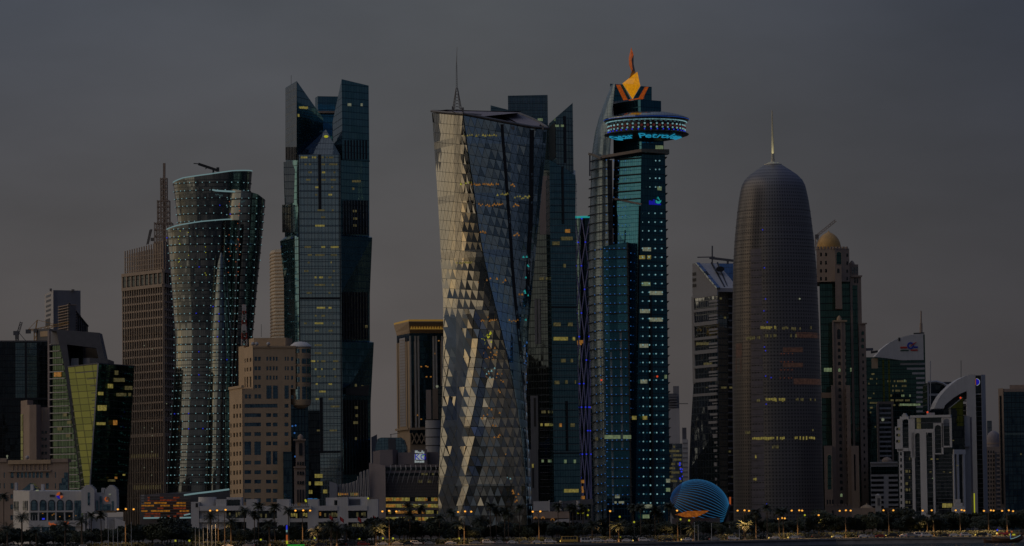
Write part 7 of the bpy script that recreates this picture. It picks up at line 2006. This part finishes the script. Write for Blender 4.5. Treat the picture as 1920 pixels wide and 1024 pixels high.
def tree(px, Y, s, k, lab, group):
    p = P(px, 1000, Y); t = thing('broadleaf_tree', lab, 'tree', Vector((p.x, Y, 2.45)), group); reg(t, px, lab, 'tree', group)
    t.scale = (s * random.uniform(.9, 1.2), s * random.uniform(.9, 1.2), s * random.uniform(.9, 1.1)); t.rotation_euler = (0, 0, random.uniform(0, 6.28))
    put('trunk', TV[k][1], t); put('crown', TV[k][0], t); return t
rt = random.Random(8)
x = -20.0
while x < 1945:
    lm = landmark(x); d = rt.uniform(52, 80); tall = 1.15 if (1500 < x or 700 < x < 830 or 240 < x < 345) else .92
    if 1250 < x < 1380: tall = .8
    tree(x, wallY(x) + d, tall * rt.uniform(.8, 1.1), rt.randrange(4), 'dark round roadside tree', f'roadside trees before {lm}')
    x += rt.uniform(13, 19)
x = -10.0
while x < 1945:
    lm = landmark(x); d = rt.uniform(95, 150); tall = 1.25 if (1500 < x or 700 < x < 830 or 240 < x < 345) else 1.0
    if 150 < x < 215 or 560 < x < 690: tall = .85
    if 1250 < x < 1380: tall = .9
    tree(x, wallY(x) + d, tall * rt.uniform(.85, 1.15), rt.randrange(4), 'dark rear row tree', f'rear trees before {lm}')
    x += rt.uniform(20, 30)
# clipped hedge along the road, uncountable leaves
mb = MB(); rh = random.Random(3)
for k in range(16000):
    px = rh.uniform(-30, 1950); p = P(px, 1005, wallY(px) + 47.5 + rh.uniform(0, 1.6)); z = 2.5 + rh.random() * 2.3
    a = Vector((rh.gauss(0, 1), rh.gauss(0, 1), rh.gauss(0, 1))).normalized(); b = a.orthogonal().normalized(); s = rh.uniform(.25, .6); c = Vector((p.x, p.y, z))
    mb.poly([c - a * s, c + b * s * .6, c + a * s, c - b * s * .6])
me = bpy.data.meshes.new('hedge'); me.from_pydata(mb.v, [], mb.f); me.materials.append(M['leafdark'])
o = bpy.data.objects.new('hedge', me); COL.objects.link(o); o['kind'] = 'stuff'; tag(o, 'low dark clipped hedge running along the waterfront road', 'hedge')

# palms
def palm_crown(rng, n, L, droop, leaf):
    mb = MB()
    for k in range(n):
        az = 6.283 * k / n + rng.uniform(-.2, .2); el = rng.uniform(-.35, 1.15); l = L * rng.uniform(.8, 1.1)
        pts = []; p = Vector((0, 0, 0)); e = el
        for j in range(8):
            pts.append(p.copy()); st = l / 7
            p = p + Vector((math.cos(az) * math.cos(e), math.sin(az) * math.cos(e), math.sin(e))) * st; e -= droop * (.5 + .12 * j)
        side = Vector((-math.sin(az), math.cos(az), 0))
        for j in range(7):
            a, b = pts[j], pts[j + 1]; d = (b - a).normalized(); w_ = leaf * math.sin(math.pi * (.15 + .8 * (j + .5) / 7)) * 1.0
            mb.poly([a + side * .04, b + side * .03, b - side * .03, a - side * .04])
            for s in (-1, 1):
                for q in (0, .5):
                    r0 = a.lerp(b, q); tip = r0 + d * w_ * .55 + side * s * w_ + Vector((0, 0, -w_ * rng.uniform(.2, .5)))
                    mb.poly([r0, r0 + d * .17, tip])
    return mb
def palm_variant(k, slender):
    rng = random.Random(90 + k)
    mb = palm_crown(rng, 30 if slender else 44, 2.3 if slender else 3.9, .24 if slender else .2, .75 if slender else .8)
    me = bpy.data.meshes.new('crown'); me.from_pydata(mb.v, [], mb.f); me.materials.append(M['frond']); return me
PS = [palm_variant(k, True) for k in range(3)]; PD = [palm_variant(k + 5, False) for k in range(3)]
def palm(px, ytop, Y, kind, lean=0.0):
    top = P(px, ytop, Y); base = Vector((top.x + lean, Y, 2.45)); h = top.z - base.z
    t = thing('slender_palm' if kind == 's' else 'date_palm', '', 'palm', base)
    hub = Vector((-lean, 0, h - (1.0 if kind == 's' else 1.6)))
    mid = hub * .5 + Vector((lean * .1, 0, 0))
    r = .2 if kind == 's' else .34
    tk = MB(); tk.tube((0, 0, 0), mid, r * 1.25, r, 7).tube(mid, hub, r, r * .9, 7)
    me = tk.mesh('trunk', M['bark']); put('trunk', me, t)
    bp = MB().tube((0, 0, -.1), mid * .32, r * 1.45, r * 1.25, 7).mesh('uplight_tone_base', M['stone']); put('uplight_tone_base', bp, t)  # pale band puts the lamp glow at the trunk foot into colour
    c = put('crown', (PS if kind == 's' else PD)[random.randrange(3)], t); c.location = hub; c.rotation_euler = (0, 0, random.uniform(0, 6.28)); s = random.uniform(1.3, 1.6) if kind == 's' else random.uniform(1.1, 1.35); c.scale = (s, s, s)
    reg(t, px, 'tall slender palm' if kind == 's' else 'broad bushy date palm', 'palm', 'slender palms on the waterfront' if kind == 's' else 'date palms on the waterfront')
for (x, y, dy, k, ln) in ((7, 927, 60, 's', 0), (41, 963, 40, 'd', 0), (122, 977, 42, 'd', 0), (153, 970, 40, 'd', 0), (171, 962, 70, 's', 0), (189, 962, 55, 's', .3), (14, 985, 38, 'd', 0), (68, 990, 38, 'd', 0), (395, 962, 60, 'd', 0), (458, 953, 55, 's', 0), (477, 961, 58, 's', 0), (485, 945, 62, 's', 0), (515, 947, 50, 's', 0), (541, 953, 55, 's', 0), (505, 975, 48, 'd', 0), (433, 972, 50, 'd', 0), (596, 991, 38, 'd', 0), (621, 978, 40, 'd', 0), (632, 986, 44, 'd', 0), (650, 985, 52, 'd', 0),
        (766, 945, 60, 's', 1.2), (769, 962, 58, 's', -.4), (790, 948, 62, 's', 0), (824, 965, 55, 's', 0), (846, 957, 60, 's', 0), (899, 970, 70, 'd', 0), (919, 944, 60, 's', 0), (930, 954, 64, 's', 0), (946, 955, 62, 's', 0), (953, 960, 60, 's', 0), (974, 948, 60, 's', 0), (1046, 945, 60, 's', 0), (1068, 946, 64, 's', 0), (1074, 948, 62, 's', 0), (1093, 949, 70, 's', 0), (1187, 948, 70, 's', 0), (1201, 948, 62, 's', 0), (1228, 952, 64, 's', 0), (1235, 960, 66, 's', 0), (1254, 945, 60, 's', 0),
        (1417, 957, 40, 's', 0), (1438, 948, 44, 's', 0), (1460, 955, 50, 's', 0), (1468, 955, 52, 's', 0), (1397, 980, 40, 'd', 0), (1750, 962, 60, 'd', 0), (1762, 970, 65, 'd', 0), (1690, 972, 70, 'd', 0), (1300, 986, 40, 'd', 0), (1110, 978, 40, 'd', 0), (1160, 980, 44, 'd', 0), (860, 975, 50, 'd', 0), (705, 985, 44, 'd', 0)):
    palm(x, y, wallY(x) + dy, k, ln)

# ================================================================== street lamps
def street_lamp(px, heads, Y, glow=True):
    ty = sum(h[1] for h in heads) / len(heads); top = P(px, ty + 5, Y); base = Vector((top.x, Y, 2.45))
    t = thing('street_lamp', '', 'street lamp', base); h = top.z - base.z
    put('pole', MB().tube((0, 0, 0), (0, 0, h), .26, .13, 8).mesh('pole', M['pole']), t)
    put('plinth', MB().tube((0, 0, 0), (0, 0, 1.0), .5, .36, 8).mesh('plinth', M['pole']), t)
    for (hx, hy) in heads:
        q = P(hx, hy, Y) - base
        put('arm', MB().path([Vector((0, 0, h - .1)), Vector((q.x * .45, 0, h + (q.z - h) * .75)), Vector((q.x, q.y, q.z + .25))], .09, 5).mesh('arm', M['pole']), t)
        put('lamp_globe', MB().ball(q, .45, 8, .8).mesh('lamp_globe', M['lamp']), t)
        put('lamp_hood', MB().tube(q + Vector((0, 0, .45)), q + Vector((0, 0, .7)), .5, .15, 8).mesh('lamp_hood', M['pole']), t)
    L = bpy.data.lights.new('street_light', 'SPOT'); L.spot_size = math.radians(118); L.spot_blend = .6; L.energy = 18000 * (.6 + .4 * len(heads)); L.color = (1.0, .58, .22); L.shadow_soft_size = .6; L.specular_factor = 0.0
    lo = bpy.data.objects.new('street_light', L); COL.objects.link(lo); lo.parent = t; lo.location = (0, -8.0, h + .2)
    reg(t, px, {1: 'orange street lamp with one globe', 2: 'orange street lamp with two globes', 3: 'orange street lamp with three globes'}[len(heads)], 'street lamp', 'street lamps along the waterfront road')
for (px, hs, dy) in ((235, ((221, 955), (236, 954.5), (250.5, 955)), 48), (409, ((394, 957.5), (407, 957)), 50), (421, ((423, 956),), 30), (567, ((554, 957.5), (568.5, 957), (581.5, 957.5)), 49), (729.5, ((717, 959), (729.5, 958), (743, 959)), 48), (870, ((859, 960), (872, 959), (883.5, 959.5)), 48), (1010, ((999, 959.5), (1013, 959)), 48), (1143, ((1144, 958.5),), 48), (1270, ((1269.5, 957.5),), 48), (1394, ((1383, 957.5), (1396, 957), (1404.5, 958)), 47), (1462, ((1459.5, 973), (1467, 971.5), (1471.5, 972)), 90), (1495, ((1484.5, 957.5), (1498.5, 957), (1504, 957.5)), 48), (1535, ((1535, 966),), 80), (1585, ((1574.5, 958), (1586, 957), (1595, 957.5)), 48), (1666, ((1656.5, 957), (1675, 957)), 48), (1738, ((1730, 957.5), (1747, 957)), 60), (1800, ((1792, 957), (1803, 956.5), (1808, 957.5)), 55), (1853, ((1845, 958), (1858, 957), (1863, 957.5)), 52), (1888, ((1879, 958), (1891.5, 957), (1899.5, 958.5)), 47)):
    street_lamp(px, hs, wallY(px) + dy)
for (x, y) in ((329, 1014), (355, 1014), (489, 1012), (674, 1011), (718, 1009.5), (737, 1009.5), (861, 1010), (1163, 1007), (1509, 966), (1276, 974), (1292, 976), (590, 1009), (1189, 979), (1162, 969)):
    Y = wallY(x) + 49; p = P(x, y, Y); t = thing('garden_lamp', '', 'lamp', Vector((p.x, Y, 2.45)))
    put('post', MB().tube((0, 0, 0), (0, 0, max(.6, p.z - 2.6)), .07, .06, 6).mesh('post', M['greydark']), t); put('globe', MB().ball((0, 0, max(.9, p.z - 2.45)), .42, 8).mesh('globe', M['bulb']), t)
    reg(t, x, 'small yellow green garden lamp', 'lamp', 'garden lamps among the trees')

# flagpoles and flags
for (x, y) in ((203, 979), (212, 979), (220.5, 981), (246, 980), (366, 982), (373.5, 983), (381, 984), (389, 985), (397, 985), (404, 984), (1302, 980), (1334, 982), (1386, 983), (1309, 985)):
    Y = wallY(x) + 25; p = P(x, y, Y); t = thing('flagpole', '', 'flagpole', Vector((p.x, Y, 2.45)))
    put('pole', MB().tube((0, 0, 0), (0, 0, p.z - 2.45), .12, .07, 6).mesh('pole', M['flagpole']), t); put('finial', MB().ball((0, 0, p.z - 2.45), .18, 6).mesh('finial', M['flagpole']), t)
    reg(t, x, 'bare white flagpole', 'flagpole', 'bare flagpoles by the promenade')
for (x, y) in ((617, 965), (637, 968), (670, 968), (699, 966)):
    Y = 1760; p = P(x, y, Y); t = thing('flag', '', 'flag', Vector((p.x, Y, 2.45))); h = p.z - 2.45
    put('pole', MB().tube((0, 0, 0), (0, 0, h), .1, .06, 6).mesh('pole', M['flagpole']), t)
    mb = MB()
    for j in range(5):
        a = Vector((.4 * j, math.sin(j * 1.3) * .25, h - .3 * j)); b = Vector((.4 * (j + 1), math.sin((j + 1) * 1.3) * .25, h - .3 * (j + 1))); dz = Vector((0, 0, -1.9)); mb.hexa([a, b, b + dz, a + dz], [q + Vector((0, .03, 0)) for q in (a, b, b + dz, a + dz)])
    put('cloth', mb.mesh('cloth', M['red']), t); reg(t, x, 'dark red flag on a thin pole', 'flag', 'flags before the white terraced block')

# ================================================================== cars
def car_proto(kind):
    """profile along x (front at +x), width across y; returns list of (part name, mesh builder fn, material key)"""
    if kind == 'sedan': L, Wd = 4.6, 1.8; body = [(-2.3, .35), (-2.3, .85), (-1.75, .98), (1.0, .98), (2.1, .82), (2.3, .6), (2.3, .35)]; roof = [(-1.75, .98), (-1.1, 1.42), (.35, 1.45), (1.05, .98)]
    elif kind == 'suv': L, Wd = 4.9, 1.95; body = [(-2.4, .45), (-2.45, 1.15), (1.1, 1.15), (2.2, 1.02), (2.45, .8), (2.45, .45)]; roof = [(-2.4, 1.15), (-2.2, 1.8), (.45, 1.84), (1.15, 1.15)]
    elif kind == 'van': L, Wd = 5.2, 2.0; body = [(-2.6, .45), (-2.6, 1.2), (1.9, 1.2), (2.45, 1.0), (2.6, .75), (2.6, .45)]; roof = [(-2.6, 1.2), (-2.5, 2.1), (1.2, 2.14), (2.0, 1.2)]
    else: L, Wd = 7.0, 2.2; body = [(-3.5, .5), (-3.5, 1.4), (3.4, 1.4), (3.5, 1.1), (3.5, .5)]; roof = [(-3.5, 1.4), (-3.45, 2.75), (3.1, 2.8), (3.4, 1.4)]
    w = Wd / 2
    bd = MB().hexa([Vector((x, -w, z)) for x, z in body], [Vector((x, w, z)) for x, z in body])
    rf = MB().hexa([Vector((x, -w * (.98 if z < roof[1][1] - .1 else .84), z)) for x, z in roof], [Vector((x, w * (.98 if z < roof[1][1] - .1 else .84), z)) for x, z in roof])
    z0, z1 = roof[0][1] + .06, roof[1][1] - .12
    gls = []; n = 3 if kind != 'bus' else 5
    xa = roof[0][0] + .5; xb = roof[3][0] - .55
    for s in (-1, 1):
        gl = MB(); gls.append(gl)
        for k in range(n):
            a = xa + (xb - xa) * k / n + .06; b = xa + (xb - xa) * (k + 1) / n - .06
            q = [(a, z0), (b, z0), (b, z1), (a, z1)]
            gl.hexa([Vector((x, s * w * .95, z)) for x, z in q], [Vector((x, s * (w * .99 if z < z0 + .01 else w * .9), z)) for x, z in q])
    ws = MB().hexa([Vector((roof[3][0] - .02, y, z0)) for y in (-w * .8, w * .8)] + [Vector((roof[2][0] + .12, y, z1)) for y in (w * .72, -w * .72)], [Vector((roof[3][0] + .06, y, z0)) for y in (-w * .8, w * .8)] + [Vector((roof[2][0] + .2, y, z1)) for y in (w * .72, -w * .72)])
    wheels = []
    for x in (-L * .3, L * .31):
        for s in (-1, 1): wheels.append((x, s * (w - .1)))
    lights = [(L / 2 - .02, s * w * .7) for s in (-1, 1)]; tails = [(-L / 2 + .02, s * w * .75) for s in (-1, 1)]
    return bd, rf, gls, ws, wheels, lights, tails, body[0][1]
CARP = {k: car_proto(k) for k in ('sedan', 'suv', 'van', 'bus')}
CARMESH = {}
def cm(key, fn):
    if key not in CARMESH: CARMESH[key] = fn()
    return CARMESH[key]
CNAME = {'sedan': 'saloon car', 'suv': 'off-road car', 'van': 'van', 'bus': 'minibus'}
def car(px, py, kind, colr, flip=False, head=False, dy=None):
    p = Vector((P(px, 1010, wallY(px) + 27 + (px * 7) % 14).x, wallY(px) + 27 + (px * 7) % 14, 2.42)) if dy is None else Vector((P(px, 1010, wallY(px) + dy).x, wallY(px) + dy, 2.42))
    bd, rf, gl, ws, wh, li, tl, gz = CARP[kind]
    t = thing(CNAME[kind].replace(' ', '_').replace('-', '_'), '', 'car' if kind in ('sedan', 'suv') else CNAME[kind], Vector((p.x, p.y, 2.42)))
    t.rotation_euler = (0, 0, (math.pi if flip else 0) + random.uniform(-.06, .06))
    put('body', cm(('b', kind, colr), lambda: bd.mesh('body', M[colr])), t); put('cabin', cm(('r', kind, colr), lambda: rf.mesh('cabin', M[colr])), t)
    [put('side_window', cm(('g', kind, i), lambda: g_.mesh('side_window', M['carglass'])), t) for i, g_ in enumerate(gl)]; put('windscreen', cm(('w', kind), lambda: ws.mesh('windscreen', M['carglass'])), t)
    for (x, y) in wh:
        o = put('wheel', cm('wheel', lambda: MB().tube((0, -.11, 0), (0, .11, 0), .34, .34, 12).mesh('wheel', M['tyre'])), t); o.location = (x, y, .34)
        r = put('rim', cm('rim', lambda: MB().tube((0, -.125, 0), (0, .125, 0), .2, .2, 8).mesh('rim', M['chrome'])), o)
    for (x, y) in li:
        o = put('headlamp', cm(('hl', head), lambda: MB().ball((0, 0, 0), .3 if head else .16, 8).mesh('headlamp', M['headlamp'] if head else M['chrome'])), t); o.location = (x, y, gz + .33)
    for (x, y) in tl:
        o = put('tail_lamp', cm('tl', lambda: MB().box(-.06, .06, -.18, .18, -.1, .1).mesh('tail_lamp', M['tail'])), t); o.location = (x, y, gz + .4)
    cn = {'carwhite': 'white', 'cargrey': 'grey', 'cardark': 'dark', 'caryellow': 'yellow', 'carred': 'red'}[colr]
    reg(t, px, f'{cn} {CNAME[kind]}' + (' with headlamps on' if head else ''), 'car' if kind in ('sedan', 'suv') else CNAME[kind], 'cars on the waterfront road')
for a in ((30, 0, 'suv', 'carwhite', 0, 0, 30), (66, 0, 'sedan', 'cardark', 0, 0, 34), (159, 0, 'suv', 'carwhite', 0, 0, 34), (194, 0, 'sedan', 'cargrey', 1, 0, 36), (300, 0, 'suv', 'cardark', 0, 0, 34), (427, 0, 'sedan', 'carwhite', 0, 0, 36), (466, 0, 'suv', 'cargrey', 1, 0, 38), (548, 0, 'sedan', 'cardark', 1, 1, 38), (601, 0, 'sedan', 'cardark', 0, 0, 36), (660, 0, 'suv', 'cardark', 0, 0, 38), (682, 0, 'suv', 'carred', 0, 0, 30), (717, 0, 'sedan', 'carwhite', 1, 0, 38), (745, 0, 'sedan', 'cargrey', 0, 0, 42), (765, 0, 'sedan', 'cardark', 1, 0, 30), (780, 0, 'suv', 'carwhite', 0, 0, 42), (806, 0, 'sedan', 'cargrey', 0, 0, 38), (845, 0, 'sedan', 'carwhite', 0, 0, 40), (890, 0, 'sedan', 'cargrey', 1, 0, 36), (915, 0, 'suv', 'carwhite', 0, 0, 40), (938, 0, 'sedan', 'cargrey', 0, 0, 38),
          (961, 1018.5, 'sedan', 'carwhite'), (985, 1018.5, 'sedan', 'cargrey'), (1008, 1018, 'sedan', 'carwhite'), (1032, 1018, 'suv', 'carwhite'), (1067, 1017, 'bus', 'caryellow', 1, 1), (1100, 1017, 'van', 'carwhite'), (1122.5, 1016.3, 'suv', 'carwhite'), (1145, 1016, 'sedan', 'carwhite'), (1176, 1015.5, 'sedan', 'carwhite', 0, 1), (1208, 1014.5, 'suv', 'carwhite'), (1222, 1014.3, 'sedan', 'cargrey'), (1252, 1013.8, 'sedan', 'cardark', 1), (1288, 1013, 'sedan', 'carwhite', 1, 1), (1340, 1012, 'sedan', 'cargrey'), (1376, 1011, 'suv', 'carwhite'), (1452, 1009.5, 'sedan', 'carwhite', 1, 1), (1488, 1008.8, 'sedan', 'carwhite', 1, 1), (1499, 1008, 'sedan', 'cargrey'), (1533, 1007, 'suv', 'cardark'), (1553, 1006.8, 'sedan', 'cardark', 0, 1), (1570, 1006.5, 'sedan', 'carwhite', 1, 1), (1620, 1005, 'sedan', 'carwhite'), (1633, 1004.8, 'sedan', 'cargrey'), (1652, 1004.2, 'sedan', 'carred'), (1672, 1004, 'suv', 'cardark', 1, 1), (1697, 1003.6, 'sedan', 'carwhite'), (1710, 1003.2, 'suv', 'cargrey'), (1725, 1003, 'van', 'carwhite'), (1738, 1002.7, 'suv', 'carwhite'), (1771, 1002.3, 'sedan', 'cardark', 1), (1790, 1002, 'sedan', 'carwhite'), (1812, 1001.6, 'suv', 'carwhite'), (1840, 1001, 'suv', 'cardark', 1, 1), (1849, 1000.8, 'sedan', 'carwhite'), (1892, 1000.2, 'sedan', 'carred', 0, 0)):
    car(*a)

# neon sign post by the road
Y = wallY(540) + 26; w = Wall((530, Y), (575, Y), 1005)
t = thing('neon_sign_post', 'blue and orange neon post with a green light strip by the road', 'sign', Vector((w.at(537, 1018).x, Y, 2.4)))
piece('post', M['greydark'], t, w, 536, 539.5, 984, 1030, -.4, 0); piece('blue_tube', M['leddeep'], t, w, 536.4, 539, 985, 993, .02, .2); piece('cyan_tube', M['led'], t, w, 536.4, 539, 993.5, 998, .02, .2); piece('orange_tube', M['signorange'], t, w, 536.4, 539.4, 1003, 1014, .02, .2)
piece('green_strip', M['neon'], t, w, 539, 571, 1021.2, 1023.2, .02, .2); piece('yellow_tube', M['bulb'], t, w, 536.4, 540, 1014, 1020, .02, .2)
# dark stone pylon before the white block
Y = wallY(647) + 60; w = Wall((640, Y), (655, Y), 1000); t = thing('dark_pylon', 'slim dark stone pylon before the white terraced block', 'pylon', Vector((w.at(647, 1018).x, Y, 2.45)))
piece('shaft', M['greydark'], t, w, 644, 650, 984, 1022, -1, 0); piece('cap', M['black'], t, w, 643.6, 650.4, 982.5, 984, -1.1, .1)

# ================================================================== dhow
p = P(1882, 1010, wallY(1880) - 7); p.z = 0.0; bt = thing('wooden_dhow', 'wooden dhow with red awning and lamps moored at the sea wall', 'boat', Vector((p.x, p.y, 0)))
s = p.y / F; rings = []
for k in range(13):
    f = k / 12; x = (-22 + 57 * f) * s * 1.0; half = 2.3 * math.sin(math.pi * (.08 + .84 * f)) ** .6; sheer = 1.5 + 2.4 * (abs(f - .42) * 1.7) ** 2.2; keel = -.5 + (1.6 * max(0, f - .8) / .2 if f > .8 else (0.9 * (.12 - f) / .12 if f < .12 else 0))
    rings.append([Vector((p.x + x, p.y - half, sheer)), Vector((p.x + x, p.y - half * .75, sheer * .4)), Vector((p.x + x, p.y, keel)), Vector((p.x + x, p.y + half * .75, sheer * .4)), Vector((p.x + x, p.y + half, sheer))])
MB().loft(rings).build('hull', M['wood'], bt, smooth=False)
for side in (0, 4): MB().path([r[side] + Vector((0, 0, .1)) for r in rings], .14, 5).build('gunwale', M['flagpole'] if False else M['wood'], bt)
MB().path([r[0] + Vector((0, -.12, -.1)) for r in rings[7:12]], .16, 5).build('white_light_strip', M['ledstrip'], bt); 
q = rings[7][0]; MB().path([q + Vector((0, -.1, 0)), q + Vector((0, -.1, 2.2))], .14, 5).build('blue_light_post', M['ledblue'], bt)
st_ = [rings[0][0].lerp(rings[0][4], .5)]
MB().bar(rings[12][0].lerp(rings[12][4], .5), rings[12][0].lerp(rings[12][4], .5) + Vector((2.4, 0, 1.6)), .35).build('stem_post', M['wood'], bt)
a, b = rings[3], rings[7]
MB().hexa([a[0] + Vector((0, .2, 2.0)), b[0] + Vector((0, .2, 2.0)), b[4] + Vector((0, -.2, 2.0)), a[4] + Vector((0, -.2, 2.0))], [a[0] + Vector((0, .9, 2.6)), b[0] + Vector((0, .9, 2.6)), b[4] + Vector((0, -.9, 2.6)), a[4] + Vector((0, -.9, 2.6))]).build('awning', M['red'], bt)
for r in (rings[3], rings[5], rings[7], rings[9]):
    for i in (0, 4): MB().tube(r[i], r[i] + Vector((0, 0, 2.1)), .08, .08, 5).build('awning_post', M['wood'], bt)
for (x, y, q_) in ((1869, 1000, 'headlamp'), (1871, 1002, 'signorange'), (1870, 994, 'leddeep'), (1888, 996.5, 'signorange'), (1893, 1002, 'bulb'), (1897, 997, 'signorange'), (1899.5, 1002.5, 'bulb'), (1902.5, 1002.5, 'bulb')):
    MB().ball(P(x, y, p.y - 1.5), .38, 8).build('lamp', M[q_], bt)
MB().tube((p.x - 3 * s, p.y, 1.5), (p.x - 3 * s, p.y, 5.5), .12, .08, 6).build('mast', M['wood'], bt)
p = P(1855, 1010, wallY(1855) - 4); p.z = 0.0; dt = thing('small_rowing_boat', 'small dark rowing boat tied left of the dhow', 'boat', Vector((p.x, p.y, 0))); rings = []
for k in range(9):
    f = k / 8; x = (-11 + 22 * f) * s; half = 1.0 * math.sin(math.pi * (.06 + .88 * f)) ** .7; sh = 1.0 + 1.3 * abs(f - .5) ** 2 * 3
    rings.append([Vector((p.x + x, p.y - half, sh)), Vector((p.x + x, p.y, -.3)), Vector((p.x + x, p.y + half, sh))])
MB().loft(rings).build('hull', M['wood'], dt); MB().bar((p.x, p.y - .9, 1.0), (p.x, p.y + .9, 1.0), .35, .1).build('thwart', M['wood'], dt)
finish_labels()
